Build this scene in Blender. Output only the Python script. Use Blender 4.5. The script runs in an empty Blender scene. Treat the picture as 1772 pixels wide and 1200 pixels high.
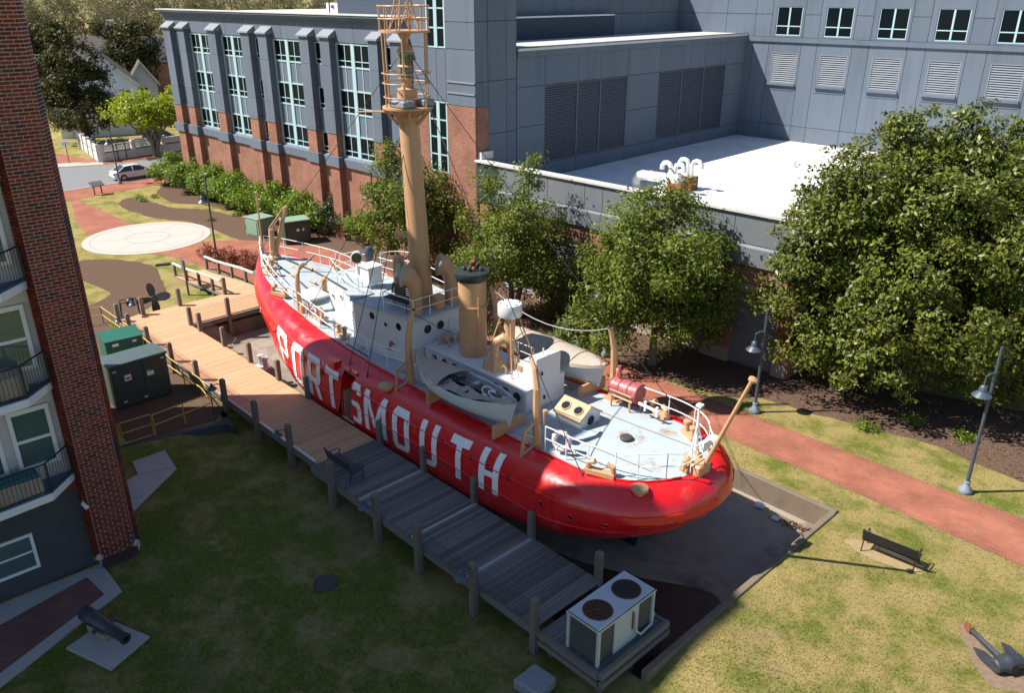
import bpy, bmesh, math, random
import numpy as np
from mathutils import Vector, Matrix
R = math.radians
rnd = random.Random(11)
sc = bpy.context.scene
COL = sc.collection

# ---------------------------------------------------------------- camera, sky, sun, exposure
CAM_H = 18.0
cam = bpy.data.cameras.new('camera'); camo = bpy.data.objects.new('camera', cam); COL.objects.link(camo)
camo.location = (0, 0, CAM_H); camo.rotation_euler = (R(90 - 23.42), 0, 0)
cam.sensor_fit = 'HORIZONTAL'; cam.sensor_width = 36.0; cam.lens = 36.0 * 1420 / 1772
cam.clip_start = 0.5; cam.clip_end = 6000
sc.camera = camo
SUN_AZ, SUN_EL = 88.0, 49.5          # azimuth the light travels towards, elevation
w = bpy.data.worlds.new('World'); sc.world = w; w.use_nodes = True
nt = w.node_tree; bg = nt.nodes['Background']
sky = nt.nodes.new('ShaderNodeTexSky'); sky.sky_type = 'NISHITA'; sky.sun_disc = False
sky.sun_elevation = R(SUN_EL); sky.sun_rotation = R(SUN_AZ + 180); sky.altitude = 10
sky.air_density = 1.0; sky.dust_density = 0.2; sky.ozone_density = 2.5
nt.links.new(sky.outputs[0], bg.inputs[0]); bg.inputs[1].default_value = 0.075
sl = bpy.data.lights.new('sun', 'SUN'); sl.energy = 5.0; sl.angle = R(0.53); sl.color = (1.0, 0.945, 0.86)
slo = bpy.data.objects.new('sun', sl); COL.objects.link(slo)
_d = Vector((math.sin(R(SUN_AZ)) * math.cos(R(SUN_EL)), math.cos(R(SUN_AZ)) * math.cos(R(SUN_EL)), -math.sin(R(SUN_EL))))
slo.rotation_euler = _d.to_track_quat('-Z', 'Y').to_euler(); slo.location = (-40, 0, 60)
sc.view_settings.view_transform = 'Standard'; sc.view_settings.look = 'None'
sc.view_settings.exposure = 0.85; sc.view_settings.gamma = 1.0
sc.cycles.max_bounces = 6; sc.cycles.use_denoising = True

# ---------------------------------------------------------------- frames
SHIP_ROT = math.atan2(0.72249, -0.69138)
SO = Vector((6.1, 23.3, 0))
SHIPM = Matrix.Translation(SO) @ Matrix.Rotation(SHIP_ROT, 4, 'Z')        # x = towards bow, y = to port
BLDM = Matrix.Translation((11.34, 39.63, 0)) @ Matrix.Rotation(R(-44), 4, 'Z')   # x = along facade, y = into it
APTM = Matrix.Translation((-14.16, 23.06, 0)) @ Matrix.Rotation(math.atan2(.669, .743), 4, 'Z')
def W2S(x, y):
    v = SHIPM.inverted() @ Vector((x, y, 0)); return v.x, v.y

# ---------------------------------------------------------------- mesh builder
class MB:
    def __init__(s): s.v = []; s.f = []; s.m = []; s.M = None; s.cur = 0
    def add(s, vs, fs):
        b = len(s.v)
        if s.M is not None: vs = [s.M @ Vector(p) for p in vs]
        s.v.extend([tuple(p) for p in vs]); s.f.extend([tuple(i + b for i in f) for f in fs]); s.m.extend([s.cur] * len(fs)); return s
    def poly(s, pts): return s.add(pts, [tuple(range(len(pts)))])
    def box(s, x0, x1, y0, y1, z0, z1):
        if x0 > x1: x0, x1 = x1, x0
        if y0 > y1: y0, y1 = y1, y0
        if z0 > z1: z0, z1 = z1, z0
        return s.add([(x0,y0,z0),(x1,y0,z0),(x1,y1,z0),(x0,y1,z0),(x0,y0,z1),(x1,y0,z1),(x1,y1,z1),(x0,y1,z1)],
                     [(0,3,2,1),(4,5,6,7),(0,1,5,4),(1,2,6,5),(2,3,7,6),(3,0,4,7)])
    def prism(s, pts, z0, z1):
        a = sum(pts[i][0]*pts[(i+1)%len(pts)][1]-pts[(i+1)%len(pts)][0]*pts[i][1] for i in range(len(pts)))
        if a < 0: pts = pts[::-1]
        n = len(pts); zz0 = z0 if isinstance(z0, (list, tuple)) else [z0]*n; zz1 = z1 if isinstance(z1, (list, tuple)) else [z1]*n
        return s.add([(p[0],p[1],zz0[i]) for i,p in enumerate(pts)] + [(p[0],p[1],zz1[i]) for i,p in enumerate(pts)],
              [tuple(range(n-1,-1,-1)), tuple(range(n,2*n))] + [(i,(i+1)%n,n+(i+1)%n,n+i) for i in range(n)])
    def tube(s, pts, r, n=8, cap=True):
        pts = [Vector(p) for p in pts]; k = len(pts); rs = r if isinstance(r, (list, tuple)) else [r]*k
        t0 = (pts[1]-pts[0]).normalized(); up = Vector((0,0,1)) if abs(t0.z) < .9 else Vector((1,0,0))
        a = t0.cross(up).normalized(); vs = []; fs = []
        for i in range(k):
            t = (pts[min(i+1,k-1)]-pts[max(i-1,0)]).normalized()
            a = (a - t*a.dot(t)).normalized(); b = t.cross(a)
            for j in range(n):
                q = 2*math.pi*j/n + math.pi/n
                vs.append(pts[i] + (a*math.cos(q)+b*math.sin(q))*rs[i])
        for i in range(k-1):
            for j in range(n): fs.append((i*n+j, i*n+(j+1)%n, (i+1)*n+(j+1)%n, (i+1)*n+j))
        if cap: fs.append(tuple(range(n-1,-1,-1))); fs.append(tuple((k-1)*n+j for j in range(n)))
        return s.add(vs, fs)
    def lathe(s, prof, n=16, o=(0,0,0), axis=None):
        M = Matrix.Translation(o)
        if axis is not None: M = M @ Vector(axis).to_track_quat('Z','Y').to_matrix().to_4x4()
        k = len(prof); vs = []; fs = []
        for r, z in prof:
            for j in range(n): vs.append(M @ Vector((max(r,1e-4)*math.cos(2*math.pi*j/n), max(r,1e-4)*math.sin(2*math.pi*j/n), z)))
        for i in range(k-1):
            for j in range(n): fs.append((i*n+j, i*n+(j+1)%n, (i+1)*n+(j+1)%n, (i+1)*n+j))
        if prof[0][0] > 1e-3: fs.append(tuple(range(n-1,-1,-1)))
        if prof[-1][0] > 1e-3: fs.append(tuple((k-1)*n+j for j in range(n)))
        return s.add(vs, fs)
    def torus(s, c, R0, r, ax=(0,0,1), n=20, m=8):
        M = Matrix.Translation(c) @ Vector(ax).to_track_quat('Z','Y').to_matrix().to_4x4(); vs=[]; fs=[]
        for i in range(n):
            for j in range(m):
                A=2*math.pi*i/n; B=2*math.pi*j/m
                vs.append(M @ Vector(((R0+r*math.cos(B))*math.cos(A),(R0+r*math.cos(B))*math.sin(A),r*math.sin(B))))
        for i in range(n):
            for j in range(m): fs.append((i*m+j,((i+1)%n)*m+j,((i+1)%n)*m+(j+1)%m,i*m+(j+1)%m))
        return s.add(vs, fs)
    def grid(s, P):      # P[i][j] points
        n=len(P); m=len(P[0]); return s.add([p for r in P for p in r], [(i*m+j,(i+1)*m+j,(i+1)*m+j+1,i*m+j+1) for i in range(n-1) for j in range(m-1)])
    def mesh(s, mats, smooth=False, bevel=0):
        me = bpy.data.meshes.new('m'); me.from_pydata(s.v, [], s.f)
        for m in (mats if isinstance(mats,(list,tuple)) else [mats]): me.materials.append(m)
        if isinstance(mats,(list,tuple)) and len(mats)>1: me.polygons.foreach_set('material_index', s.m)
        if bevel:
            bm = bmesh.new(); bm.from_mesh(me); bmesh.ops.recalc_face_normals(bm, faces=bm.faces)
            bmesh.ops.bevel(bm, geom=list(bm.edges), offset=bevel, segments=1, affect='EDGES', clamp_overlap=True); bm.to_mesh(me); bm.free()
        if smooth:
            me.polygons.foreach_set('use_smooth', [True]*len(me.polygons)); me.set_sharp_from_angle(angle=R(38))
        return me
    def build(s, name, mats, parent=None, smooth=False, bevel=0, M=None):
        o = bpy.data.objects.new(name, s.mesh(mats, smooth, bevel)); COL.objects.link(o)
        if parent is not None: o.parent = parent
        if M is not None: o.matrix_basis = M
        return o
def link(name, me, parent=None, loc=(0,0,0), rz=0, M=None, scale=None):
    o = bpy.data.objects.new(name, me); COL.objects.link(o)
    if parent is not None: o.parent = parent
    if M is not None: o.matrix_basis = M
    else:
        o.location = loc; o.rotation_euler = (0,0,rz)
        if scale: o.scale = scale
    return o
def tag(o, label=None, cat=None, group=None, kind=None):
    if label: o['label'] = label
    if cat: o['category'] = cat
    if group: o['group'] = group
    if kind: o['kind'] = kind
    return o
def thing(name, label, cat, loc=(0,0,0), rz=0, group=None, M=None):
    o = bpy.data.objects.new(name, None); COL.objects.link(o); o.empty_display_size = .3
    if M is not None: o.matrix_basis = M
    else: o.location = loc; o.rotation_euler = (0,0,rz)
    return tag(o, label, cat, group)
def dup(o, loc=None, rz=None, label=None, parent=None):
    c = o.copy(); COL.objects.link(c); c.parent = parent
    if loc is not None: c.location = loc
    if rz is not None: c.rotation_euler = (0,0,rz)
    if label: c['label'] = label
    for ch in [k for k in o.children]: dup(ch, parent=c)
    return c
def smooth01(t): t = max(0., min(1., t)); return t*t*(3-2*t)
def lerp_tab(tab, x):
    if x <= tab[0][0]: return tab[0][1]
    for (a, va), (b, vb) in zip(tab, tab[1:]):
        if x <= b: return va + (vb-va)*smooth01((x-a)/(b-a))*.5 + (vb-va)*(x-a)/(b-a)*.5
    return tab[-1][1]

# ---------------------------------------------------------------- materials
def mat(name, col, rough=.6, metal=0, spec=.5, col2=None, nscale=4, namt=.5, bump=0, bscale=60, coat=0, col3=None, n3scale=.6, n3=(.55,.7), detail=6, coords='Object', stretch=None, transl=0):
    m = bpy.data.materials.new(name); m.use_nodes = True; N = m.node_tree.nodes; L = m.node_tree.links
    b = N['Principled BSDF']; b.inputs['Roughness'].default_value = rough; b.inputs['Metallic'].default_value = metal
    b.inputs['Specular IOR Level'].default_value = spec
    if coat: b.inputs['Coat Weight'].default_value = coat; b.inputs['Coat Roughness'].default_value = .12
    b.inputs['Base Color'].default_value = (*col, 1)
    tc = N.new('ShaderNodeTexCoord'); src = tc.outputs[coords]
    if stretch:
        mp = N.new('ShaderNodeMapping'); mp.inputs['Scale'].default_value = stretch; L.new(src, mp.inputs[0]); src = mp.outputs[0]
    out = None
    if col2:
        n = N.new('ShaderNodeTexNoise'); n.inputs['Scale'].default_value = nscale; n.inputs['Detail'].default_value = detail; n.inputs['Roughness'].default_value = .65
        L.new(src, n.inputs['Vector'])
        r = N.new('ShaderNodeMapRange'); r.inputs[1].default_value = .5-namt*.35; r.inputs[2].default_value = .5+namt*.35; L.new(n.outputs[0], r.inputs[0])
        mx = N.new('ShaderNodeMix'); mx.data_type = 'RGBA'; mx.inputs[6].default_value = (*col,1); mx.inputs[7].default_value = (*col2,1)
        L.new(r.outputs[0], mx.inputs[0]); out = mx.outputs[2]
    if col3:
        n2 = N.new('ShaderNodeTexNoise'); n2.inputs['Scale'].default_value = n3scale; n2.inputs['Detail'].default_value = 8; n2.inputs['Roughness'].default_value = .7; L.new(src, n2.inputs['Vector'])
        r2 = N.new('ShaderNodeMapRange'); r2.inputs[1].default_value = n3[0]; r2.inputs[2].default_value = n3[1]; L.new(n2.outputs[0], r2.inputs[0])
        mx2 = N.new('ShaderNodeMix'); mx2.data_type = 'RGBA'; mx2.inputs[7].default_value = (*col3,1)
        if out: L.new(out, mx2.inputs[6])
        else: mx2.inputs[6].default_value = (*col,1)
        L.new(r2.outputs[0], mx2.inputs[0]); out = mx2.outputs[2]
    if out: L.new(out, b.inputs['Base Color'])
    if bump:
        nb = N.new('ShaderNodeTexNoise'); nb.inputs['Scale'].default_value = bscale; nb.inputs['Detail'].default_value = 4; L.new(src, nb.inputs['Vector'])
        bp = N.new('ShaderNodeBump'); bp.inputs['Strength'].default_value = bump; bp.inputs['Distance'].default_value = .03
        L.new(nb.outputs[0], bp.inputs['Height']); L.new(bp.outputs[0], b.inputs['Normal'])
    return m
def per_object(m, amt=.35, hue=0):
    """multiply the base colour by a random value that differs from object to object"""
    N = m.node_tree.nodes; L = m.node_tree.links; b = N['Principled BSDF']; inp = b.inputs['Base Color']
    oi = N.new('ShaderNodeObjectInfo'); r = N.new('ShaderNodeMapRange'); r.inputs[3].default_value = 1-amt; r.inputs[4].default_value = 1+amt*.6; L.new(oi.outputs['Random'], r.inputs[0])
    hs = N.new('ShaderNodeHueSaturation')
    if inp.links: L.new(inp.links[0].from_socket, hs.inputs['Color'])
    else: hs.inputs['Color'].default_value = inp.default_value
    L.new(r.outputs[0], hs.inputs['Value']); L.new(hs.outputs[0], inp); return m
def per_island(m, amt=.4, sat=0, huea=0):
    N = m.node_tree.nodes; L = m.node_tree.links; b = N['Principled BSDF']; inp = b.inputs['Base Color']
    oi = N.new('ShaderNodeNewGeometry'); r = N.new('ShaderNodeMapRange'); r.inputs[3].default_value = 1-amt; r.inputs[4].default_value = 1+amt*.7; L.new(oi.outputs['Random Per Island'], r.inputs[0])
    hs = N.new('ShaderNodeHueSaturation')
    if inp.links: L.new(inp.links[0].from_socket, hs.inputs['Color'])
    else: hs.inputs['Color'].default_value = inp.default_value
    L.new(r.outputs[0], hs.inputs['Value'])
    if huea:
        mu = N.new('ShaderNodeMath'); mu.operation = 'MULTIPLY'; mu.inputs[1].default_value = 7.31; L.new(oi.outputs['Random Per Island'], mu.inputs[0])
        fr = N.new('ShaderNodeMath'); fr.operation = 'FRACT'; L.new(mu.outputs[0], fr.inputs[0])
        r3 = N.new('ShaderNodeMapRange'); r3.inputs[3].default_value = .5-huea; r3.inputs[4].default_value = .5+huea; L.new(fr.outputs[0], r3.inputs[0]); L.new(r3.outputs[0], hs.inputs['Hue'])
    L.new(hs.outputs[0], inp); return m
def brick_mat(name, c1, c2, mortar, bw=.22, bh=.075, ms=.012, vertical=True, rough=.85, mottled=None, bump=.4, herring=False):
    m = bpy.data.materials.new(name); m.use_nodes = True; N = m.node_tree.nodes; L = m.node_tree.links
    b = N['Principled BSDF']; b.inputs['Roughness'].default_value = rough; b.inputs['Specular IOR Level'].default_value = .2
    tc = N.new('ShaderNodeTexCoord'); sep = N.new('ShaderNodeSeparateXYZ'); L.new(tc.outputs['Object'], sep.inputs[0])
    cb = N.new('ShaderNodeCombineXYZ')
    if vertical:
        ad = N.new('ShaderNodeMath'); ad.operation = 'ADD'; L.new(sep.outputs[0], ad.inputs[0]); L.new(sep.outputs[1], ad.inputs[1]); L.new(ad.outputs[0], cb.inputs[0]); L.new(sep.outputs[2], cb.inputs[1])
    else: L.new(sep.outputs[0], cb.inputs[0]); L.new(sep.outputs[1], cb.inputs[1])
    br = N.new('ShaderNodeTexBrick'); br.inputs['Scale'].default_value = 1; br.inputs['Brick Width'].default_value = bw; br.inputs['Row Height'].default_value = bh
    br.inputs['Mortar Size'].default_value = ms; br.inputs['Color1'].default_value = (*c1,1); br.inputs['Color2'].default_value = (*c2,1); br.inputs['Mortar'].default_value = (*mortar,1); br.inputs['Bias'].default_value = -.1
    L.new(cb.outputs[0], br.inputs['Vector'])
    n = N.new('ShaderNodeTexNoise'); n.inputs['Scale'].default_value = .7; n.inputs['Detail'].default_value = 8; L.new(tc.outputs['Object'], n.inputs['Vector'])
    r = N.new('ShaderNodeMapRange'); r.inputs[1].default_value = .3; r.inputs[2].default_value = .7; r.inputs[3].default_value = .78; r.inputs[4].default_value = 1.18; L.new(n.outputs[0], r.inputs[0])
    hs = N.new('ShaderNodeHueSaturation'); L.new(br.outputs[0], hs.inputs['Color']); L.new(r.outputs[0], hs.inputs['Value']); L.new(hs.outputs[0], b.inputs['Base Color'])
    bp = N.new('ShaderNodeBump'); bp.inputs['Strength'].default_value = bump; bp.inputs['Distance'].default_value = .01; bp.invert = True; L.new(br.outputs['Fac'], bp.inputs['Height']); L.new(bp.outputs[0], b.inputs['Normal'])
    return m
def leaf_mat(name, col, col2, rough=.45, transl=.35, spec=.4, amt=.45, hue=.02):
    m = mat(name, col, rough=rough, spec=spec, col2=col2, nscale=1.1, namt=.8)
    per_island(m, amt, huea=hue)
    N = m.node_tree.nodes; L = m.node_tree.links; b = N['Principled BSDF']
    tr = N.new('ShaderNodeBsdfTranslucent'); hs = N.new('ShaderNodeHueSaturation'); hs.inputs['Value'].default_value = 1.3; hs.inputs['Saturation'].default_value = 1.1
    L.new(b.inputs['Base Color'].links[0].from_socket, hs.inputs['Color']); L.new(hs.outputs[0], tr.inputs[0])
    ms = N.new('ShaderNodeMixShader'); ms.inputs[0].default_value = transl; L.new(b.outputs[0], ms.inputs[1]); L.new(tr.outputs[0], ms.inputs[2])
    L.new(ms.outputs[0], N['Material Output'].inputs[0]); return m
def glass_mat(name, col=(.02,.03,.035), rough=.04):
    m = mat(name, col, rough=rough, spec=.9); return m

M = {}
M['hull_red'] = mat('hull_red', (.62,.006,.010), rough=.22, spec=.5, col2=(.68,.012,.014), nscale=2.2, namt=.9, bump=.35, bscale=5, coat=.4, col3=(.62,.075,.07), n3scale=1.1, n3=(.57,.74))
M['hull_black'] = mat('hull_black', (.012,.012,.014), rough=.7, col2=(.03,.025,.022), nscale=3)
M['letter'] = mat('letter_white', (.88,.89,.90), rough=.45, col2=(.78,.79,.80), nscale=5, namt=.6)
M['deck'] = mat('deck_paint', (.34,.40,.425), rough=.6, col2=(.40,.46,.48), nscale=2.5, namt=.8, col3=(.30,.20,.12), n3scale=1.7, n3=(.53,.70), bump=.1, bscale=30)
M['white'] = mat('white_paint', (.66,.67,.675), rough=.4, col2=(.60,.61,.615), nscale=3, namt=.6, col3=(.50,.42,.33), n3scale=2.2, n3=(.74,.85))
M['whiterail'] = mat('white_rail', (.80,.80,.80), rough=.4)
M['buff'] = mat('buff_paint', (.55,.32,.175), rough=.42, col2=(.48,.27,.14), nscale=3, namt=.8, col3=(.28,.13,.05), n3scale=2.5, n3=(.72,.84))
M['darkgreen'] = mat('dark_green', (.012,.022,.024), rough=.5, col2=(.03,.036,.034), nscale=5)
M['glass'] = glass_mat('dark_glass')
M['portglass'] = glass_mat('port_glass', (.018,.02,.018), .08)
M['black'] = mat('black_metal', (.018,.02,.024), rough=.42, spec=.5)
M['wire'] = mat('wire', (.03,.03,.03), rough=.5)
M['wirelight'] = mat('wire_light', (.30,.30,.30), rough=.5)
M['canvas'] = mat('canvas', (.44,.37,.30), rough=.9, col2=(.34,.28,.22), nscale=3, namt=.8, bump=.3, bscale=9)
M['boatwhite'] = mat('boat_white', (.62,.66,.67), rough=.5, col2=(.50,.54,.56), nscale=4, stretch=(.4,1,5))
M['boatin'] = mat('boat_inside', (.16,.15,.14), rough=.8, col2=(.28,.27,.26), nscale=6)
M['redpaint'] = mat('barrel_red', (.30,.02,.035), rough=.45, col2=(.42,.16,.16), nscale=6, namt=.7, col3=(.5,.35,.33), n3scale=5, n3=(.62,.72))
M['ring'] = mat('life_ring', (.62,.47,.44), rough=.7, col2=(.72,.62,.58), nscale=6)
M['ring_orange'] = mat('life_ring_orange', (.55,.22,.12), rough=.7, col2=(.65,.4,.3), nscale=6)
M['wood_new'] = per_object(mat('plank_cedar', (.54,.295,.17), rough=.8, spec=.15, col2=(.60,.345,.205), nscale=3, stretch=(12,1,1), namt=.8), .13)
M['wood_old'] = per_object(mat('plank_grey', (.125,.118,.108), rough=.85, col2=(.19,.178,.165), nscale=6, stretch=(14,.8,1), namt=1, col3=(.30,.29,.28), n3scale=2.5, n3=(.62,.8)), .4)
M['wood_light'] = mat('plank_pale', (.42,.40,.37), rough=.85, col2=(.33,.31,.29), nscale=8, stretch=(8,1,1))
M['post'] = mat('post_wood', (.115,.10,.082), rough=.85, col2=(.19,.165,.135), nscale=5, stretch=(4,4,.5), namt=.9)
M['beam'] = mat('beam_wood', (.20,.18,.155), rough=.85, col2=(.12,.105,.09), nscale=4, stretch=(1,6,6), namt=.9)
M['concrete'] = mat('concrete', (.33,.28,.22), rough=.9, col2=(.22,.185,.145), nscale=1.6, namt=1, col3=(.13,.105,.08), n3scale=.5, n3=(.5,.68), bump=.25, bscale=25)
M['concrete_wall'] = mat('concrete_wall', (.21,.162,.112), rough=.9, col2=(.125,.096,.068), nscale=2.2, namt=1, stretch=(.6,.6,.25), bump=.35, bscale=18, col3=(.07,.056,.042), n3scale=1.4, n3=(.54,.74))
M['concrete_pale'] = mat('concrete_pale', (.46,.42,.37), rough=.85, col2=(.40,.365,.32), nscale=.9, namt=.8, bump=.05, bscale=30)
M['concrete_walk'] = mat('concrete_walk', (.42,.40,.37), rough=.85, col2=(.33,.315,.29), nscale=1.3, namt=.9)
M['mud'] = mat('mud', (.035,.026,.018), rough=.5, col2=(.06,.045,.032), nscale=3, bump=.3, bscale=12)
M['litter'] = mat('leaf_litter', (.30,.19,.12), rough=.95, col2=(.18,.11,.07), nscale=20); per_island(M['litter'], .5)
M['path'] = brick_mat('brick_path', (.315,.116,.073), (.262,.092,.058), (.30,.14,.095), .2, .1, .006, vertical=False, bump=.1)
M['path2'] = brick_mat('brick_terrace', (.20,.09,.075), (.15,.07,.06), (.14,.09,.08), .2, .1, .008, vertical=False, bump=.15)
M['asphalt'] = mat('asphalt', (.20,.20,.205), rough=.9, col2=(.165,.165,.17), nscale=1.2, namt=.8, bump=.1, bscale=60)
M['mulch'] = mat('mulch', (.075,.045,.031), rough=1, spec=.05, col2=(.16,.107,.077), nscale=9, namt=.7, bump=.9, bscale=22, col3=(.17,.125,.09), n3scale=.9, n3=(.6,.75))
M['slate_wall'] = mat('slate_stucco', (.132,.16,.203), rough=.75, spec=.2, col2=(.116,.142,.184), nscale=.35, namt=.8, bump=.04, bscale=50, col3=(.094,.115,.148), n3scale=1.4, n3=(.5,.8), stretch=(1,1,.12)); per_object(M['slate_wall'], .07)
M['slate_dark'] = mat('slate_joint', (.03,.045,.07), rough=.8)
M['slate_louvre'] = mat('slate_louvre', (.23,.255,.29), rough=.5, col2=(.20,.225,.26), nscale=2)
M['parapet'] = mat('parapet_panel', (.17,.185,.20), rough=.28, spec=.5, col2=(.145,.16,.175), nscale=1.2, namt=.9)
M['trim_cyan'] = mat('window_frame', (.36,.52,.555), rough=.4)
M['brick_far'] = brick_mat('brick_building', (.29,.108,.068), (.18,.066,.043), (.33,.21,.155), .26, .1, .016)
M['roof_white'] = mat('roof_membrane', (.80,.79,.77), rough=.6, col2=(.72,.72,.71), nscale=.5, namt=.7, col3=(.50,.49,.46), n3scale=.35, n3=(.56,.74))
M['coping'] = mat('coping', (.60,.585,.56), rough=.5, col2=(.5,.49,.47), nscale=2)
M['tan_wall'] = mat('tan_base', (.34,.27,.20), rough=.85, col2=(.28,.22,.165), nscale=1.5)
M['louvre_grey'] = mat('louvre_grey', (.20,.195,.195), rough=.5, col2=(.16,.155,.155), nscale=3)
M['metal_duct'] = mat('duct', (.78,.78,.78), rough=.28, metal=.25)
M['rust'] = mat('rust', (.25,.085,.03), rough=.8, col2=(.14,.05,.025), nscale=9)
M['ac'] = mat('ac_paint', (.47,.52,.53), rough=.5, col2=(.40,.445,.455), nscale=3, namt=.8, col3=(.28,.20,.14), n3scale=4, n3=(.66,.76))
M['ac_dark'] = mat('ac_coil', (.075,.082,.085), rough=.6, col2=(.055,.06,.063), nscale=40)
M['yellow'] = mat('yellow_rail', (.56,.38,.045), rough=.5, col2=(.46,.31,.05), nscale=6)
M['boxgreen'] = mat('box_green', (.030,.052,.042), rough=.5, col2=(.038,.062,.05), nscale=2)
M['dumpgreen'] = mat('dumpster_green', (.015,.115,.08), rough=.5, col2=(.012,.09,.06), nscale=3)
M['palegreen'] = mat('cabinet_green', (.21,.31,.225), rough=.6, col2=(.18,.27,.20), nscale=2)
M['darkcab'] = mat('cabinet_dark', (.035,.06,.045), rough=.5)
M['lamp'] = mat('lamp_post_paint', (.055,.075,.105), rough=.38, spec=.6)
M['lamp_base'] = mat('lamp_base_paint', (.20,.24,.29), rough=.4)
M['lamp_glass'] = mat('lamp_glass', (.55,.48,.36), rough=.3)
M['anchor'] = mat('anchor_black', (.028,.033,.042), rough=.4, spec=.6, col2=(.045,.05,.06), nscale=6, bump=.2, bscale=15)
M['stone'] = mat('stone_block', (.16,.16,.17), rough=.8, col2=(.32,.32,.33), nscale=14, namt=1, bump=.6, bscale=20)
M['car'] = mat('car_paint', (.66,.67,.69), rough=.18, spec=.6, coat=.6)
M['tyre'] = mat('tyre', (.02,.02,.02), rough=.8)
M['rim'] = mat('rim', (.4,.4,.41), rough=.3, metal=.8)
M['tail'] = mat('tail_light', (.45,.02,.02), rough=.2)
M['head'] = mat('head_light', (.7,.7,.7), rough=.1)
M['siding'] = mat('white_siding', (.74,.79,.83), rough=.7, col2=(.68,.73,.78), nscale=.8)
M['whitewash'] = mat('white_wash', (.62,.60,.57), rough=.85, col2=(.52,.50,.48), nscale=2)
M['shingle'] = mat('shingle', (.052,.054,.062), rough=.9, col2=(.08,.08,.088), nscale=6, namt=1)
M['shingle2'] = mat('shingle_brown', (.115,.098,.088), rough=.9, col2=(.09,.075,.068), nscale=6, namt=1)
M['bark'] = mat('bark', (.115,.09,.07), rough=.95, col2=(.07,.055,.042), nscale=8, bump=.6, bscale=18, stretch=(3,3,.6))
M['bark_pale'] = mat('bark_pale', (.22,.185,.15), rough=.95, col2=(.14,.115,.09), nscale=6, bump=.4, bscale=14)
M['lf_laurel'] = leaf_mat('leaf_oak', (.105,.15,.022), (.20,.23,.038), rough=.5, transl=.32, spec=.22)
M['lf_mag'] = leaf_mat('leaf_magnolia', (.055,.088,.012), (.165,.18,.024), rough=.42, transl=.14, spec=.3, amt=.55)
M['lf_shrub'] = leaf_mat('leaf_shrub', (.11,.19,.014), (.19,.26,.022), transl=.35)
M['lf_dark'] = leaf_mat('leaf_dark', (.035,.062,.022), (.07,.095,.03), transl=.2)
M['lf_cedar'] = leaf_mat('leaf_cedar', (.036,.048,.018), (.10,.09,.024), transl=.12, spec=.1)
M['lf_spring'] = leaf_mat('leaf_spring', (.22,.29,.022), (.34,.38,.04), transl=.45, amt=.3)
M['lf_red'] = leaf_mat('leaf_red', (.24,.045,.018), (.13,.055,.02), transl=.3)
M['lf_bud'] = leaf_mat('leaf_bud', (.155,.112,.066), (.125,.14,.05), transl=.3, amt=.4, hue=.03)
M['lf_juniper'] = leaf_mat('leaf_juniper', (.11,.165,.035), (.17,.22,.05), transl=.3)
M['dark_wall'] = mat('dark_ground_wall', (.065,.066,.075), rough=.8, col2=(.052,.053,.06), nscale=2)
M['panel_pink'] = mat('pale_panel', (.56,.53,.55), rough=.7, col2=(.50,.47,.49), nscale=1)
M['white_trim'] = mat('white_trim', (.72,.72,.73), rough=.5)
M['apt_glass'] = glass_mat('apartment_glass', (.075,.12,.12), .06)
M['sky_glass'] = mat('window_glass', (.006,.009,.012), rough=.08, spec=.12)
M['balcony_floor'] = mat('balcony_floor', (.10,.16,.22), rough=.7)
M['cover'] = mat('furniture_cover', (.40,.33,.26), rough=.9, col2=(.33,.27,.21), nscale=3)
M['cushion'] = mat('teal_cushion', (.03,.14,.14), rough=.8)
M['mortar'] = mat('mortar', (.60,.54,.52), rough=.95, col2=(.52,.46,.44), nscale=9)
M['brick'] = per_object(mat('brick_red', (.18,.030,.018), rough=.85, spec=.2, col2=(.235,.048,.028), nscale=9, namt=.9, bump=.3, bscale=60), .4)
M['brick_s'] = per_island(mat('brick_red_mass', (.18,.030,.018), rough=.85, spec=.2, col2=(.235,.048,.028), nscale=9, namt=.9), .4)
M['brick_d'] = per_object(mat('brick_dark', (.062,.030,.032), rough=.85, spec=.2, col2=(.08,.045,.045), nscale=9), .3)
M['brick_ds'] = per_island(mat('brick_dark_mass', (.062,.030,.032), rough=.85, spec=.2, col2=(.08,.045,.045), nscale=9), .3)
M['lens'] = mat('lantern_glass', (.05,.13,.12), rough=.08, spec=.9)
M['bronze'] = mat('bell_bronze', (.36,.40,.36), rough=.35, metal=.3)
M['sign_blue'] = mat('sign_face', (.10,.10,.10), rough=.6)
M['white_print'] = mat('white_print', (.75,.75,.75), rough=.6)
M['green_print'] = mat('green_print', (.10,.45,.06), rough=.6)
M['red_print'] = mat('red_print', (.5,.05,.05), rough=.6)
M['iron_cover'] = mat('iron_cover', (.045,.038,.032), rough=.7, col2=(.065,.055,.045), nscale=20)
M['blue_tarp'] = mat('blue_tarp', (.02,.06,.2), rough=.6)
M['line_grey'] = mat('plaza_line', (.33,.33,.32), rough=.85)
M['tan_panel'] = mat('tan_panel', (.40,.29,.18), rough=.7, col2=(.34,.24,.15), nscale=3)
M['hvac_slot'] = mat('dark_slot', (.02,.018,.016), rough=.8)

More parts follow.
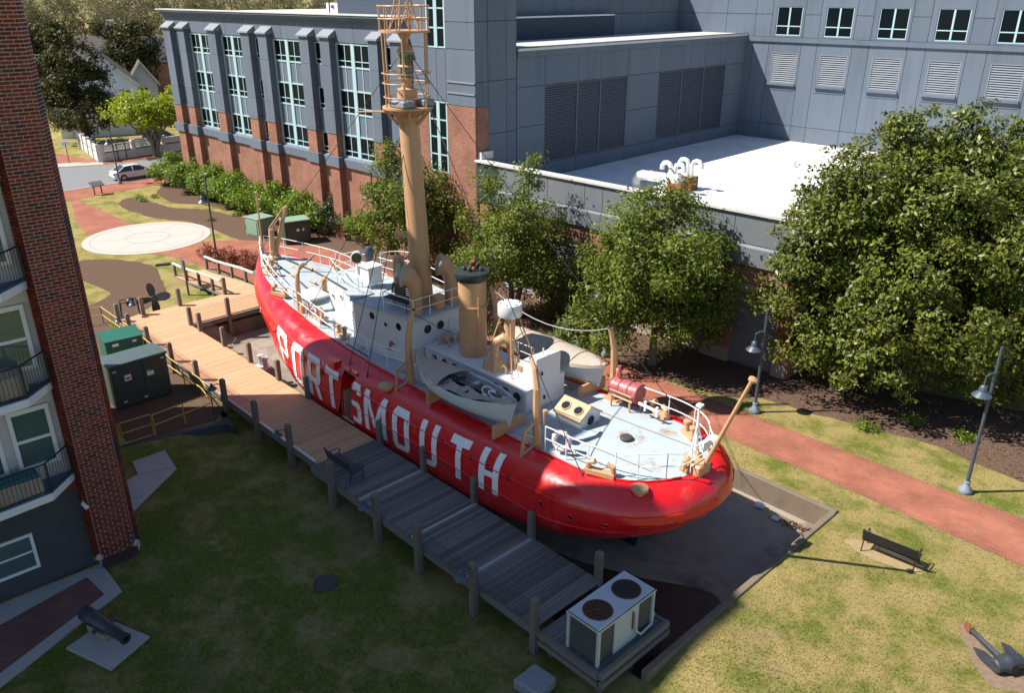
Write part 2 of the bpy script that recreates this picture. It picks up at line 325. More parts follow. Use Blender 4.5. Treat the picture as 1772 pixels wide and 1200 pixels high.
def lawn_mat():
    m = bpy.data.materials.new('lawn'); m.use_nodes = True; N = m.node_tree.nodes; L = m.node_tree.links; b = N['Principled BSDF']
    b.inputs['Roughness'].default_value = .95; b.inputs['Specular IOR Level'].default_value = .1
    tc = N.new('ShaderNodeTexCoord'); P = tc.outputs['Object']
    def noise(s, d=6, r=.6):
        n = N.new('ShaderNodeTexNoise'); n.inputs['Scale'].default_value = s; n.inputs['Detail'].default_value = d; n.inputs['Roughness'].default_value = r; L.new(P, n.inputs['Vector']); return n.outputs[0]
    def rng(s, a, b_):
        r = N.new('ShaderNodeMapRange'); r.inputs[1].default_value = a; r.inputs[2].default_value = b_; L.new(s, r.inputs[0]); return r.outputs[0]
    def mix(f, a, b_):
        x = N.new('ShaderNodeMix'); x.data_type = 'RGBA'; L.new(f, x.inputs[0])
        for i, q in ((6,a),(7,b_)):
            if isinstance(q, tuple): x.inputs[i].default_value = (*q,1)
            else: L.new(q, x.inputs[i])
        return x.outputs[2]
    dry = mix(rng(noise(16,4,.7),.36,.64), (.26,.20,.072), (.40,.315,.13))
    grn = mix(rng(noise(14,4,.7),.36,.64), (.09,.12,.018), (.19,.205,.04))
    sp = N.new('ShaderNodeSeparateXYZ'); L.new(P, sp.inputs[0]); port_green = N.new('ShaderNodeMapRange'); port_green.inputs[1].default_value = 4; port_green.inputs[2].default_value = 10; port_green.inputs[3].default_value = .0; port_green.inputs[4].default_value = .07; L.new(sp.outputs[1], port_green.inputs[0])  # raises the green share of the grass towards port
    ad = N.new('ShaderNodeMath'); ad.operation = 'ADD'; L.new(noise(.5,10,.74), ad.inputs[0]); L.new(port_green.outputs[0], ad.inputs[1])
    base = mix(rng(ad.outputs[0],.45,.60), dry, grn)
    base = mix(rng(noise(.21,6),.58,.72), base, (.28,.20,.11))
    speck = mix(rng(noise(30,3,.75),.58,.76), base, (.18,.15,.055))
    L.new(speck, b.inputs['Base Color'])
    bp = N.new('ShaderNodeBump'); bp.inputs['Strength'].default_value = .9; bp.inputs['Distance'].default_value = .06; L.new(noise(38,4,.7), bp.inputs['Height']); L.new(bp.outputs[0], b.inputs['Normal'])
    return m
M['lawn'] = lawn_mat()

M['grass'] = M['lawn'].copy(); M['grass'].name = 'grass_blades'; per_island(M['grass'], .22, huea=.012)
M['chips'] = per_island(mat('mulch_chips', (.13,.085,.06), rough=1, spec=.05), .6)

_m = M['hull_red']; _N = _m.node_tree.nodes; _L = _m.node_tree.links; _b = _N['Principled BSDF']
_tc = _N.new('ShaderNodeTexCoord'); _n = _N.new('ShaderNodeTexNoise'); _n.inputs['Scale'].default_value = 1.3; _n.inputs['Detail'].default_value = 9; _L.new(_tc.outputs['Object'], _n.inputs['Vector'])
_r = _N.new('ShaderNodeMapRange'); _r.inputs[1].default_value = .35; _r.inputs[2].default_value = .7; _r.inputs[3].default_value = .16; _r.inputs[4].default_value = .46; _L.new(_n.outputs[0], _r.inputs[0]); _L.new(_r.outputs[0], _b.inputs['Roughness'])
_mp = _N.new('ShaderNodeMapping'); _mp.inputs['Scale'].default_value = (2.6,2.6,.22); _L.new(_tc.outputs['Object'], _mp.inputs[0])
_n2 = _N.new('ShaderNodeTexNoise'); _n2.inputs['Scale'].default_value = 2.2; _n2.inputs['Detail'].default_value = 7; _L.new(_mp.outputs[0], _n2.inputs['Vector'])
_r2 = _N.new('ShaderNodeMapRange'); _r2.inputs[1].default_value = .52; _r2.inputs[2].default_value = .8; _r2.inputs[4].default_value = .7; _L.new(_n2.outputs[0], _r2.inputs[0])
_mx = _N.new('ShaderNodeMix'); _mx.data_type = 'RGBA'; _mx.inputs[7].default_value = (.40,.012,.012,1); _L.new(_r2.outputs[0], _mx.inputs[0]); _L.new(_b.inputs['Base Color'].links[0].from_socket, _mx.inputs[6]); _L.new(_mx.outputs[2], _b.inputs['Base Color'])
M['path_edge'] = brick_mat('brick_path_edge', (.27,.095,.06), (.22,.078,.05), (.30,.15,.11), .1, .22, .01, vertical=False, bump=.15)
M['slate_louvre_dark'] = mat('slate_louvre_dark', (.105,.122,.15), rough=.5, col2=(.09,.105,.13), nscale=2)
# ================================================================= THE SETTING
PIT = (-2.2, 31.4, -6.0, 5.4)     # s0, s1, y0 (starboard), y1 (port) of the concrete basin
def zg(s, y): return -.4 * smooth01((y-2.5)/4) * smooth01((20.55-s)/.35)
def ground():
    ss = sorted(set([-3000,-400,-120,-60] + [-40+i*1.2 for i in range(32)] + [PIT[0]] + [-1+i*1.3 for i in range(17)] + [20.2,20.3,20.4,20.5,20.6] + [21.5+i*1.4 for i in range(8)] + [PIT[1]] + [33+i*4 for i in range(30)] + [160,200,300,500,1000,3000]))
    yy = sorted(set([-3000,-400,-120,-60,-40,-30,-24] + [-20+i*1.4 for i in range(11)] + [PIT[2]] + [-4.5+i*1.1 for i in range(9)] + [PIT[3]] + [6+i*1 for i in range(26)] + [36,42,50,70,100,200,400,1000,3000]))
    ss = [a for i, a in enumerate(ss) if i == 0 or a-ss[i-1] > .02]; yy = [a for i, a in enumerate(yy) if i == 0 or a-yy[i-1] > .02]
    b = MB(); n = len(yy); b.v = [(s, y, zg(s, y)) for s in ss for y in yy]
    for i in range(len(ss)-1):
        for j in range(n-1):
            cs = (ss[i]+ss[i+1])/2; cy = (yy[j]+yy[j+1])/2
            if PIT[0] < cs < PIT[1] and PIT[2] < cy < PIT[3]: continue
            b.f.append((i*n+j, (i+1)*n+j, (i+1)*n+j+1, i*n+j+1)); b.m.append(0)
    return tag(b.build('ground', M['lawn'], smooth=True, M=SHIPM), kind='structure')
ground()
SHEETS = []
def sheet(name, pts, z, m, M_=None, th=0):
    b = MB(); SHEETS.append((name, [tuple((M_ @ Vector((p[0],p[1],0))).xy) if M_ is not None else (p[0],p[1]) for p in pts]))
    a = sum(pts[i][0]*pts[(i+1)%len(pts)][1]-pts[(i+1)%len(pts)][0]*pts[i][1] for i in range(len(pts)))
    if a < 0: pts = pts[::-1]
    if th: b.prism(pts, z-th, z)
    else: b.poly([(p[0], p[1], z) for p in pts])
    return tag(b.build(name, m, M=M_), kind='structure')
def blob(pts, k=6, j=.12):
    """rounded outline through the points (closed Catmull-Rom) with a little irregularity"""
    out = []; n = len(pts)
    for i in range(n):
        p0, p1, p2, p3 = [Vector(pts[(i+q-1) % n]) for q in range(4)]
        for t in range(k):
            u = t/k
            q = .5*((2*p1)+(-p0+p2)*u+(2*p0-5*p1+4*p2-p3)*u*u+(-p0+3*p1-3*p2+p3)*u**3)
            out.append((q.x+rnd.uniform(-j,j), q.y+rnd.uniform(-j,j)))
    return out
# pit basin
b = MB(); b.box(PIT[0]-.0, PIT[1], PIT[2], PIT[3], -1.15, -.85)
pitf = tag(b.build('basin_floor', M['concrete'], M=SHIPM), kind='structure')
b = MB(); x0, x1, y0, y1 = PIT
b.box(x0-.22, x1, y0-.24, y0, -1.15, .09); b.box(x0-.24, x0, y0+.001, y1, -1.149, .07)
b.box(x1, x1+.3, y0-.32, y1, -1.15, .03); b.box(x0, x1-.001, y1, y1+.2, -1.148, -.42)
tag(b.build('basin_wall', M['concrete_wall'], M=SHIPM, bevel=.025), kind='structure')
sheet('basin_mud', blob([(-2.1,5.3),(-2.1,1.2),(-1.2,.2),(1.5,1.5),(4,2.4),(9,3.6),(18,4.2),(18,5.3),(8,5.35)], 5, .06), -.835, M['mud'], SHIPM)
# long brick walk behind the ship, plaza arms, pavement by the street
bp_ = sheet('brick_path', [(-60,-7.75),(-8,-7.75),(0,-8.05),(10,-8.05),(30,-8.0),(33.5,-7.2),(36,-3.4),(40.5,-2.6),(47.0,-1.6),(50.2,.2),(49.9,-4.2),(47.5,-7.3),(44.5,-9.5),(41,-11.0),(36,-11.3),(28,-10.9),(10,-10.75),(0,-10.65),(-8,-10.75),(-60,-10.9)], .012, M['path'], SHIPM)
b = MB()
for yy, ya in ((-7.78,-8.08),(-10.7,-10.7)):
    for q0, q1, o0, o1 in ((-50,-8,yy,yy),(-8,0,yy,ya),(0,30,ya,ya)):
        d_ = -.24 if yy > -9 else .24; b.poly([(q0,o0,.0165),(q1,o1,.0165),(q1,o1+d_,.0165),(q0,o0+d_,.0165)][::(1 if d_ > 0 else -1)])
b.build('edging', M['path_edge'], bp_)
for q in (-20,-13.5,-6.5,-.6,5.5,12,19,26): MB().poly([(q,-8.3,.0175),(q+.035,-8.3,.0175),(q+.335,-10.45,.0175),(q+.3,-10.45,.0175)][::-1]).build('expansion_joint', M['slate_dark'] if False else M['litter'], bp_)
sheet('brick_walk', [(-42.2,77.6),(-30.4,65.9),(-33.6,63.4),(-36.9,68.0)], .010, M['path'])
sheet('brick_pavement', [(-52,71),(-43.54,80.17),(-36.83,87.04),(-26,98),(-24.6,95),(-35.39,83.34),(-41.18,76.51),(-50,66)], .016, M['path'])
sheet('kerb', [(-52.3,71.2),(-43.7,80.3),(-37,87.2),(-26.2,98.2),(-26,98),(-36.83,87.04),(-43.54,80.17),(-52,71)], .05, M['concrete_walk'], th=.2)
sheet('road', [(-70,60),(-52.3,71.2),(-43.7,80.3),(-37,87.2),(-20,104),(-26,112),(-39.5,99.2),(-46,93.0),(-51.5,91.0),(-74,72)], -.07, M['asphalt'])
b = MB()     # grass edge of road is lower: short gutter sheet so that the road reads below the kerb
sheet('road_surface', [(-70,60),(-52.3,71.2),(-43.7,80.3),(-37,87.2),(-20,104),(-26,112),(-39.5,99.2),(-46,93.0),(-51.5,91.0),(-74,72)], .008, M['asphalt'])
sheet('far_pavement', [(-26.4,112.4),(-39.8,99.5),(-46.2,93.3),(-51.7,91.3),(-62,97),(-59,103),(-47.2,95.2),(-40.5,102.5),(-28,114)], .03, M['path'])
sheet('far_apron', [(-46.2,93.3),(-51.7,91.3),(-53.4,92.6),(-50,94.6),(-46.8,94.6)], .038, M['concrete_walk'])
# compass plaza
PC = (-29.0, 63.4); PR = 4.75
pl = MB(); pl.prism([(PC[0]+PR*math.cos(2*math.pi*i/72), PC[1]+PR*math.sin(2*math.pi*i/72)) for i in range(72)], -.1, .03)
plaza = tag(pl.build('plaza', M['concrete_pale']), kind='structure')
b = MB()
for i in range(6):
    A = i*math.pi/3+.35; r0 = 1.6 if i % 3 else 0
    d = Vector((math.cos(A), math.sin(A))); n = Vector((-d.y, d.x))*.04
    b.poly([(PC[0]+d.x*r0+n.x*q, PC[1]+d.y*r0+n.y*q, .034) if e == 0 else (PC[0]+d.x*(PR-.6)+n.x*q, PC[1]+d.y*(PR-.6)+n.y*q, .034) for e, q in ((0,-1),(1,-1),(1,1),(0,1))])
b.build('joint_lines', M['line_grey'], plaza)
b = MB()
for rr in (PR-.6, 1.6):
    o = [(PC[0]+(rr+q)*math.cos(2*math.pi*i/64), PC[1]+(rr+q)*math.sin(2*math.pi*i/64), .039) for q in (0,.09) for i in range(65)]
    b.grid([o[:65], o[65:]])
b.build('inlaid_ring', M['line_grey'], plaza)
# planting beds
sheet('mulch_bed', blob([(-36.4,74.9),(-36,77.2),(-33.5,75.4),(-30.6,73.1),(-27.9,72.7),(-24.6,70.6),(-21.6,68.1),(-17,62.5),(-14.5,59.2),(-18.9,60.6),(-21,62.2),(-24.4,65.6),(-27.3,68.1),(-30.7,69.4),(-34.1,72.1)], 5), .008, M['mulch'])
sheet('mulch_bed', blob([(-31.5,57.3),(-27.9,57.3),(-25.6,55.9),(-23.4,52.3),(-22.4,49.5),(-22.9,46.2),(-25.2,44.2),(-28,45.5),(-26,48.9),(-26.6,50.8),(-29.5,53.2)], 5), .0085, M['mulch'])
sheet('mulch_bed', blob([(-34.9,80.2),(-31.5,75.2),(-28.7,74.4),(-25.1,72.2),(-22,68.9),(-18,64),(-10,55.5),(-4,49.2),(-4.6,52),(-14,66),(-24,77),(-34,87)], 5), .0095, M['mulch'])
sheet('mulch_bed', blob([(-9,53.6),(-2,46.8),(4.2,40.6),(9.6,35.9),(12.0,35.2),(14.2,33.6),(16.0,32.3),(17.2,31.6),(18.6,30.4),(20.4,27.9),(25,24),(30,30),(20,36),(13,41.5),(6,48.5),(-2,56.5),(-6,58)], 5, .1), .009, M['mulch'])
# terrace by the apartment block, concrete walk from the yellow gate
ZL = -.4
def w2(p, z=ZL): return p
ter = sheet('terrace_walk', [(-18.6,19.4),(-16.7,21.2),(-14.35,23.3),(-13.0,21.85),(-14.8,17.5),(-16,15.2)], ZL+.05, M['concrete_walk'], th=.2)
sheet('terrace_brick', [(-17.6,18.4),(-16.05,20.35),(-14.5,22.55),(-13.5,21.68),(-15.1,18.0),(-16,16.4)], ZL+.054, M['path2'])
cw = sheet('concrete_walk', [(-16.6,30.75),(-15.5,31.55),(-14.05,29.5),(-14.7,25.6),(-15.6,25.0),(-15.75,28.55),(-15.5,29.1)], ZL+.045, M['concrete_walk'], th=.15)
for pts in ([(-15.6,28.95),(-14.2,29.6)], [(-15.55,27.2),(-14.6,27.4)]):
    b = MB(); a, c = Vector(pts[0]), Vector(pts[1]); n = (c-a).orthogonal().normalized()*.012
    b.poly([(a.x-n.x,a.y-n.y,ZL+.049),(c.x-n.x,c.y-n.y,ZL+.049),(c.x+n.x,c.y+n.y,ZL+.049),(a.x+n.x,a.y+n.y,ZL+.049)]); b.build('joint', M['hvac_slot'], cw)
# equipment yard: dirt sheet + retaining wall
sheet('equipment_yard', [(-16.6,30.95),(-13.55,33.0),(-13.5,34.4),(-24.5,45.5),(-27.5,43)], .011, M['mulch'])
b = MB(); a = Vector((-16.9,30.5)); c = Vector((-13.0,32.75)); d = (c-a).normalized(); n = Vector((-d.y, d.x))
b.prism([a, c, c+n*.28, a+n*.28], -.75, .03); b.prism([c, c+d*.3-n*.5, c+d*.3+n*2.2, c+n*2.2], -.75, .0)
tag(b.build('retaining_wall', M['dark_wall'], bevel=.02), 'dark retaining wall below the yellow railing', 'wall')
# ================================================================= LIGHTSHIP
LAB = 'red lightship with buff masts and funnel and PORTSMOUTH on its side'
ship = thing('lightship', LAB, 'ship', M=SHIPM)
ZD = [(-1.2,3.56),(0,3.46),(3.5,3.26),(6,3.14),(10,3.08),(15,3.2),(18,3.42),(21.7,3.9),(25,4.3),(29.5,4.6)]
def zd(s): return lerp_tab(ZD, s)
# hull levels: (s stern end, s bow end, half-breadth, stern roundness, bow exponent, bow start, z above/below: function)
def shape(u, st, be, b0):
    a = 1 if u >= st else math.sqrt(max(0, 1-(1-u/st)**2.3))
    c = 1 if u <= b0 else 1-((u-b0)/(1-b0))**be
    return a*max(c, 0)
LV = []
def level(k):
    # k in 0..n: deck edge -> keel
    t = [0,.18,.36,.55,.75,1.0]
    if k <= 5:
        q = t[k]*math.pi/2; f = math.sin(q); g_ = 1-math.cos(q)      # quarter ellipse: out f, down g_
        return dict(sa=-.05-.9*f, sb=29.25+.35*f, B=2.55+1.14*f, st=.11+.04*f, be=2.9-.5*f, b0=.62, z=lambda s, g_=g_: zd(s)-.02-1.05*g_)
    zz = [1.62, 1.15, .72, .30, -.15, -.55, -.95][k-6]; fr = (k-5)/7
    sa = [-.62,-.15,.6,1.9,4.0,6.2,8][k-6]; sb = [29.5,29.4,29.25,29.0,28.6,28,26][k-6]; B = [3.70,3.69,3.66,3.55,3.2,2.3,.3][k-6]
    return dict(sa=sa, sb=sb, B=B, st=.15+.16*fr, be=[1.5,1.45,1.4,1.4,1.5,1.6,1.7][k-6], b0=[.66,.65,.63,.6,.55,.5,.5][k-6], z=lambda s, zz=zz: zz + .12*max(0,(s-22)/8) + (.5*max(0,(4-s)/5)**1.3 if zz > .2 else 0))
NL = 13; LV = [level(k) for k in range(NL)]
DOOR = (14.98, 15.84)
def ucols():
    us = [0,.004,.012,.025,.042,.062,.085,.11,.14,.17,.2,.23,.26,.29,.32,.35,.38,.41,.44,.47,.5]
    mid = LV[6]; ud = [(d-mid['sa'])/(mid['sb']-mid['sa']) for d in DOOR]
    us = [u for u in us if u < ud[0]-.012] + ud + [.57,.59,.61,.63,.65,.67,.69,.71,.73,.75,.77,.79,.81,.835,.86,.885,.905,.925,.945,.96,.975,.987,.995,1]
    return us, ud
US, UD = ucols()
def hullp(u, k):
    L = LV[k]; s = L['sa']+u*(L['sb']-L['sa']); return s, L['B']*shape(u, L['st'], L['be'], L['b0']), L['z'](s)
def section(s):
    out = []
    for k in range(NL):
        L = LV[k]; u = min(1, max(0, (s-L['sa'])/(L['sb']-L['sa']))); p = hullp(u, k); out.append((p[1], p[2]))
    return out
def side_y(s, z):
    sec = section(s)
    for (ya, za), (yb, zb) in zip(sec, sec[1:]):
        if zb <= z <= za: t = (za-z)/max(1e-6, za-zb); return ya+(yb-ya)*t
    return sec[0][0] if z > sec[0][1] else sec[-1][0]
def side_n(s, z):
    e = .06; a = Vector((s, side_y(s, z), z)); du = Vector((s+e, side_y(s+e, z), z))-a; dv = Vector((s, side_y(s, z-e), z-e))-a
    n = du.cross(dv).normalized(); return n if n.y > 0 else -n
b = MB()
for sg in (1, -1):
    V = [[hullp(u, k) for k in range(NL)] for u in US]; base = len(b.v)
    b.v += [(p[0], p[1]*sg, p[2]) for row in V for p in row]
    for i in range(len(US)-1):
        for k in range(NL-1):
            if sg == 1 and abs(US[i]-UD[0]) < 1e-6 and 3 <= k <= 7: continue
            f = (base+i*NL+k, base+(i+1)*NL+k, base+(i+1)*NL+k+1, base+i*NL+k+1)
            b.f.append(f if sg == -1 else f[::-1]); b.m.append(1 if k >= 9 else 0)
hull = b.build('hull', [M['hull_red'], M['hull_black']], ship, smooth=True)
# raised strakes (rub rails) that run round the hull
def rail_pt(u, k, f):
    a = Vector(hullp(u, k)); c = Vector(hullp(u, k+1)); return a.lerp(c, f)
for k, f in ((4,.35),(6,.2)):
    for sg in (1, -1):
        pts = [rail_pt(u, k, f) for u in [i/90 for i in range(91)]]
        pts = [(p.x, sg*(p.y+.004), p.z) for p in pts]
        if sg == 1: runs = [[p for p in pts if p[0] < DOOR[0]], [p for p in pts if p[0] > DOOR[1]]]
        else: runs = [pts]
        for q in runs: MB().tube(q, .03, 6).build('rub_rail', M['hull_red'], ship, smooth=True)
# deck with camber
b = MB(); rows = []
for u in US:
    L = LV[0]; s, y, z = hullp(u, 0); rows.append([(s, y*t, z+.10*(1-t*t)*min(1, y/2)+.012) for t in (-1,-.75,-.5,-.25,0,.25,.5,.75,1)])
b.grid(rows); b.build('deck', M['deck'], ship, smooth=True)
b = MB()
for sg in (1, -1):
    pts = [(hullp(u,0)[0], sg*(hullp(u,0)[1]+.01), hullp(u,0)[2]+.03) for u in US[1:]]; b.tube(pts, .035, 6)
b.build('waterway_bar', M['hull_red'], ship, smooth=True)
# entrance cut in the port side
b = MB(); ys = side_y(15.5, 1.5); b.box(DOOR[0]-.02, DOOR[1]+.02, ys-1.15, ys-1.1, .6, 2.95); b.box(DOOR[0]-.06, DOOR[0]-.01, ys-1.12, ys-.03, .6, 2.62); b.box(DOOR[1]+.01, DOOR[1]+.06, ys-1.12, ys-.03, .6, 2.62); b.box(DOOR[0]-.05, DOOR[1]+.05, ys-1.12, ys-.28, 2.93, 2.97)
ent = b.build('entrance', M['hull_red'], ship)
MB().box(DOOR[0]-.02, DOOR[1]+.02, ys-1.1, ys-.02, .62, .68).build('threshold', M['deck'], ent)
MB().box(DOOR[1]-.10, DOOR[1]-.03, ys-1.05, ys-.12, .72, 1.95).build('door_panel', M['tan_panel'], ent)
# letters PORTSMOUTH, painted plates laid on the hull surface
FONT = {
 'P': [[(0,0),(.22,0),(.22,1),(0,1)], [(.22,.84),(.62,.84),(.62,1),(.22,1)], [(.62,.84),(.8,.84),(.8,.9),(.7,1),(.62,1)], [(.565,.5),(.8,.5),(.8,.84),(.565,.84)], [(.22,.38),(.7,.38),(.8,.5),(.22,.52)]],
 'O': [[(.12,0),(.68,0),(.8,.14),(0,.14)], [(0,.14),(.235,.14),(.235,.83),(0,.83)], [(.565,.14),(.8,.14),(.8,.83),(.565,.83)], [(0,.83),(.8,.83),(.68,1),(.12,1)]],
 'R': [[(0,0),(.235,0),(.235,1),(0,1)], [(.235,.85),(.7,.85),(.7,1),(.235,1)], [(.565,.52),(.8,.52),(.8,.85),(.565,.85)], [(.7,.85),(.8,.85),(.8,.9),(.7,1)], [(.235,.38),(.7,.38),(.8,.52),(.235,.52)], [(.58,0),(.8,0),(.62,.38),(.38,.38)]],
 'T': [[(.285,0),(.515,0),(.515,.83),(.285,.83)], [(0,.83),(.8,.83),(.8,1),(0,1)]],
 'S': [[(.12,0),(.68,0),(.8,.14),(0,.14)], [(.565,.14),(.8,.14),(.8,.43),(.565,.43)], [(0,.57),(.12,.43),(.8,.43),(.68,.57)], [(0,.57),(.235,.57),(.235,.83),(0,.83)], [(0,.83),(.8,.83),(.68,1),(.12,1)], [(0,.14),(.235,.14),(.235,.24),(0,.24)], [(.565,.76),(.8,.76),(.8,.83),(.565,.83)]],
 'M': [[(0,0),(.19,0),(.19,1),(0,1)], [(.81,0),(1,0),(1,1),(.81,1)], [(.40,.18),(.60,.18),(.19,1),(.06,1)], [(.40,.18),(.60,.18),(.94,1),(.81,1)]],
 'U': [[(.12,0),(.68,0),(.8,.14),(0,.14)], [(0,.14),(.235,.14),(.235,1),(0,1)], [(.565,.14),(.8,.14),(.8,1),(.565,1)]],
 'H': [[(0,0),(.235,0),(.235,1),(0,1)], [(.565,0),(.8,0),(.8,1),(.565,1)], [(.235,.42),(.565,.42),(.565,.56),(.235,.56)]]}
LB = [(5,1.45),(6,1.36),(8,1.1),(10,.9),(12,.8),(16,.85),(18,.87),(20,1.05),(21.5,1.45)]; LT = [(5,2.95),(6,2.87),(8,2.75),(11,2.64),(13,2.64),(16,2.68),(18,2.86),(20,3.04),(21.5,3.3)]
def letter(ch, s_left, h=1.93, w=1.28):
    b = MB()
    for poly in FONT[ch]:
        # clip grid: subdivide the quad (or fan) finely so it follows the hull
        P = [Vector(q) for q in poly]
        if len(P) == 5: P = [P[0], P[1], P[2], P[3]] if False else P
        quads = [P] if len(P) == 4 else [[P[0], P[1], P[2], P[3]], [P[0], P[3], P[4], P[4]]]
        for Q in quads:
            nu = max(2, int(((Q[1]-Q[0]).length+(Q[2]-Q[3]).length)*5)); nv = max(2, int(((Q[3]-Q[0]).length+(Q[2]-Q[1]).length)*6))
            rows = []
            for i in range(nu+1):
                row = []
                for j in range(nv+1):
                    u, v = i/nu, j/nv; q = (Q[0]*(1-u)+Q[1]*u)*(1-v)+(Q[3]*(1-u)+Q[2]*u)*v
                    s = s_left-q.x*w; zb = lerp_tab(LB, s); z = zb+q.y*(lerp_tab(LT, s)-zb)
                    n = side_n(s, z); row.append(Vector((s, side_y(s, z), z))+n*.022)
                rows.append(row)
            for A_, B_ in zip(rows, rows[1:]):
                for j in range(nv):
                    cs = (A_[j].x+B_[j+1].x)/2
                    if not DOOR[0]-.03 < cs < DOOR[1]+.03: b.add([A_[j],B_[j],B_[j+1],A_[j+1]], [(0,1,2,3)])
    o = b.build('letter', M['letter'], ship); return o
for ch, s in zip('PORTSMOUTH', (21.5, 19.95, 18.5, 17.05, 15.3, 14.0, 12.0, 10.2, 8.4, 6.72)):
    if ch == 'S':
        pass
    letter(ch, s, w={'M':1.55,'P':1.4,'O':1.4,'R':1.35}.get(ch, 1.32))
# ship's-side portholes
def port_ring(s, z, r=.12, mat_='hull_red'):
    n = side_n(s, z); c = Vector((s, side_y(s, z), z))
    b = MB(); b.torus(c+n*.01, r, .022, n, 16, 6); o = b.build('porthole', M[mat_], ship, smooth=True)
    MB().lathe([(r, 0), (r, .012)], 16, c+n*.004, n).build('glass', M['portglass'], o)
for s, z in ((10.9,2.25),(8.85,2.28),(7.2,2.3),(6.25,2.32),(5.2,2.35),(3.55,2.1),(2.35,2.12),(1.2,2.15),(.25,2.2),(18.9,2.5),(17.2,2.35),(20.6,2.6),(21.9,2.85),(24.2,3.2),(26.0,3.45),(-.5,2.3)):
    port_ring(s, z)
# anchor hawse pad, fairing block by the door
b = MB(); n = side_n(16.6, 2.75); c = Vector((16.6, side_y(16.6, 2.75), 2.75)); b.prism([(16.3,c.y-.35),(16.95,c.y-.35),(16.95,c.y+.05),(16.3,c.y+.05)], 2.45, 3.1); b.build('chock_block', M['hull_red'], ship, bevel=.03)
# rudder and post below the counter
MB().box(2.4, 3.4, -.05, .05, -.84, .6).build('rudder', M['hull_black'], ship); MB().tube([(2.3,0,-.84),(2.0,0,.8)], .07, 8).build('rudder_post', M['hull_black'], ship, smooth=True)

# ---------------- deckhouses
def house(name, outline, z0, z1, m, parent=ship, bevel=.04): return MB().prism(outline, z0, z1).build(name, m, parent, bevel=bevel)
def wall_port(parent, c, n, r=.19, mat_='white', nm='porthole'):
    b = MB(); b.torus(Vector(c)+Vector(n)*.012, r, .028, n, 18, 6); o = b.build(nm, M[mat_], parent, smooth=True)
    MB().lathe([(r,0),(r,.02)], 18, Vector(c)+Vector(n)*.004, n).build('glass', M['portglass'], parent); return o
fh = house('forward_deckhouse', [(13.25,1.42),(17.1,1.9),(17.35,1.65),(17.35,-1.65),(17.1,-1.9),(13.25,-1.42)], 3.0, 5.36, M['white'])
MB().prism([(13.13,1.55),(17.15,2.03),(17.5,1.75),(17.5,-1.75),(17.15,-2.03),(13.13,-1.55)], 5.36, 5.43).build('roof', M['deck'], fh, bevel=.015)
for s, z in ((15.85,4.95),(14.2,4.85),(15.0,4.75)):
    y = 1.42+(s-13.25)*.1247; wall_port(fh, (s, y, z), (-.124,.99,0), .19 if s != 15.0 else .12)
for y in (.75, .05): wall_port(fh, (13.25, y, 4.8), (-1,0,0), .22)
b = MB(); b.box(13.19,13.25,-.9,-.4,3.1,4.9); b.build('door', M['white'], fh, bevel=.01)
for s, z in ((13.75,4.2),(13.75,3.95),(13.75,3.75),(14.6,3.95)):
    y = 1.42+(s-13.25)*.1247; MB().box(s-.08,s+.08,y-.02,y+.05,z-.02,z+.02).build('fitting', M['black'], fh)
MB().box(14.75,15.15,1.62,1.70,3.62,3.66).build('hose_rack', M['redpaint'], fh); MB().tube([(14.7,1.66,4.05),(14.72,1.7,3.8)],.05,8).build('hydrant', M['redpaint'], fh)
bh = house('bridge_house', [(17.36,1.34),(20.75,.92),(21.0,.6),(21.0,-.6),(20.75,-.92),(17.36,-1.34)], 3.2, 5.3, M['white'])
MB().prism([(17.3,1.42),(20.8,1.0),(21.1,.64),(21.1,-.64),(20.8,-1.0),(17.3,-1.42)], 5.3, 5.37).build('roof', M['deck'], bh, bevel=.012)
MB().tube([(17.35,1.42,5.37),(20.8,1.0,5.37)], .028, 6).build('edge_strip', M['black'], bh)
for s, z in ((19.3,4.75),(18.1,4.35),(20.2,4.55),(18.3,3.9)):
    y = 1.34-(s-17.36)*.124; wall_port(bh, (s, y, z), (.123,.992,0), .12 if z > 4.5 else .07)
for i in range(9):
    s = 17.6+i*.37; y = 1.34-(s-17.36)*.124; MB().box(s-.012,s+.012,y-.01,y+.012,3.6,5.28).build('batten', M['white'], bh)
# forward windshield box on the bridge
ws = MB().prism([(17.0,1.80),(18.0,1.66),(18.0,.9),(17.0,.9)], 4.72, 5.44).build('windshield', M['white'], ship, bevel=.02)
MB().box(18.0,18.02,.98,1.58,4.95,5.34).build('window', M['glass'], ws); MB().prism([(16.95,1.88),(18.1,1.74),(18.1,.85),(16.95,.85)], 5.45, 5.50).build('roof', M['deck'], ws)
MB().tube([(17.45,1.72,3.4),(17.45,1.72,4.72)], .035, 6).build('support', M['white'], ws)
# binnacle box
bb = MB(); bb.prism([(17.6,.62),(18.35,.62),(18.35,-.1),(17.6,-.1)], 5.62, 6.4); bx_ = bb.build('signal_locker', M['white'], ship, bevel=.02)
MB().box(17.55,18.4,-.16,.68,6.4,6.46).build('lid', M['white'], bx_)
for s in (17.66,18.3):
    for y in (.56,-.04): MB().tube([(s,y,5.37),(s,y,5.63)], .025, 6).build('leg', M['white'], bx_)
# aft trunk
tr = house('engine_trunk', [(7.1,.92),(13.2,.98),(13.2,-.98),(7.1,-.92)], 2.95, 4.08, M['white'], bevel=.05)
MB().prism([(7.05,.97),(13.22,1.03),(13.22,-1.03),(7.05,-.97)], 4.08, 4.13).build('roof', M['white'], tr, bevel=.015)
for s in (12.55,11.9,11.25,10.6,9.95,8.75,8.2,7.55): wall_port(tr, (s, .95, 3.72), (0,1,0), .165, 'darkgreen')
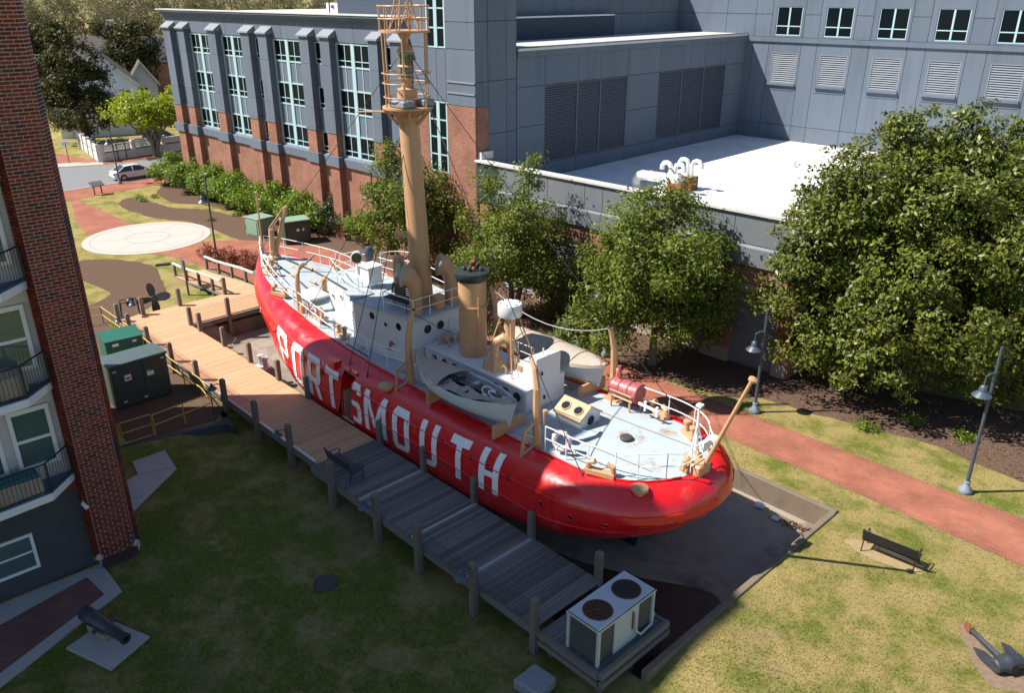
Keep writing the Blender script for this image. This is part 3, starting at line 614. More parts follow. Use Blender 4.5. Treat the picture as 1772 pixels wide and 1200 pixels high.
# companion hood with a curved back
b = MB(); prof = [(8.35,4.13)] + [(7.12+1.2*math.cos(q*math.pi/12), 4.13+1.12*math.sin(q*math.pi/12)) for q in range(0,7)] + [(7.12,4.13)]
n = len(prof); vs = [(p[0],.30,p[1]) for p in prof]+[(p[0],-.72,p[1]) for p in prof]
b.add(vs, [tuple(range(n)), tuple(range(2*n-1,n-1,-1))]+[(i,n+i,n+(i+1)%n,(i+1)%n) for i in range(n)])
hd = b.build('companion_hood', M['white'], ship); MB().box(7.04,7.115,-.9,.42,2.98,5.28).build('door_panel', M['white'], hd, bevel=.01)
MB().box(6.98,7.04,-.03,.03,3.5,3.65).build('handle', M['black'], hd); MB().box(6.98,7.04,.12,.17,4.55,4.7).build('handle', M['black'], hd)
MB().box(7.12,7.9,-1.25,-.9,2.98,4.25).build('side_locker', M['white'], hd, bevel=.02)
MB().tube([(7.2,-.1,5.25),(7.2,-.1,5.55)],.03,6).build('horn_stem', M['whiterail'], hd)
# skylight
sk = MB().prism([(4.65,.56),(5.9,.56),(5.9,-.56),(4.65,-.56)], 3.1, 3.62).build('skylight', M['white'], ship, bevel=.02)
b = MB(); b.add([(4.6,.64,3.60),(5.95,.64,3.60),(5.95,0,4.02),(4.6,0,4.02),(4.6,.64,3.66),(5.95,.64,3.66),(5.95,0,4.08),(4.6,0,4.08)], [(0,3,2,1),(4,5,6,7),(0,1,5,4),(1,2,6,5),(2,3,7,6),(3,0,4,7)]); b.build('lid', M['buff'], sk)
b = MB(); b.add([(4.6,-.64,3.60),(5.95,-.64,3.60),(5.95,0,4.02),(4.6,0,4.02),(4.6,-.64,3.66),(5.95,-.64,3.66),(5.95,0,4.08),(4.6,0,4.08)], [(0,1,2,3),(4,7,6,5),(0,4,5,1),(1,5,6,2),(2,6,7,3),(3,7,4,0)]); b.build('lid', M['buff'], sk)
nl = Vector((0,.42,.72)).normalized()
for s in (4.96,5.58): wall_port(sk, (s,.32,3.875), nl, .19, 'buff', 'porthole')
MB().add([(4.66,.6,3.62),(4.66,-.6,3.62),(4.66,0,3.98)],[(0,1,2)]).build('gable', M['white'], sk); wall_port(sk, (4.65,0,3.5), (-1,0,0), .22, 'white')

# ---------------- funnel
fu = thing('funnel', None, None); fu.parent = ship
MB().lathe([(.57,4.12),(.57,7.38)], 32, (11.15,0,0)).build('casing', M['buff'], fu, smooth=True)
MB().lathe([(.61,7.25),(.64,7.27),(.70,7.36),(.735,7.5),(.72,7.62),(.5,7.66),(0,7.66)], 32, (11.15,0,.12)).build('cap_ring', M['darkgreen'], fu, smooth=True)
for i in range(7):
    a = i*.9; r = .12+.3*((i*37) % 10)/10; MB().lathe([(.09,0),(.09,.12),(.06,.16),(0,.18)], 10, (11.1+r*math.cos(a), r*math.sin(a), 7.78)).build('stack_pipe', M['darkgreen'] if i != 3 else M['rust'], fu, smooth=True)
MB().tube([(11.25,-.1,7.78),(11.25,-.1,8.05),(11.0,-.1,8.15)], .09, 8).build('whistle_pipe', M['rust'], fu, smooth=True)
MB().lathe([(.612,6.3),(.612,6.34)], 32, (11.1,0,0)).build('band', M['buff'], fu)
b = MB()
for a in (-2.0,-1.75): b.tube([(11.1+.68*math.cos(a),.68*math.sin(a),5.1),(11.1+.68*math.cos(a),.68*math.sin(a),7.2)], .018, 6)
for i in range(8):
    z = 5.2+i*.26; b.tube([(11.1+.68*math.cos(-2.0),.68*math.sin(-2.0),z),(11.1+.68*math.cos(-1.75),.68*math.sin(-1.75),z)], .012, 5)
b.build('ladder', M['black'], fu)
b = MB(); a = 2.75
b.tube([(11.1+.64*math.cos(a),.64*math.sin(a),4.2),(11.1+.64*math.cos(a),.64*math.sin(a),6.8)], .03, 6); b.build('steam_pipe', M['buff'], fu)
# ---------------- mast with lantern gallery
ma = thing('mast', None, None); ma.parent = ship; MX = 14.45
mlean = lambda z: MX + (z-5.3)*.05
MB().tube([(mlean(5.0),0,5.0),(mlean(9),0,9),(mlean(13.6),0,13.6)], [.47,.44,.40], 24).build('column', M['buff'], ma, smooth=True)
gx = mlean(13.7)
MB().lathe([(.4,13.35),(.95,13.68),(1.02,13.70),(1.02,13.78),(0,13.78)], 24, (gx,0,0)).build('platform', M['buff'], ma, smooth=True)
for i in range(8):
    a = i*math.pi/4+.2; MB().tube([(gx+.41*math.cos(a),.41*math.sin(a),13.05),(gx+.93*math.cos(a),.93*math.sin(a),13.66)], .05, 6).build('bracket', M['buff'], ma, smooth=True)
MB().lathe([(.40,13.78),(.40,14.45),(.2,14.5),(.2,14.8)], 16, (gx,0,0)).build('pedestal', M['buff'], ma, smooth=True)
MB().lathe([(.30,14.8),(.33,14.85),(.30,14.86)], 16, (gx,0,0)).build('lantern_base', M['buff'], ma, smooth=True)
MB().lathe([(.24,14.86),(.27,15.05),(.24,15.25)], 16, (gx,0,0)).build('lens', M['lens'], ma, smooth=True)
MB().lathe([(.30,15.25),(.35,15.3),(.30,15.36)], 16, (gx,0,0)).build('lens_ring', M['buff'], ma, smooth=True)
MB().lathe([(.26,15.36),(.28,15.6),(.26,15.84)], 16, (gx,0,0)).build('lens', M['lens'], ma, smooth=True)
MB().lathe([(.32,15.84),(.33,15.9),(.16,16.1),(.05,16.2),(0,16.4)], 16, (gx,0,0)).build('lantern_cap', M['buff'], ma, smooth=True)
for i in range(8):
    a = i*math.pi/4; MB().tube([(gx+.29*math.cos(a),.29*math.sin(a),14.85),(gx+.29*math.cos(a),.29*math.sin(a),15.86)], .015, 5).build('astragal', M['buff'], ma)
for z, r in ((14.15,.92),(14.68,.94),(15.05,.95)): MB().torus((gx,0,z), r, .026, (0,0,1), 32, 6).build('gallery_rail', M['buff'], ma, smooth=True)
for i in range(6):
    a = i*math.pi/3+.3; MB().tube([(gx+.9*math.cos(a),.9*math.sin(a),13.78),(gx+.95*math.cos(a),.95*math.sin(a),16.55)], .035, 6).build('stanchion', M['buff'], ma, smooth=True)
MB().lathe([(.55,16.52),(1.0,16.55),(1.0,16.63),(0,16.63)], 24, (gx,0,0)).build('upper_platform', M['buff'], ma, smooth=True)
for i in range(12):
    a = i*math.pi/6+.1; MB().tube([(gx+.97*math.cos(a),.97*math.sin(a),16.6),(gx+.97*math.cos(a),.97*math.sin(a),17.55)], .022, 6).build('stanchion', M['buff'], ma, smooth=True)
for z in (17.05,17.5): MB().torus((gx,0,z), .98, .028, (0,0,1), 32, 6).build('gallery_rail', M['buff'], ma, smooth=True)
MB().lathe([(.28,16.5),(.1,16.2),(.05,16.0)], 12, (gx,0,0)).build('lamp_cone', M['buff'], ma, smooth=True)
for i in range(4):
    a = i*math.pi/2+.6; b = MB(); b.tube([(gx+.6*math.cos(a),.6*math.sin(a),16.63),(gx+.2*math.cos(a),.2*math.sin(a),18.2)], .03, 6); b.tube([(gx+.6*math.cos(a),.6*math.sin(a),16.63),(gx+.25*math.cos(a+1.57),.25*math.sin(a+1.57),17.7)], .02, 5); b.build('lattice_leg', M['buff'], ma, smooth=True)
MB().lathe([(.3,18.0),(.3,18.3),(.12,18.4),(.1,20.2)], 12, (gx,0,0)).build('top_mast', M['buff'], ma, smooth=True)
for y, nm in ((.5,0),(-.5,0)): MB().box(gx-.8,gx+.2,y-.28,y+.28,13.8,14.06).build('gallery_locker', M['slate_louvre'], ma, bevel=.04)
MB().tube([(gx+.9,.2,13.5),(gx+2.3,.9,13.42)], [.05,.03], 6).build('signal_arm', M['buff'], ma, smooth=True)
MB().tube([(MX+.42,.28,8.4),(MX+.8,.42,8.45),(MX+1.0,.5,8.48)], [.07,.09,.2], 10).build('fog_horn', M['buff'], ma, smooth=True)
# bell and bell post
be = MB().lathe([(.26,5.43),(.26,7.35),(.2,7.4),(0,7.42)], 16, (15.7,.3,0)).build('bell_post', M['buff'], ship, smooth=True)
MB().lathe([(.24,0),(.2,.06),(.15,.28),(.13,.5),(.10,.58),(0,.6)], 16, (15.45,.45,6.6)).build('bell', M['bronze'], be, smooth=True)
MB().tube([(15.45,.45,7.2),(15.1,.3,7.45),(14.8,.1,7.7)], .05, 6).build('bell_bracket', M['buff'], be, smooth=True)
# cowl ventilators
def cowl(x, y, z0, h, r, face, nm='cowl_vent'):
    o = MB().tube([(x,y,z0),(x,y,z0+h-.5),(x+face[0]*.05,y+face[1]*.05,z0+h-.15),(x+face[0]*.25,y+face[1]*.25,z0+h+.12),(x+face[0]*.48,y+face[1]*.48,z0+h+.2)], [r,r,r*1.2,r*1.55,r*1.75], 20).build(nm, M['buff'], ship, smooth=True)
    c = Vector((x+face[0]*.48,y+face[1]*.48,z0+h+.2)); ax_ = Vector((face[0],face[1],.25)).normalized()
    MB().lathe([(r*1.78,-.05),(r*1.78,.02),(r*1.2,.1),(0,.14)], 20, c, ax_).build('mouth_cover', M['canvas'], o, smooth=True); return o
cowl(13.7,.95,5.4,1.55,.28,(.55,.83)); cowl(13.75,-1.0,5.4,1.6,.28,(.55,.83))
MB().box(13.35,13.75,-.35,.1,5.43,6.05).build('mast_locker', M['buff'], ship, bevel=.02)
# machinery cowl (goose-neck) and fittings on the trunk roof
go = MB().tube([(9.45,.35,4.5),(9.45,.35,5.0),(9.4,.3,5.25),(9.2,.1,5.42),(9.0,-.1,5.3),(8.95,-.15,5.0)], [.19,.19,.2,.21,.2,.18], 16).build('gooseneck_vent', M['buff'], ship, smooth=True)
b = MB(); b.add([(9.1,.75,4.13),(9.8,.75,4.13),(9.8,-.05,4.13),(9.1,-.05,4.13),(9.28,.53,4.55),(9.62,.53,4.55),(9.62,.18,4.55),(9.28,.18,4.55)], [(0,3,2,1),(4,5,6,7),(0,1,5,4),(1,2,6,5),(2,3,7,6),(3,0,4,7)]); b.build('base', M['buff'], go)
MB().lathe([(.23,4.55),(.23,4.6),(.2,4.62)],16,(9.45,.35,0)).build('collar', M['buff'], go); MB().lathe([(.22,5.0),(.22,5.05),(.19,5.07)],16,(9.45,.35,0)).build('collar', M['buff'], go)
MB().lathe([(.0,4.0),(.12,4.15),(.3,4.4),(.3,4.62),(.0,4.7)], 16, (8.05,.05,.05)).build('expansion_tank', M['buff'], ship, smooth=True)
for k, (x, y) in enumerate(((8.7,.45),(9.0,-.5),(8.55,-.3),(12.6,-.1),(12.3,.35),(12.75,.5))):
    MB().tube([(x,y,4.12),(x,y,4.4),(x+.1,y+.03,4.48),(x+.17,y+.05,4.36)], .045, 8).build('pipe_bend', M['buff'], ship, smooth=True)
for x, y in ((12.75,.1),(12.3,-.35),(12.55,-.6)): MB().lathe([(.1,0),(.22,.12),(.24,.3),(.12,.42),(0,.44)],12,(x,y,4.13)).build('mushroom_vent', M['buff'], ship, smooth=True)
b = MB(); b.tube([(9.0,-.3,4.2),(8.6,-.35,4.3),(8.3,-.4,4.25)], .04, 6); b.tube([(8.75,-.1,4.15),(8.75,-.1,4.75),(8.75,-.3,4.75),(8.75,-.3,4.15)], .03, 6); b.build('pipework', M['buff'], ship, smooth=True)
# radar / beacon drum on a tapered post
rp = thing('beacon_post', None, None); rp.parent = ship
MB().tube([(9.05,-.15,4.13),(9.1,-.15,6.35)], [.11,.24], 16).build('post', M['buff'], rp, smooth=True)
MB().lathe([(.46,6.35),(.48,6.38),(.48,6.82),(.46,6.86),(0,6.88)], 28, (9.1,-.15,0)).build('drum', M['white'], rp, smooth=True)
for i in range(6): MB().lathe([(.03,0),(.03,.03),(0,.035)],6,(9.1+.38*math.cos(i*1.047),-.15+.38*math.sin(i*1.047),6.87)).build('bolt', M['black'], rp)
for x, y in ((9.9,.6),(8.2,.6),(9.9,-.9),(8.2,-.85)): MB().tube([(x,y,4.13),(9.1+(x-9.1)*.3,-.15+(y+.15)*.3,6.36)], .03, 6).build('strut', M['buff'], rp, smooth=True)
# ---------------- boat davits
def davit(s, sg, curve=1, z0=None):
    d = thing('boat_davit', None, None); d.parent = ship; z = z0 or zd(s)
    y = 2.45*sg
    MB().tube([(s,y*.95,z+.05),(s,y*.97,z+1.2),(s+.05*curve,y*.95,z+2.2),(s+.32*curve,y*.9,z+2.85),(s+.62*curve,y*.86,z+3.15)], [.17,.155,.14,.10,.07], 8).build('arm', M['buff'], d, smooth=False)
    b = MB(); yo = y+.55*sg; t = .05
    b.tube([(s,y*.95,z+1.05),(s,yo,z+.75),(s,yo+.1*sg,z-.35)], .07, 4); b.tube([(s,y*.95,z+.1),(s,yo,z-.12)], .06, 4); b.tube([(s,y*.95,z+.3),(s,yo,z+.72)], .05, 4); b.build('foot_frame', M['buff'], d)
    b = MB(); b.box(s-.32,s+.32,y*.95-.14,y*.95+.14,z+.0,z+.09); b.build('base_plate', M['buff'], d)
    b = MB(); b.tube([(s-.25,y*.92,z+.9),(s-.25,y*.92,z+1.25),(s-.3,y*.92,z+1.4)], .05, 6); b.lathe([(.09,0),(.09,.12),(0,.15)],10,(s-.3,y*.92,z+1.38)); b.tube([(s-.25,y*.92,z+.95),(s,y*.95,z+.95)], .04, 6); b.build('crank', M['buff'], d, smooth=True)
    MB().lathe([(.04,0),(.09,.04),(.04,.1)],8,(s+.62*curve,y*.86,z+3.1)).build('block', M['black'], d)
    return d
davit(12.45,1,-.2); davit(5.1,1,.9); davit(5.55,-1,.25); davit(12.3,-1,.25)
b = MB().lathe([(0,-.22),(.2,-.2),(.34,-.05),(.34,.06),(.2,.16),(0,.18)], 20, (13.0,3.18,3.0)); b.build('boat_fender', M['buff'], ship, smooth=True)
# boat chocks
for s in (6.6,10.4):
    for sg in (1,-1): MB().prism([(s-.06,sg*1.5),(s+.06,sg*1.5),(s+.06,sg*3.1),(s-.06,sg*3.1)], 3.1, 3.62).build('boat_chock', M['buff'], ship, bevel=.015)
# ---------------- railings
def rail(pts, h=.95, mid=(.5,), r=.022, step=None, m='whiterail', nm='railing', lean=0):
    o = MB().tube([(p[0],p[1],p[2]+h) for p in pts], r, 6).build(nm, M[m], ship, smooth=True)
    b = MB()
    for f in mid: b.tube([(p[0],p[1],p[2]+h*f) for p in pts], r*.85, 6)
    b.build('mid_rail', M[m], o, smooth=True)
    for p in (step or pts): MB().tube([(p[0],p[1],p[2]-.03),(p[0],p[1],p[2]+h)], r, 6).build('stanchion', M[m], o, smooth=True)
    return o
def edge(s0, s1, n, sg, inset=.12):
    out = []
    for i in range(n):
        s = s0+(s1-s0)*i/(n-1); y = max(.02, lerp_edge(s)-inset)*sg; out.append((s, y, zd(s)+.02))
    return out
def lerp_edge(s):
    L = LV[0]; u = min(1, max(0, (s-L['sa'])/(L['sb']-L['sa']))); return hullp(u, 0)[1]
pe = edge(4.6,.35,14,1); se = edge(4.2,.35,13,-1)
st = [pe[i] for i in (0,3,6,9,11,13)]
rail(pe + [(.06,.9,zd(0)),(.0,.35,zd(0)),(.0,-.35,zd(0))], step=st+[(.0,.35,zd(0))])
rail(se + [(.06,-.9,zd(0)),(.0,-.4,zd(0))], step=[se[i] for i in (0,4,8,12)])
pf = edge(28.9,18.0,28,1); rail(pf, step=pf[::3])
sf = edge(28.9,20.5,24,-1); rail(sf, step=sf[::3])
rf = [(17.05,1.95,5.43),(15.0,1.70,5.43),(13.2,1.48,5.43),(13.2,.6,5.43),(13.2,-.6,5.43),(13.2,-1.48,5.43),(15,-1.7,5.43),(17.05,-1.95,5.43)]
rail(rf[1:], h=.85, r=.02)
rb = [(21.0,.55,5.37),(19.6,1.08,5.37),(17.4,1.36,5.37)]; rail(rb, h=.85, r=.02)
rail([(17.4,-1.36,5.37),(19.6,-1.08,5.37),(20.9,-.7,5.37),(21.0,0,5.37)], h=.85, r=.02)
arc = [(18.6+1.1*math.cos(q*.35),-1.5-1.1*math.sin(q*.35),5.37) for q in range(10)]; rail(arc, h=.9, r=.022, step=arc[::2])
rail([(13.2,1.95,3.25),(14.2,2.25,3.25),(15.4,2.4,3.3),(17.0,2.42,3.4)], h=.85, r=.018)
rail([(10.5,-1.0,4.13),(9.5,-1.0,4.13),(8.6,-1.0,4.13)], h=.7, r=.015)
# ---------------- bow gear
wl = thing('bow_crane', None, None); wl.parent = ship
MB().lathe([(.34,0),(.36,.12),(.26,.2),(.24,.45)],16,(27.7,.0,zd(27.7)+.05)).build('pedestal', M['buff'], wl, smooth=True)
z0 = zd(27.7)
MB().tube([(27.7,.05,z0+.4),(27.65,.02,z0+1.7)], [.17,.15], 8).build('post', M['buff'], wl, smooth=True)
MB().tube([(27.7,-.12,z0+.4),(27.2,-.75,z0+2.9)], [.14,.10], 8).build('jib', M['buff'], wl, smooth=True)
MB().tube([(27.65,.02,z0+1.7),(27.2,-.75,z0+2.9)], .045, 6).build('stay', M['buff'], wl, smooth=True); MB().tube([(27.72,.1,z0+1.75),(27.24,-.68,z0+2.9)], .035, 6).build('stay', M['buff'], wl, smooth=True)
MB().tube([(28.95,0,zd(29)),(28.9,0,7.95)], [.055,.04], 8).build('jack_staff', M['buff'], ship, smooth=True); MB().lathe([(.05,0),(.09,.06),(.07,.1),(0,.1)],8,(28.9,0,7.93)).build('jack_staff_cap', M['buff'], ship)
MB().tube([(28.9,.1,zd(29)+.05),(28.9,.1,zd(29)+.4),(28.6,.3,zd(29)+.5)], .13, 8).build('bow_roller', M['buff'], ship, smooth=True)
def bitt(s, y, yaw=0):
    o = MB().box(-.42,.42,-.16,.16,0,.14).build('bitts', M['buff'], ship, bevel=.02, M=Matrix.Translation((s,y,zd(s)+.03)) @ Matrix.Rotation(yaw,4,'Z'))
    for dx in (-.24,.24): MB().lathe([(.11,.12),(.10,.42),(.14,.44),(.14,.52),(.05,.56),(0,.56)],12,(dx,0,0)).build('bollard', M['buff'], o, smooth=True)
for s, y, a in ((25.6,1.35,.3),(19.9,2.05,0),(23.9,-1.55,-.25),(1.5,-1.75,-.5),(17.9,2.1,0),(26.6,.95,.4)): bitt(s, y, a)
def chock(s, sg, yaw=0):
    b = MB(); b.box(-.5,.5,-.14,.14,0,.16); b.tube([(-.45,0,.1),(-.42,0,.38),(-.2,0,.46)],.1,8); b.tube([(.45,0,.1),(.42,0,.38),(.2,0,.46)],.1,8)
    b.build('mooring_chock', M['buff'], ship, M=Matrix.Translation((s, sg*(lerp_edge(s)-.05), zd(s)+.02)) @ Matrix.Rotation(yaw,4,'Z'))
chock(2.1,1,.35); chock(3.4,-1,-.3); chock(23.2,1,.25); chock(.2,0,1.57)
# curved anchor davit at the port bow, second small one on deck
zc = zd(21.4)
MB().tube([(21.2,2.3,zc),(21.2,2.3,zc+1.3),(21.3,2.2,zc+1.75),(21.6,1.9,zc+2.0),(21.85,1.55,zc+2.0),(22.0,1.3,zc+1.9)], [.13,.12,.11,.09,.08,.07], 8).build('anchor_davit', M['buff'], ship, smooth=True)
MB().tube([(20.5,2.2,zc-.2),(20.5,2.2,zc+.6)], .05, 6).build('davit_post', M['buff'], ship)
MB().lathe([(.2,0),(.2,.35),(.14,.5),(0,.52)],12,(20.95,2.25,zc-.1)).build('capstan', M['buff'], ship, smooth=True)
MB().tube([(22.2,.3,zd(22)),(22.2,.3,zd(22)+.75),(22.05,.2,zd(22)+.92),(21.8,.1,zd(22)+.75)], .15, 10).build('hawse_vent', M['buff'], ship, smooth=True)
b = MB(); b.box(21.2,22.7,.55,1.75,zd(22)+.22,zd(22)+.34); b.build('hatch_cover', M['white'], ship, bevel=.03); MB().box(21.4,22.5,.7,1.6,zd(22),zd(22)+.22).build('hatch_coaming', M['deck'], ship)
for y in (.62,-.55):
    pts = [(27.3,y*.6,zd(27.3)+.12)]+[(27.3-i*.55,y*(.6+.09*i),zd(27.3-i*.55)+.13) for i in range(1,10)]; MB().tube(pts, .045, 6).build('anchor_chain', M['black'], ship, smooth=True)
for s, y in ((24.6,.6),(23.4,.2),(25.0,-.6)): MB().tube([(s-.25,y,zd(s)+.16),(s+.25,y+.05,zd(s)+.18)], .06, 6).build('cleat', M['buff'], ship)
MB().tube([(25.1,.1,zd(25)+.1),(24.7,-.75,zd(25)+.95)], .05, 6).build('stopper_bar', M['black'], ship)
# searchlight with shroud
se_ = MB().lathe([(.16,5.37),(.1,5.45),(.09,6.0)],12,(20.0,-.35,0)).build('searchlight', M['white'], ship, smooth=True)
MB().lathe([(.26,-.3),(.28,.2),(.3,.24),(.27,.26)],18,(20.0,-.35,6.25),(-.75,.55,.1)).build('drum', M['white'], se_, smooth=True); MB().lathe([(.25,0),(.25,.01)],18,Vector((20.0,-.35,6.25))+Vector((-.75,.55,.1)).normalized()*.265,(-.75,.55,.1)).build('glass', M['portglass'], se_)
b = MB(); b.lathe([(.12,0),(.2,.35),(.24,.6),(.16,.8),(0,.88)],10,(19.7,-.85,5.9)); b.tube([(19.7,-.85,5.37),(19.7,-.85,6.0)],.16,8); b.build('shrouded_instrument', M['lamp'], ship, smooth=True)
# stern deck fittings
MB().lathe([(.2,0),(.24,.05),(.24,.1),(.2,.14),(0,.16)],16,(2.95,.0,zd(3)+.1)).build('deck_plate', M['iron_cover'], ship, smooth=True)
MB().lathe([(.16,0),(.2,.12),(.28,.16),(.28,.26),(.2,.3),(0,.31)],16,(.62,2.2,zd(.6)-.22)).build('mushroom_vent', M['buff'], ship, smooth=True)
MB().tube([(-.15,-.05,zd(0)-.05),(-1.55,-.05,7.25)], [.085,.06], 10).build('flag_staff', M['buff'], ship, smooth=True); MB().lathe([(.06,0),(.14,.05),(.14,.12),(.05,.16)],12,(-1.55,-.05,7.22),(-.37,0,.93)).build('flag_staff_cap', M['buff'], ship, smooth=True)
b = MB(); b.prism([(-.32,.3),(.15,.3),(.15,-.35),(-.32,-.35)], zd(0)-.12, zd(0)+.32); b.build('staff_step', M['buff'], ship, bevel=.05)
o = MB().tube([(.75,-1.05,zd(.7)),(.78,-1.05,zd(.7)+1.75)], [.07,.035], 8).build('stern_light_post', M['whiterail'], ship, smooth=True)
for dy, dx in ((.3,0),(-.12,.25),(-.1,-.25)): MB().tube([(.75+dx,-1.05+dy,zd(.7)),(.77,-1.05,zd(.7)+1.1)], .025, 6).build('brace', M['whiterail'], o)
MB().box(.66,.86,-1.15,-.95,zd(.7)+1.72,zd(.7)+1.8).build('light_bracket', M['whiterail'], o)
b = MB(); b.box(-.12,.02,-.5,-.1,zd(0)+.65,zd(0)+1.0); b.box(-.22,.1,-.95,-.55,zd(0)+.75,zd(0)+.95); b.build('name_light', M['whiterail'], ship)
b = MB(); b.tube([(3.9,-1.9,zd(4)+.55),(2.9,-1.78,zd(3)+.55)],.06,6); b.tube([(3.6,-1.88,zd(4)+.35),(3.6,-1.88,zd(4)+.75)],.05,6); b.tube([(3.0,-1.8,zd(4)+.35),(3.0,-1.8,zd(4)+.75)],.05,6); b.build('gangway_hook', M['whiterail'], ship)
# ---------------- rigging
def wire(a, c, r=.012, sag=0, m='wire', n=10):
    pts = [Vector(a).lerp(Vector(c), i/n) - Vector((0,0,sag*4*(i/n)*(1-i/n))) for i in range(n+1)]
    MB().tube(pts, r, 5, cap=False).build('rigging_wire', M[m], ship)
tp = (mlean(13.2), 0, 13.2)
wire(tp, (15.8, 3.25, 2.75), .018); wire(tp, (14.35, 3.3, 2.7), .018); wire(tp, (20.3, 3.2, 3.0), .016); wire(tp, (13.3,-3.0,2.9), .016); wire(tp, (15.8,-3.1,2.9), .016); wire(tp, (20.3,-3.1,3.1), .014)
for (s, y, z) in ((15.8,3.25,2.75),(14.35,3.3,2.7),(20.3,3.2,3.0)):
    d = (Vector(tp)-Vector((s,y,z))).normalized(); p = Vector((s,y,z)); MB().tube([p, p+d*.5], .035, 6).build('turnbuckle', M['wire'], ship)
MB().tube([(15.85,3.15,4.0),(14.2,3.18,3.95)], .035, 6).build('shroud_spreader', M['wire'], ship)
wire((gx,0,16), (2.0,2.9,2.7), .018, .1); wire((gx,0,16), (1.5,-2.6,2.9), .016, .15); wire((gx,0,16), (28.8,0,5.0), .014, .1)
wire((5.55+.2,-2.2,6.2), (12.4,-2.2,6.15), .022, .75, 'wirelight'); wire((5.7,2.1,6.15),(12.4,2.1,6.1),.014,.15)
d = (Vector((gx,0,16))-Vector((2.0,2.9,2.7))).normalized(); MB().tube([Vector((2.0,2.9,2.7)), Vector((2.0,2.9,2.7))+d*1.1], .03, 6).build('turnbuckle', M['wire'], ship)
MB().lathe([(.05,0),(.07,.1),(.05,.2)],8,(9.1,.02,6.6)).build('insulator', M['black'], ship)

b = MB()
for y in (-1.1,1.2):
    pts = [(q, y*(1 if abs(y) < lerp_edge(q)-.15 else 0), zd(q)+.10*(1-(y/max(.5,lerp_edge(q)))**2)+.016) for q in [.9+i*.6 for i in range(9)] if abs(y) < lerp_edge(q)-.12]
    if len(pts) > 2: b.tube(pts, .007, 4)
b.build('deck_seam', M['rust'], ship)

# welded plate laps on the shell
for s_ in (3.1,5.75,8.35,10.45,12.3,14.35,17.35,19.0,20.6,22.8,24.6,26.4):
    sec = section(s_); pts = []
    for (ya, za), (yb, zb) in zip(sec[4:9], sec[5:10]):
        for f in (0,.5): pts.append((s_, ya+(yb-ya)*f+.002, za+(zb-za)*f))
    MB().tube(pts, .014, 4, cap=False).build('plate_lap', M['hull_red'], ship, smooth=True)
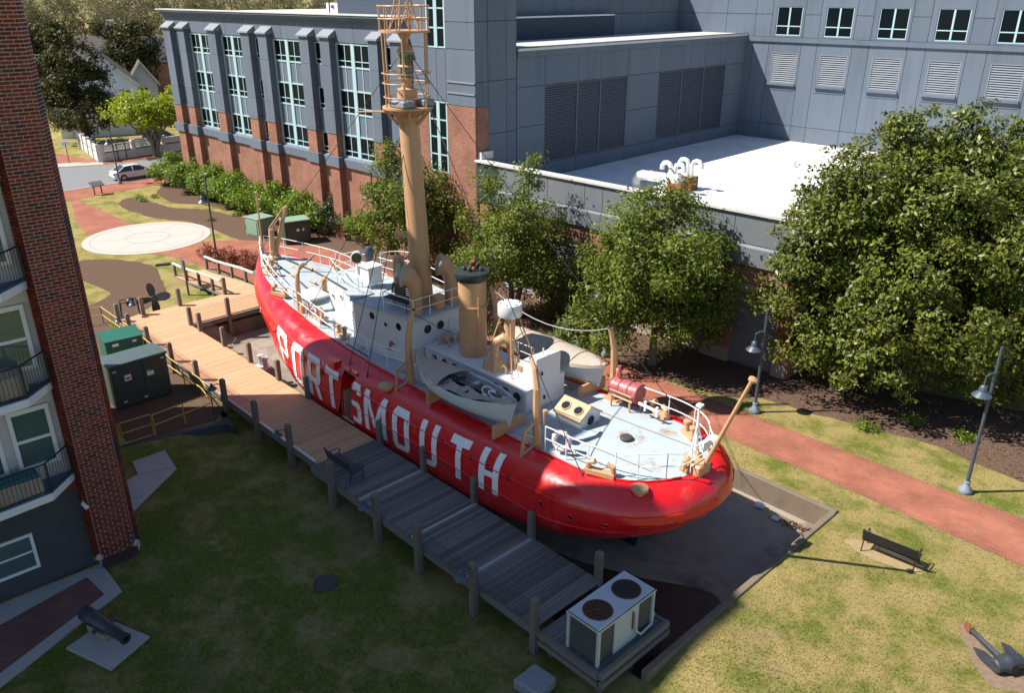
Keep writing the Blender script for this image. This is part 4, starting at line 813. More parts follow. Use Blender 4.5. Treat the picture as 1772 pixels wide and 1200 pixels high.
# ================================================================= THINGS ABOARD
def lifeboat(label, s0, y0, z0, flip, covered):
    t = thing('lifeboat', label, 'boat', group='lifeboats on the deck', M=SHIPM @ Matrix.Translation((s0, y0, z0)) @ Matrix.Rotation(math.pi if flip else 0, 4, 'Z'))
    Lh, Bm, D = 2.85, .86, .82
    def half(u): return Bm*max(.02, (1-abs(u)**2.4))
    def sheer(u): return D + .22*u*u
    NU = 29; us = [-1+2*i/(NU-1) for i in range(NU)]; NK = 7
    for sg in (1,-1):
        b = MB()
        for k in range(NK):
            rows = []
            for u in us:
                row = []
                for q, off in ((k/NK, .022), ((k+1)/NK, 0)):      # each strake overlaps the one below
                    a = q*math.pi/2; y = half(u)*math.sin(min(a*1.12, math.pi/2))**.75 if q > 0 else .02
                    z = (1-math.cos(a)**.9)*sheer(u)*.999 if False else sheer(u)*(q**1.35)
                    x = u*(Lh*(.90+.10*q)); row.append((x, sg*(y+off*(1 if q > 0 else 0)), z))
                rows.append(row)
            b.grid(rows)
        b.build('planking', M['boatwhite'], t)
    b = MB()
    for sg in (1,-1): b.tube([(u*Lh, sg*(half(u)+.02), sheer(u)) for u in us], .035, 6)
    b.build('gunwale', M['boatwhite'], t, smooth=True)
    MB().tube([(u*Lh*.9,0,.02+.05*u*u) for u in us]+[(Lh,0,sheer(1))], .04, 6).build('keel', M['boatwhite'], t)
    MB().grid([[(u*Lh*.97, y*half(u)*.93, sheer(u)-.36) for y in (-1,0,1)] for u in us]).build('bottom_boards', M['boatin'], t)
    if covered:
        rows = [[(u*(Lh+.03), y*(half(u)+.05), sheer(u)+.03+(.30*(1-y*y)*(1-abs(u)**3))+.02*math.sin(u*9+y*3) - (.12 if abs(y) > 1.01 else 0)) for y in (-1.06,-1,-.7,-.35,0,.35,.7,1,1.06)] for u in us]
        MB().grid(rows).build('canvas_cover', M['canvas'], t, smooth=True)
        for u in (-.55,.05,.55): MB().tube([(u*Lh+.01, y*(half(u)+.06), sheer(u)+.045+.30*(1-y*y)*(1-abs(u)**3)) for y in (-1.04,-.7,-.35,0,.35,.7,1.04)], .012, 5).build('lashing', M['wire'], t)
    else:
        for u in (-.35,.0,.35,.62): MB().box(u*Lh-.11,u*Lh+.11,-half(u)*.95,half(u)*.95,sheer(u)-.2,sheer(u)-.15).build('thwart', M['boatwhite'], t)
        for u in (-.15,.22): MB().box(u*Lh-.05,u*Lh+.05,-half(u)*.5,half(u)*.5,sheer(u)-.34,sheer(u)+.05).build('crossbar', M['black'], t)
        for y in (.12,.3): MB().tube([(-1.0,y,sheer(.4)-.08),(1.9,y*.7,sheer(.7)-.02)], .04, 6).build('oar', M['beam'], t)
        rows = [[(u*(Lh+.03), y*(half(u)+.05), sheer(u)+.04+(.26*(1-y*y)*(1-abs(u)**2.5))+.03*math.sin(u*11+y*4)) for y in (-1.05,-.7,-.35,0,.35,.7,1.05)] for u in [-1+i*.8/14 for i in range(15)]]
        MB().grid(rows).build('canvas_cover', M['canvas'], t, smooth=True)
        rows = [[(u*Lh, -half(u)*.95+v*.75*half(u), sheer(u)+.05+.06*math.sin(u*13+v*5)-.25*v*(1-v)) for v in (0,.35,.7,1)] for u in [-.22+i*1.1/14 for i in range(15)]]
        MB().grid(rows).build('canvas_flap', M['canvas'], t, smooth=True)
        rows = [[(u*(Lh+.04), y*(half(u)+.06), sheer(u)+.06+.05*math.sin(u*31+y*4)+.08*(1-y*y)) for y in (-1.05,-.5,0,.5,1.05)] for u in [.80+i*.2/7 for i in range(8)]]
        MB().grid(rows).build('canvas_bunch', M['canvas'], t, smooth=True)
        MB().torus((1.35,.1,sheer(.5)+.05), .3, .02, (.5,.2,.8), 20, 5).build('hoop', M['whiterail'], t); MB().torus((1.7,.05,sheer(.6)+.05), .26, .02, (.3,.4,.8), 20, 5).build('hoop', M['whiterail'], t)
    return t
lifeboat('open white lifeboat with rolled-back canvas above the hull lettering', 9.05, 2.35, 3.38, True, False)
lifeboat('white lifeboat under full beige canvas on the far side deck', 8.85, -2.35, 3.50, True, True)
# fuel barrel on its cradle (cradle belongs to the ship)
t = thing('red_barrel', 'weathered red barrel lying on a rack on the stern deck', 'barrel', M=SHIPM @ Matrix.Translation((4.75,-2.2,3.95)) @ Matrix.Rotation(.08,4,'Z'))
MB().lathe([(0,-.62),(.36,-.62),(.38,-.6),(.38,.6),(.36,.62),(0,.62)], 24, (0,0,0), (1,0,0)).build('drum', M['redpaint'], t, smooth=True)
for x in (-.6,-.2,.2,.6): MB().torus((x,0,0),.385,.022,(1,0,0),24,6).build('hoop', M['redpaint'], t, smooth=True)
MB().tube([(.35,0,.36),(.35,0,.62),(.38,0,.9)], .07, 8).build('pump', M['redpaint'], t, smooth=True)
b = MB()
for s in (4.3,5.2):
    for y in (-1.85,-2.5): b.tube([(s,y,3.2),(s,y,3.75)], .045, 5)
    b.tube([(s,-1.85,3.72),(s,-2.5,3.72)], .045, 5)
for y in (-1.85,-2.5): b.tube([(4.2,y,3.72),(5.3,y,3.72)], .04, 5)
b.tube([(4.2,-1.8,3.95),(5.3,-1.8,3.95)], .03, 5); b.build('barrel_rack', M['buff'], ship)
def life_ring(label, s, y, z, n, m):
    t = thing('life_ring', label, 'life ring', M=SHIPM @ Matrix.Translation((s,y,z)), group='life rings on the rails')
    MB().torus((0,0,0),.30,.085,n,24,10).build('ring', M[m], t, smooth=True)
    for i in range(4):
        q = Vector(n).normalized(); a = q.orthogonal().normalized(); c = q.cross(a); d = a*math.cos(i*1.571+.4)+c*math.sin(i*1.571+.4)
        MB().torus(d*.30,.095,.02,q.cross(d),12,5).build('band', M['whiterail'], t, smooth=True)
life_ring('pale faded life ring on the stern rail', 4.0, 2.25, 3.78, (-.25,1,.15), 'ring')
life_ring('orange and white life ring on the bow rail beside the anchor davit', 19.55, 2.22, 4.12, (.1,1,.1), 'ring_orange')
# bench on the roof of the deckhouse
def park_bench(name, label, Mx, wood, n=9, Lb=1.7, grp=None, slat_w=.045):
    t = thing(name, label, 'bench', M=Mx, group=grp)
    for i in range(5): MB().box(-Lb/2,Lb/2,-.30+i*.105,-.30+i*.105+.075,.42,.445).build('slat', M[wood], t)
    for i in range(5): MB().add([(x,.22+.022*i+dy,.50+.085*i+dz) for x in (-Lb/2,Lb/2) for dy, dz in ((0,0),(.018,0),(.036,.065),(.018,.065))], [(0,1,5,4),(1,2,6,5),(2,3,7,6),(3,0,4,7),(0,3,2,1),(4,5,6,7)]).build('slat', M[wood], t)
    for x in (-Lb/2+.06, Lb/2-.06):
        o = MB().tube([(x,-.32,0),(x,-.30,.42),(x,.2,.42),(x,.33,.95)], .022, 6).build('leg_frame', M['black'], t, smooth=True)
        MB().tube([(x,.22,.42),(x,.30,0)], .022, 6).build('leg', M['black'], t); MB().tube([(x,-.30,.42),(x,-.34,.60),(x,-.25,.68),(x,.1,.66),(x,.25,.62)], .02, 6).build('armrest', M['black'], t, smooth=True)
    return t
park_bench('roof_bench', 'dark slatted bench on the deckhouse roof beside the mast', SHIPM @ Matrix.Translation((14.7,1.05,5.43)) @ Matrix.Rotation(R(187),4,'Z'), 'darkgreen', Lb=1.55)

# ================================================================= BOARDWALK
DZ = .60
bw = thing('boardwalk', 'timber boardwalk with posts running along the red ship', 'boardwalk', M=SHIPM)
pw = .138; pg = .146
plank = MB().box(-pw/2,pw/2,-1.4,1.4,-.045,0).mesh(M['wood_new'], bevel=.006); plank_old = MB().box(-pw/2,pw/2,-1.5,1.5,-.045,0).mesh(M['wood_old'], bevel=.006)
plank_l = MB().box(-pw/2,pw/2,-4.45,4.45,-.045,0).mesh(M['wood_new'], bevel=.006); plank_pale = MB().box(-pw/2,pw/2,-1.5,1.5,-.04,.004).mesh(M['wood_light'], bevel=.006)
s = .78; k = 0
while s < 34.8:
    if s < 13.3:
        pale = k in (21,22,41,42,62,63) and k % 2 == 1
        link('plank', plank_pale if pale else plank_old, bw, (s, 5.28, DZ+rnd.uniform(-.004,.004)), rnd.uniform(-.002,.002))
    elif s < 31.4: link('plank', plank, bw, (s, 5.18, DZ+rnd.uniform(-.002,.002)), 0)
    else: link('plank', plank_l, bw, (s, 2.15, DZ+rnd.uniform(-.002,.002)), 0)
    s += pg; k += 1
b = MB(); b.box(.6,13.3,6.72,6.86,DZ-.32,DZ-.05); b.box(13.3,34.8,6.48,6.62,DZ-.30,DZ-.048); b.box(.6,31.3,3.86,3.98,DZ-.32,DZ-.05); b.box(31.2,31.34,-2.2,3.85,DZ-.32,DZ-.05); b.box(34.7,34.82,-2.2,6.4,DZ-.32,DZ-.05)
b.build('edge_beam', M['beam'], bw)
b = MB()
for i in range(12): b.box(1.5+i*2.9,1.64+i*2.9,3.99,6.45,DZ-.3,DZ-.06)
b.build('joist', M['beam'], bw)
MB().box(13.4,30.8,6.5,6.62,DZ+.005,DZ+.05).build('kerb_rail', M['coping'], bw)
inner = [.85,3.9,6.9,9.9,12.85,18.6,21.3,24.2,27.1,30.0,31.25]
outer = [(.75,6.75),(3.25,6.98),(6.1,6.98),(8.5,6.98),(11.5,6.98),(15.2,6.62),(18.1,6.62),(21.1,6.62),(24.0,6.62),(27.0,6.62),(30.0,6.62),(32.6,6.62),(34.6,6.5)]
postm = MB().add([(x*.105,y*.105,z) for z in (-1.3,1.02) for x, y in ((-1,-1),(1,-1),(1,1),(-1,1))]+[(x*.07,y*.07,1.08) for x, y in ((-1,-1),(1,-1),(1,1),(-1,1))], [(0,1,5,4),(1,2,6,5),(2,3,7,6),(3,0,4,7),(4,5,9,8),(5,6,10,9),(6,7,11,10),(7,4,8,11),(8,9,10,11)]).mesh(M['post'])
for s in inner: link('post', postm, bw, (s, 3.78, DZ), rnd.uniform(-.03,.03))
for s, y in outer: link('post', postm, bw, (s, y+.05, DZ), rnd.uniform(-.03,.03))
for s, y in ((31.25,1.5),(34.75,5.1),(34.75,2.9),(34.8,.0),(34.75,-2.2),(31.25,-1.2)): link('post', postm, bw, (s, y, DZ), 0)
def cables(a, c, n=7):
    b = MB()
    for i in range(n): z = DZ+.12+i*.125; b.tube([(a[0],a[1],z),(c[0],c[1],z)], .009, 4, cap=False)
    b.build('cable', M['wire'], bw)
for a, c in zip(inner, inner[1:]):
    if c-a < 4: cables((a,3.78),(c,3.78))
for a, c in zip(outer, outer[1:]):
    if a[0] < 6 or a[0] > 17: cables((a[0],a[1]+.05),(c[0],c[1]+.05))
cables((31.25,3.78),(31.25,1.5)); cables((31.25,1.5),(31.25,-1.2))
def post_light(s, y, z=DZ+.86, out=1):
    o = MB().tube([(0,0,0),(0,.22*out,.05),(0,.38*out,.04)], .022, 6).build('post_light', M['lamp'], bw, smooth=True, M=Matrix.Translation((s, y+.1*out, z)))
    MB().lathe([(.22,-.12),(.17,-.04),(.09,.02),(.07,.14),(.03,.17),(0,.17)], 16, (0,.42*out,-.02)).build('shade', M['lamp'], o, smooth=True)
for s, y in ((3.25,6.98),(8.5,6.98),(15.2,6.62),(21.1,6.62),(27.0,6.62),(32.6,6.62)): post_light(s, y+.05)
post_light(34.75,5.1,out=1); post_light(26.9,3.7,DZ+.2,out=-1)
# footings
for s, y in outer: MB().box(s-.16,s+.16,y-.12,y+.22,-.45,-.385).build('footing', M['concrete_wall'], bw)
# ramp up to the plaza
rm = thing('boardwalk_ramp', 'sloping timber ramp with white-capped rails leading to the plaza', 'ramp', M=SHIPM)
rpl = MB().box(-pw/2,pw/2,-1.05,1.05,-.045,0).mesh(M['wood_new'], bevel=.006)
zr = lambda s: .6-.53*smooth01((s-34.9)/7.4)
for i in range(50):
    s = 34.95+i*pg; o = link('plank', rpl, rm, (s, -1.0+ (s-35)*.02, zr(s)+.002)); 
for y in (.12,-2.15):
    for s in (36.2,38.2,40.2,42.1): MB().box(s-.08,s+.08,y-.08,y+.08,-.2,zr(s)+.82).build('post', M['post'], rm)
    o = MB(); 
    for a, c in ((35.0,42.3),): o.tube([(q, y, zr(q)+.85) for q in (a,37,39,40.5,c)], .085, 4)
    o.build('cap_rail', M['coping'], rm)
    b = MB()
    for i in range(5): b.tube([(q, y, zr(q)+.15+i*.14) for q in (35,37,39,40.5,42.2)], .009, 4, cap=False)
    b.build('cable', M['wire'], rm)
    MB().tube([(q, y, zr(q)-.1) for q in (35,37,39,40.5,42.3)], .1, 4).build('stringer', M['beam'], rm)
# air-conditioner platform at the near end
pf_ = thing('equipment_platform', 'low grey timber platform under the air conditioner', 'platform', M=SHIPM)
pmesh = MB().box(-.5*pw,.5*pw,-1.45,1.45,-.045,0).mesh(M['wood_old'], bevel=.006)
for i in range(16): link('plank', pmesh, pf_, (-1.62+i*pg, 5.18, .40), 0)
b = MB(); b.box(-1.85,-1.72,3.6,6.75,.28,.5); b.box(-1.88,-1.74,3.6,6.75,0,.2); b.build('edge_beam', M['beam'], pf_)
b = MB(); b.box(-1.7,.62,6.66,6.8,.24,.46); b.box(-1.7,.62,6.68,6.82,0,.18); b.box(-1.7,.62,3.58,3.7,.1,.44); b.build('side_beam', M['beam'], pf_)
for s, y in ((-1.6,6.5),(.3,6.5),(-1.6,3.9),(.3,3.9),(-1.6,5.2)): MB().box(s-.1,s+.1,y-.1,y+.1,-1.0,.3).build('leg', M['post'], pf_)
ac = thing('air_conditioner', 'pale blue-grey twin-fan air conditioner on the timber platform', 'air conditioner', M=SHIPM @ Matrix.Translation((-.93,5.3,.40)))
MB().box(-.53,.53,-1.22,1.22,.06,1.3).build('core', M['ac_dark'], ac)
for y in (-.72,.72): MB().box(-.585,-.54,y*.33-.0-.25+ (0),y*.33+.25,.04,1.3)
MB().box(-.58,-.531,-.55,.55,.03,1.29).build('side_panel', M['ac'], ac, bevel=.008); MB().box(.531,.58,-1.2,1.2,.03,1.29).build('side_panel', M['ac'], ac, bevel=.008)
for x in (-.56,.56):
    for y in (-1.23,1.23): MB().box(x-.045,x+.045,y-.045,y+.045,0,1.3).build('corner_post', M['ac'], ac)
def holed_top():
    b = MB(); Lx, Ly, z, rr = .62, 1.3, 1.36, .43
    for c in (-.64,.64):
        n = 32; ring = [(rr*math.cos(2*math.pi*i/n), c+rr*math.sin(2*math.pi*i/n), z) for i in range(n)]
        y0, y1 = (c-.66, 0) if c < 0 else (0, c+.66); sq = []
        for i in range(n):
            dx, dy = math.cos(2*math.pi*i/n), math.sin(2*math.pi*i/n); tx = Lx/abs(dx) if abs(dx) > 1e-6 else 9; ty = ((y1-c) if dy > 0 else (c-y0))/abs(dy) if abs(dy) > 1e-6 else 9
            t = min(tx, ty); sq.append((dx*t, c+dy*t, z))
        b.add(ring+sq, [(i, n+i, n+(i+1)%n, (i+1)%n) for i in range(n)])
        cs = [(Lx,y0),(Lx,y1),(-Lx,y0),(-Lx,y1)]
        for cx, cy in cs:   # corner fills
            a = math.atan2(cy-c, cx) % (2*math.pi); i = int(a/(2*math.pi/n)); b.add([sq[i], (cx,cy,z), sq[(i+1)%n]], [(0,1,2)])
    b.box(-Lx,Lx,-1.3,-1.27,1.28,1.36); b.box(-Lx,Lx,1.27,1.3,1.28,1.36); b.box(-Lx,-Lx+.03,-1.27,1.27,1.28,1.36); b.box(Lx-.03,Lx,-1.27,1.27,1.28,1.36); return b
holed_top().build('top_panel', M['ac'], ac)
for c in (-.64,.64):
    f = MB().lathe([(.43,1.36),(.43,1.05),(.0,1.05)], 32, (0,c,0)).build('fan_well', M['hvac_slot'], ac)
    b = MB()
    for i in range(5):
        a = i*1.2566; b.add([(math.cos(a)*.08,c+math.sin(a)*.08,1.2),(math.cos(a-.35)*.38,c+math.sin(a-.35)*.38,1.26),(math.cos(a+.35)*.38,c+math.sin(a+.35)*.38,1.16)], [(0,1,2)])
    b.build('fan_blade', M['ac_dark'] if c < 0 else M['ac'], f); MB().lathe([(.1,1.12),(.1,1.25),(0,1.26)],12,(0,c,0)).build('motor', M['hvac_slot'], f)
    b = MB()
    for rr in (.14,.22,.3,.38): b.torus((0,c,1.375), rr, .006, (0,0,1), 28, 4)
    for i in range(12): b.tube([(0,c,1.38),(.44*math.cos(i*.5236),c+.44*math.sin(i*.5236),1.372)], .006, 4)
    b.build('grille', M['rust'] if c > 0 else M['iron_cover'], f); MB().torus((0,c,1.365),.435,.016,(0,0,1),32,5).build('rim', M['rust'], f)
MB().tube([(-.6,-.35,1.0),(-.66,-.36,.4),(-.66,-.6,.12),(-.6,-1.2,.1),(-.45,-1.5,.25),(-.2,-1.6,.1)], .04, 8).build('conduit', M['ac'], ac, smooth=True)
MB().tube([(-.6,-.25,1.15),(-.6,-.25,.5)], .02, 6).build('pipe', M['rust'], ac)
park_bench('park_bench', 'black bench on the boardwalk beside the red hull', SHIPM @ Matrix.Translation((11.9,6.15,DZ)) @ Matrix.Rotation(0,4,'Z'), 'black', Lb=1.75, grp='park benches')
park_bench('park_bench', 'black slatted bench alone on the sunny lawn', Matrix.Translation((13.05,23.15,0)) @ Matrix.Rotation(R(-42),4,'Z') @ Matrix.Rotation(math.pi,4,'Z'), 'black', Lb=1.85, grp='park benches')
# litter in the basin corner
b = MB()
for i in range(260):
    u, v = rnd.gauss(0,.35), rnd.gauss(0,.22); s0, y0 = -1.3+u*1.2, -5.55+abs(v)
    a = rnd.random()*6.28; z = -.83+rnd.random()*.08; L_ = rnd.uniform(.03,.08)
    b.add([(s0+math.cos(a)*L_,y0+math.sin(a)*L_,z),(s0-math.sin(a)*L_*.5,y0+math.cos(a)*L_*.5,z+.03),(s0-math.cos(a)*L_,y0-math.sin(a)*L_,z),(s0+math.sin(a)*L_*.5,y0-math.cos(a)*L_*.5,z-.01)], [(0,1,2,3)])
tag(b.build('leaf_litter', M['litter'], M=SHIPM), 'brown dead leaves heaped in the basin corner', 'leaves', kind='stuff')
tag(MB().lathe([(.13,-.16),(.13,.16)],14,(.35,-5.5,-.72),(1,.3,0)).build('pipe_piece', M['white'], M=SHIPM, smooth=True), 'short white pipe piece lying in the basin corner', 'pipe')
tag(MB().box(-.75,-.45,-5.35,-5.1,-.83,-.74).build('broken_block', M['coping'], M=SHIPM @ Matrix.Rotation(.02,4,'Z'), bevel=.02), 'pale broken block lying in the basin corner', 'block')
# white mooring bitts standing on the basin floor
t = thing('mooring_bitts', 'white twin mooring bollards on the basin floor by the bow', 'bollard', M=SHIPM @ Matrix.Translation((24.1,3.15,-.85)))
MB().box(-.5,.5,-.35,.35,0,1.0).build('plinth', M['concrete_wall'], t, bevel=.04); MB().box(-.42,.42,-.28,.28,1.0,1.08).build('base_plate', M['white'], t)
for x in (-.22,.22): MB().lathe([(.13,1.08),(.12,1.5),(.17,1.53),(.17,1.62),(.05,1.66),(0,1.66)],14,(x,0,0)).build('bollard', M['white'], t, smooth=True)
# ================================================================= SLATE AND BRICK BUILDING
bd = thing('office_building', 'long slate-grey and brick building with pilasters behind the ship', 'building', M=BLDM)
def part(name, m, bevel=0): return lambda b, parent=bd: b.build(name, M[m], parent, bevel=bevel)
def panel(x0, x1, z0, z1, y=0, m='slate_wall', th=.08, g=.018, parent=bd, nm='panel'):      # facade panel facing -y
    return MB().box(x0+g, x1-g, y, y+th, z0+g, z1-g).build(nm, M[m], parent)
def panel_x(y0, y1, z0, z1, x, m='slate_wall', th=.08, g=.018, nm='panel'):               # panel facing +x
    return MB().box(x-th, x, y0+g, y1-g, z0+g, z1-g).build(nm, M[m], bd)
def louvre(x0, x1, z0, z1, y, m, step=.13, nm='louvre', depth=.12, tilt=.09):
    f = MB(); w_ = .06
    f.box(x0,x1,y,y+depth,z1-w_,z1); f.box(x0,x1,y,y+depth,z0,z0+w_); f.box(x0,x0+w_,y,y+depth,z0+w_,z1-w_); f.box(x1-w_,x1,y,y+depth,z0+w_,z1-w_)
    o = f.build(nm, M[m], bd)
    b = MB(); z = z0+w_+.02
    while z < z1-w_-.05: b.add([(x0+w_,y+.01,z),(x1-w_,y+.01,z),(x1-w_,y+.10,z+tilt),(x0+w_,y+.10,z+tilt),(x0+w_,y+.01,z+.02),(x1-w_,y+.01,z+.02),(x1-w_,y+.10,z+tilt+.02),(x0+w_,y+.10,z+tilt+.02)], [(0,3,2,1),(4,5,6,7),(0,1,5,4),(2,3,7,6)]); z += step
    tag(b.build('slats', M[m], o), kind='stuff'); MB().box(x0+.02,x1-.02,y+.13,y+.14,z0+.02,z1-.02).build('backing', M['slate_dark'], o); return o
# --- main wing
MB().box(-60.4,-25.2,.24,22,0,16.2).build('core', M['slate_dark'], bd)
MB().box(-60.42,-60.36,.0,22,5.7,16.2).build('end_wall', M['slate_wall'], bd)
MB().box(-60.5,-25.2,-.02,.12,0,5.74).build('brick_wall', M['brick_far'], bd)
MB().box(-60.52,-60.4,-.02,22,0,5.70).build('brick_wall', M['brick_far'], bd)
WIN = [(-55.9,-52.1),(-50.2,-46.6),(-42.0,-38.1),(-33.5,-29.5)]
PIL = [(-60.0,-58.65),(-57.2,-55.92),(-51.6,-50.22),(-46.0,-44.7),(-43.3,-42.02),(-37.4,-36.2),(-34.7,-33.52),(-28.9,-27.9),(-26.5,-25.3)]
NAR = [(-58.62,-57.22),(-44.68,-43.32),(-36.18,-34.72),(-27.88,-26.52)]
solid = [(-60.4,-58.63),(-57.21,-55.9),(-52.1,-50.2),(-46.6,-44.69),(-43.31,-42.0),(-38.1,-36.19),(-34.71,-33.5),(-29.5,-27.89),(-26.51,-25.2)]
for x0, x1 in solid:
    MB().box(x0,x1,.0,.12,6.5,8.12).build('brick_wall', M['brick_far'], bd)
    panel(x0,x1,8.12,11.4); panel(x0,x1,11.4,14.62)
for x0, x1 in PIL:
    MB().box(x0,x1,-.5,.0,0,5.74).build('brick_pilaster', M['brick_far'], bd); MB().box(x0,x1,-.5,.0,6.5,8.2).build('brick_pilaster', M['brick_far'], bd)
    for a, c in ((8.2,8.42),(8.42,9.9),(9.9,13.05),(13.05,14.95)):
        e = .05 if c == 8.42 else 0; MB().box(x0-e,x1+e,-.5-e,.0,a+.01,c-.01).build('pilaster', M['slate_wall'], bd)
    b = MB(); e = .16; b.add([(x0-e,-.66,14.95),(x1+e,-.66,14.95),(x1+e,.0,14.95),(x0-e,.0,14.95),(x0-e,-.66,15.06),(x1+e,-.66,15.06),(x1+e,.0,15.5),(x0-e,.0,15.5)], [(0,3,2,1),(4,5,6,7),(0,1,5,4),(1,2,6,5),(2,3,7,6),(3,0,4,7)]); b.build('pilaster_cap', M['slate_louvre'], bd)
# belt course, stepping in under the windows
for x0, x1 in PIL: MB().box(x0-.25,x1+.25,-.66,.0,5.74,6.5).build('belt_course', M['slate_wall'], bd)
for x0, x1 in [(-60.4,-60.26)]+[(a[1]+.26,c[0]-.26) for a, c in zip(PIL, PIL[1:])]:
    b = MB(); b.add([(x0,-.22,5.76),(x1,-.22,5.76),(x1,.0,5.76),(x0,.0,5.76),(x0,-.22,6.36),(x1,-.22,6.36),(x1,.1,6.52),(x0,.1,6.52)], [(0,3,2,1),(4,5,6,7),(0,1,5,4),(1,2,6,5),(2,3,7,6),(3,0,4,7)]); b.build('belt_course', M['slate_wall'], bd)
def tall_window(x0, x1):
    fr = MB(); y = .06; xm = (x0+x1)/2
    for z in (6.55,8.15,9.75,11.38,13.0,14.56): fr.box(x0,x1,y,y+.1,z-.06,z+.06)
    for z in (6.98,10.2,13.42): fr.box(x0,x1,y+.01,y+.09,z-.03,z+.03)
    for x, w_ in ((x0+.06,.07),(x1-.06,.07),(xm,.20)): fr.box(x-w_,x+w_,y-.03,y+.11,6.5,14.6)
    q = (x1-x0)/4
    for x in (x0+q,x1-q): fr.box(x-.035,x+.035,y+.012,y+.092,6.5,14.6)
    o = fr.build('window', M['trim_cyan'], bd); xs = [x0+.12,x0+q,xm,x1-q,x1-.12]
    for i in range(4):
        for z0, z1 in ((6.98,8.15),(10.2,11.38),(13.42,14.56)): MB().box(xs[i],xs[i+1],y+.06,y+.075,z0,z1).build('pane', M['sky_glass'], o)
        for z0, z1 in ((6.55,6.98),(9.75,10.2),(13.0,13.42)): MB().box(xs[i],xs[i+1],y+.06,y+.075,z0,z1).build('pane', M['sky_glass'], o)
        for z0, z1 in ((8.15,9.75),(11.38,13.0)): MB().box(xs[i],xs[i+1],y+.05,y+.075,z0,z1).build('spandrel', M['slate_wall'], o)
for x0, x1 in WIN: tall_window(x0, x1)
for x0, x1 in NAR:
    for z0, z1 in ((6.6,8.1),(9.8,11.4),(13.0,14.6)):
        f = MB(); f.box(x0,x1,.05,.12,z0,z0+.1); f.box(x0,x1,.05,.12,z1-.08,z1); f.box(x0,x0+.08,.05,.12,z0,z1); f.box(x1-.08,x1,.05,.12,z0,z1); f.box(x0,x1,.055,.11,z0+.36,z0+.42)
        o = f.build('window', M['trim_cyan'], bd); MB().box(x0+.05,x1-.05,.085,.095,z0+.05,z1-.05).build('pane', M['sky_glass'], o)
    panel(x0,x1,8.1,9.8); panel(x0,x1,11.4,13.0)
xs = [-60.4,-58.2,-55.6,-52.5,-49.4,-46.2,-43.9,-40.6,-37.4,-34.6,-31.2,-27.9,-25.2]
for a, c in zip(xs, xs[1:]): panel(a, c, 14.64, 16.0)
for k, (o, z0, z1) in enumerate(((.10,15.98,16.14),(.28,16.14,16.34),(.46,16.34,16.48))): MB().box(-60.4-o,-25.2,-o,.3,z0+.001*k,z1).build('cornice', M['slate_wall'], bd)
MB().box(-60.95,-25.2,-.52,.5,16.48,16.56).build('coping', M['coping'], bd)
MB().box(-60.4,-25.2,.5,22,16.2,16.3).build('roof', M['roof_white'], bd)
for x0, x1 in ((-57,-46),(-45,-33)): 
    o = MB().box(x0,x1,15.5,21,16.3,16.95).build('roof_curb', M['coping'], bd)
    for k in range(5): MB().box(x0+1+k*2,x0+1.3+k*2,15.35,15.5,16.45,16.75).build('roof_valve', M['blue_tarp'], o)
for x in (-50.5,-36): MB().tube([(x,1.5,16.3),(x,1.5,18.6)], .05, 6).build('roof_mast', M['black'], bd)
# --- corner tower
MB().box(-25.2,-18.98,.08,3.66,0,18.4).build('core', M['slate_dark'], bd)
MB().box(-21.55,-18.9,.0,.09,0,11.32).build('brick_wall', M['brick_far'], bd); MB().box(-25.2,-23.42,.0,.09,0,11.32).build('brick_wall', M['brick_far'], bd); MB().box(-23.42,-21.55,.0,.09,0,6.9).build('brick_wall', M['brick_far'], bd)
MB().box(-18.98,-18.9,.0,1.1,0,11.32).build('brick_wall', M['brick_far'], bd)
for z0, z1 in ((11.34,12.05),(12.05,12.75),(12.75,14.72),(14.72,16.3),(16.3,18.4)):
    panel(-21.6,-18.9,z0,z1); panel(-25.2,-23.4,z0,z1)
panel(-23.4,-22.5,11.5,14.7); panel(-22.5,-21.6,11.5,14.7)
for z in (12.05,12.72): MB().box(-21.5,-18.95,-.06,.0,z,z+.09).build('string_course', M['slate_louvre'], bd)
for z0, z1, nr in ((6.9,11.42,4),(14.78,18.2,3)):
    f = MB(); x0, x1 = -23.38, -21.6; xm = (x0+x1)/2
    for i in range(nr+1): z = z0+(z1-z0)*i/nr; f.box(x0,x1,.03,.1,z-.045,z+.045)
    for x, w_ in ((x0+.05,.06),(x1-.05,.06),(xm,.15)): f.box(x-w_,x+w_,.01,.11,z0-.05,z1+.05)
    o = f.build('window', M['trim_cyan'], bd)
    for i in range(nr):
        for a, c in ((x0+.1,xm-.14),(xm+.14,x1-.1)): MB().box(a,c,.065,.078,z0+(z1-z0)*i/nr,z0+(z1-z0)*(i+1)/nr).build('pane', M['sky_glass'], o)
# side wall of the tower, then the lower dark box with large louvres
for y0, y1 in ((1.1,2.72),(2.72,3.66)):
    for z0, z1 in ((6.05,9.6),(9.6,12.85),(12.85,16.35),(16.35,18.4)): panel_x(y0,y1,z0,z1,-18.9)
for z0, z1 in ((11.34,12.85),(12.85,16.35),(16.35,18.4)): panel_x(.0,1.1,z0,z1,-18.9)
MB().box(-26,-18.99,3.7,32.6,0,14.55).build('core', M['slate_dark'], bd)
MB().box(-26,-18.75,3.7,32.58,14.5,14.66).build('roof', M['coping'], bd)
MB().box(-19.2,-18.80,3.7,32.58,14.1,14.72).build('parapet_band', M['slate_wall'], bd)
ys = [3.7,6.4,9.86,12.45,15.65,19.72,22.95,26.2,29.5,32.58]
for a, c in zip(ys, ys[1:]): panel_x(a,c,12.25,14.1,-18.9); panel_x(a,c,6.05,7.05,-18.9)
for a, c in ((3.7,6.4),(15.65,19.72),(29.6,32.58)): panel_x(a,c,9.7,12.25,-18.9); panel_x(a,c,7.05,9.7,-18.9)
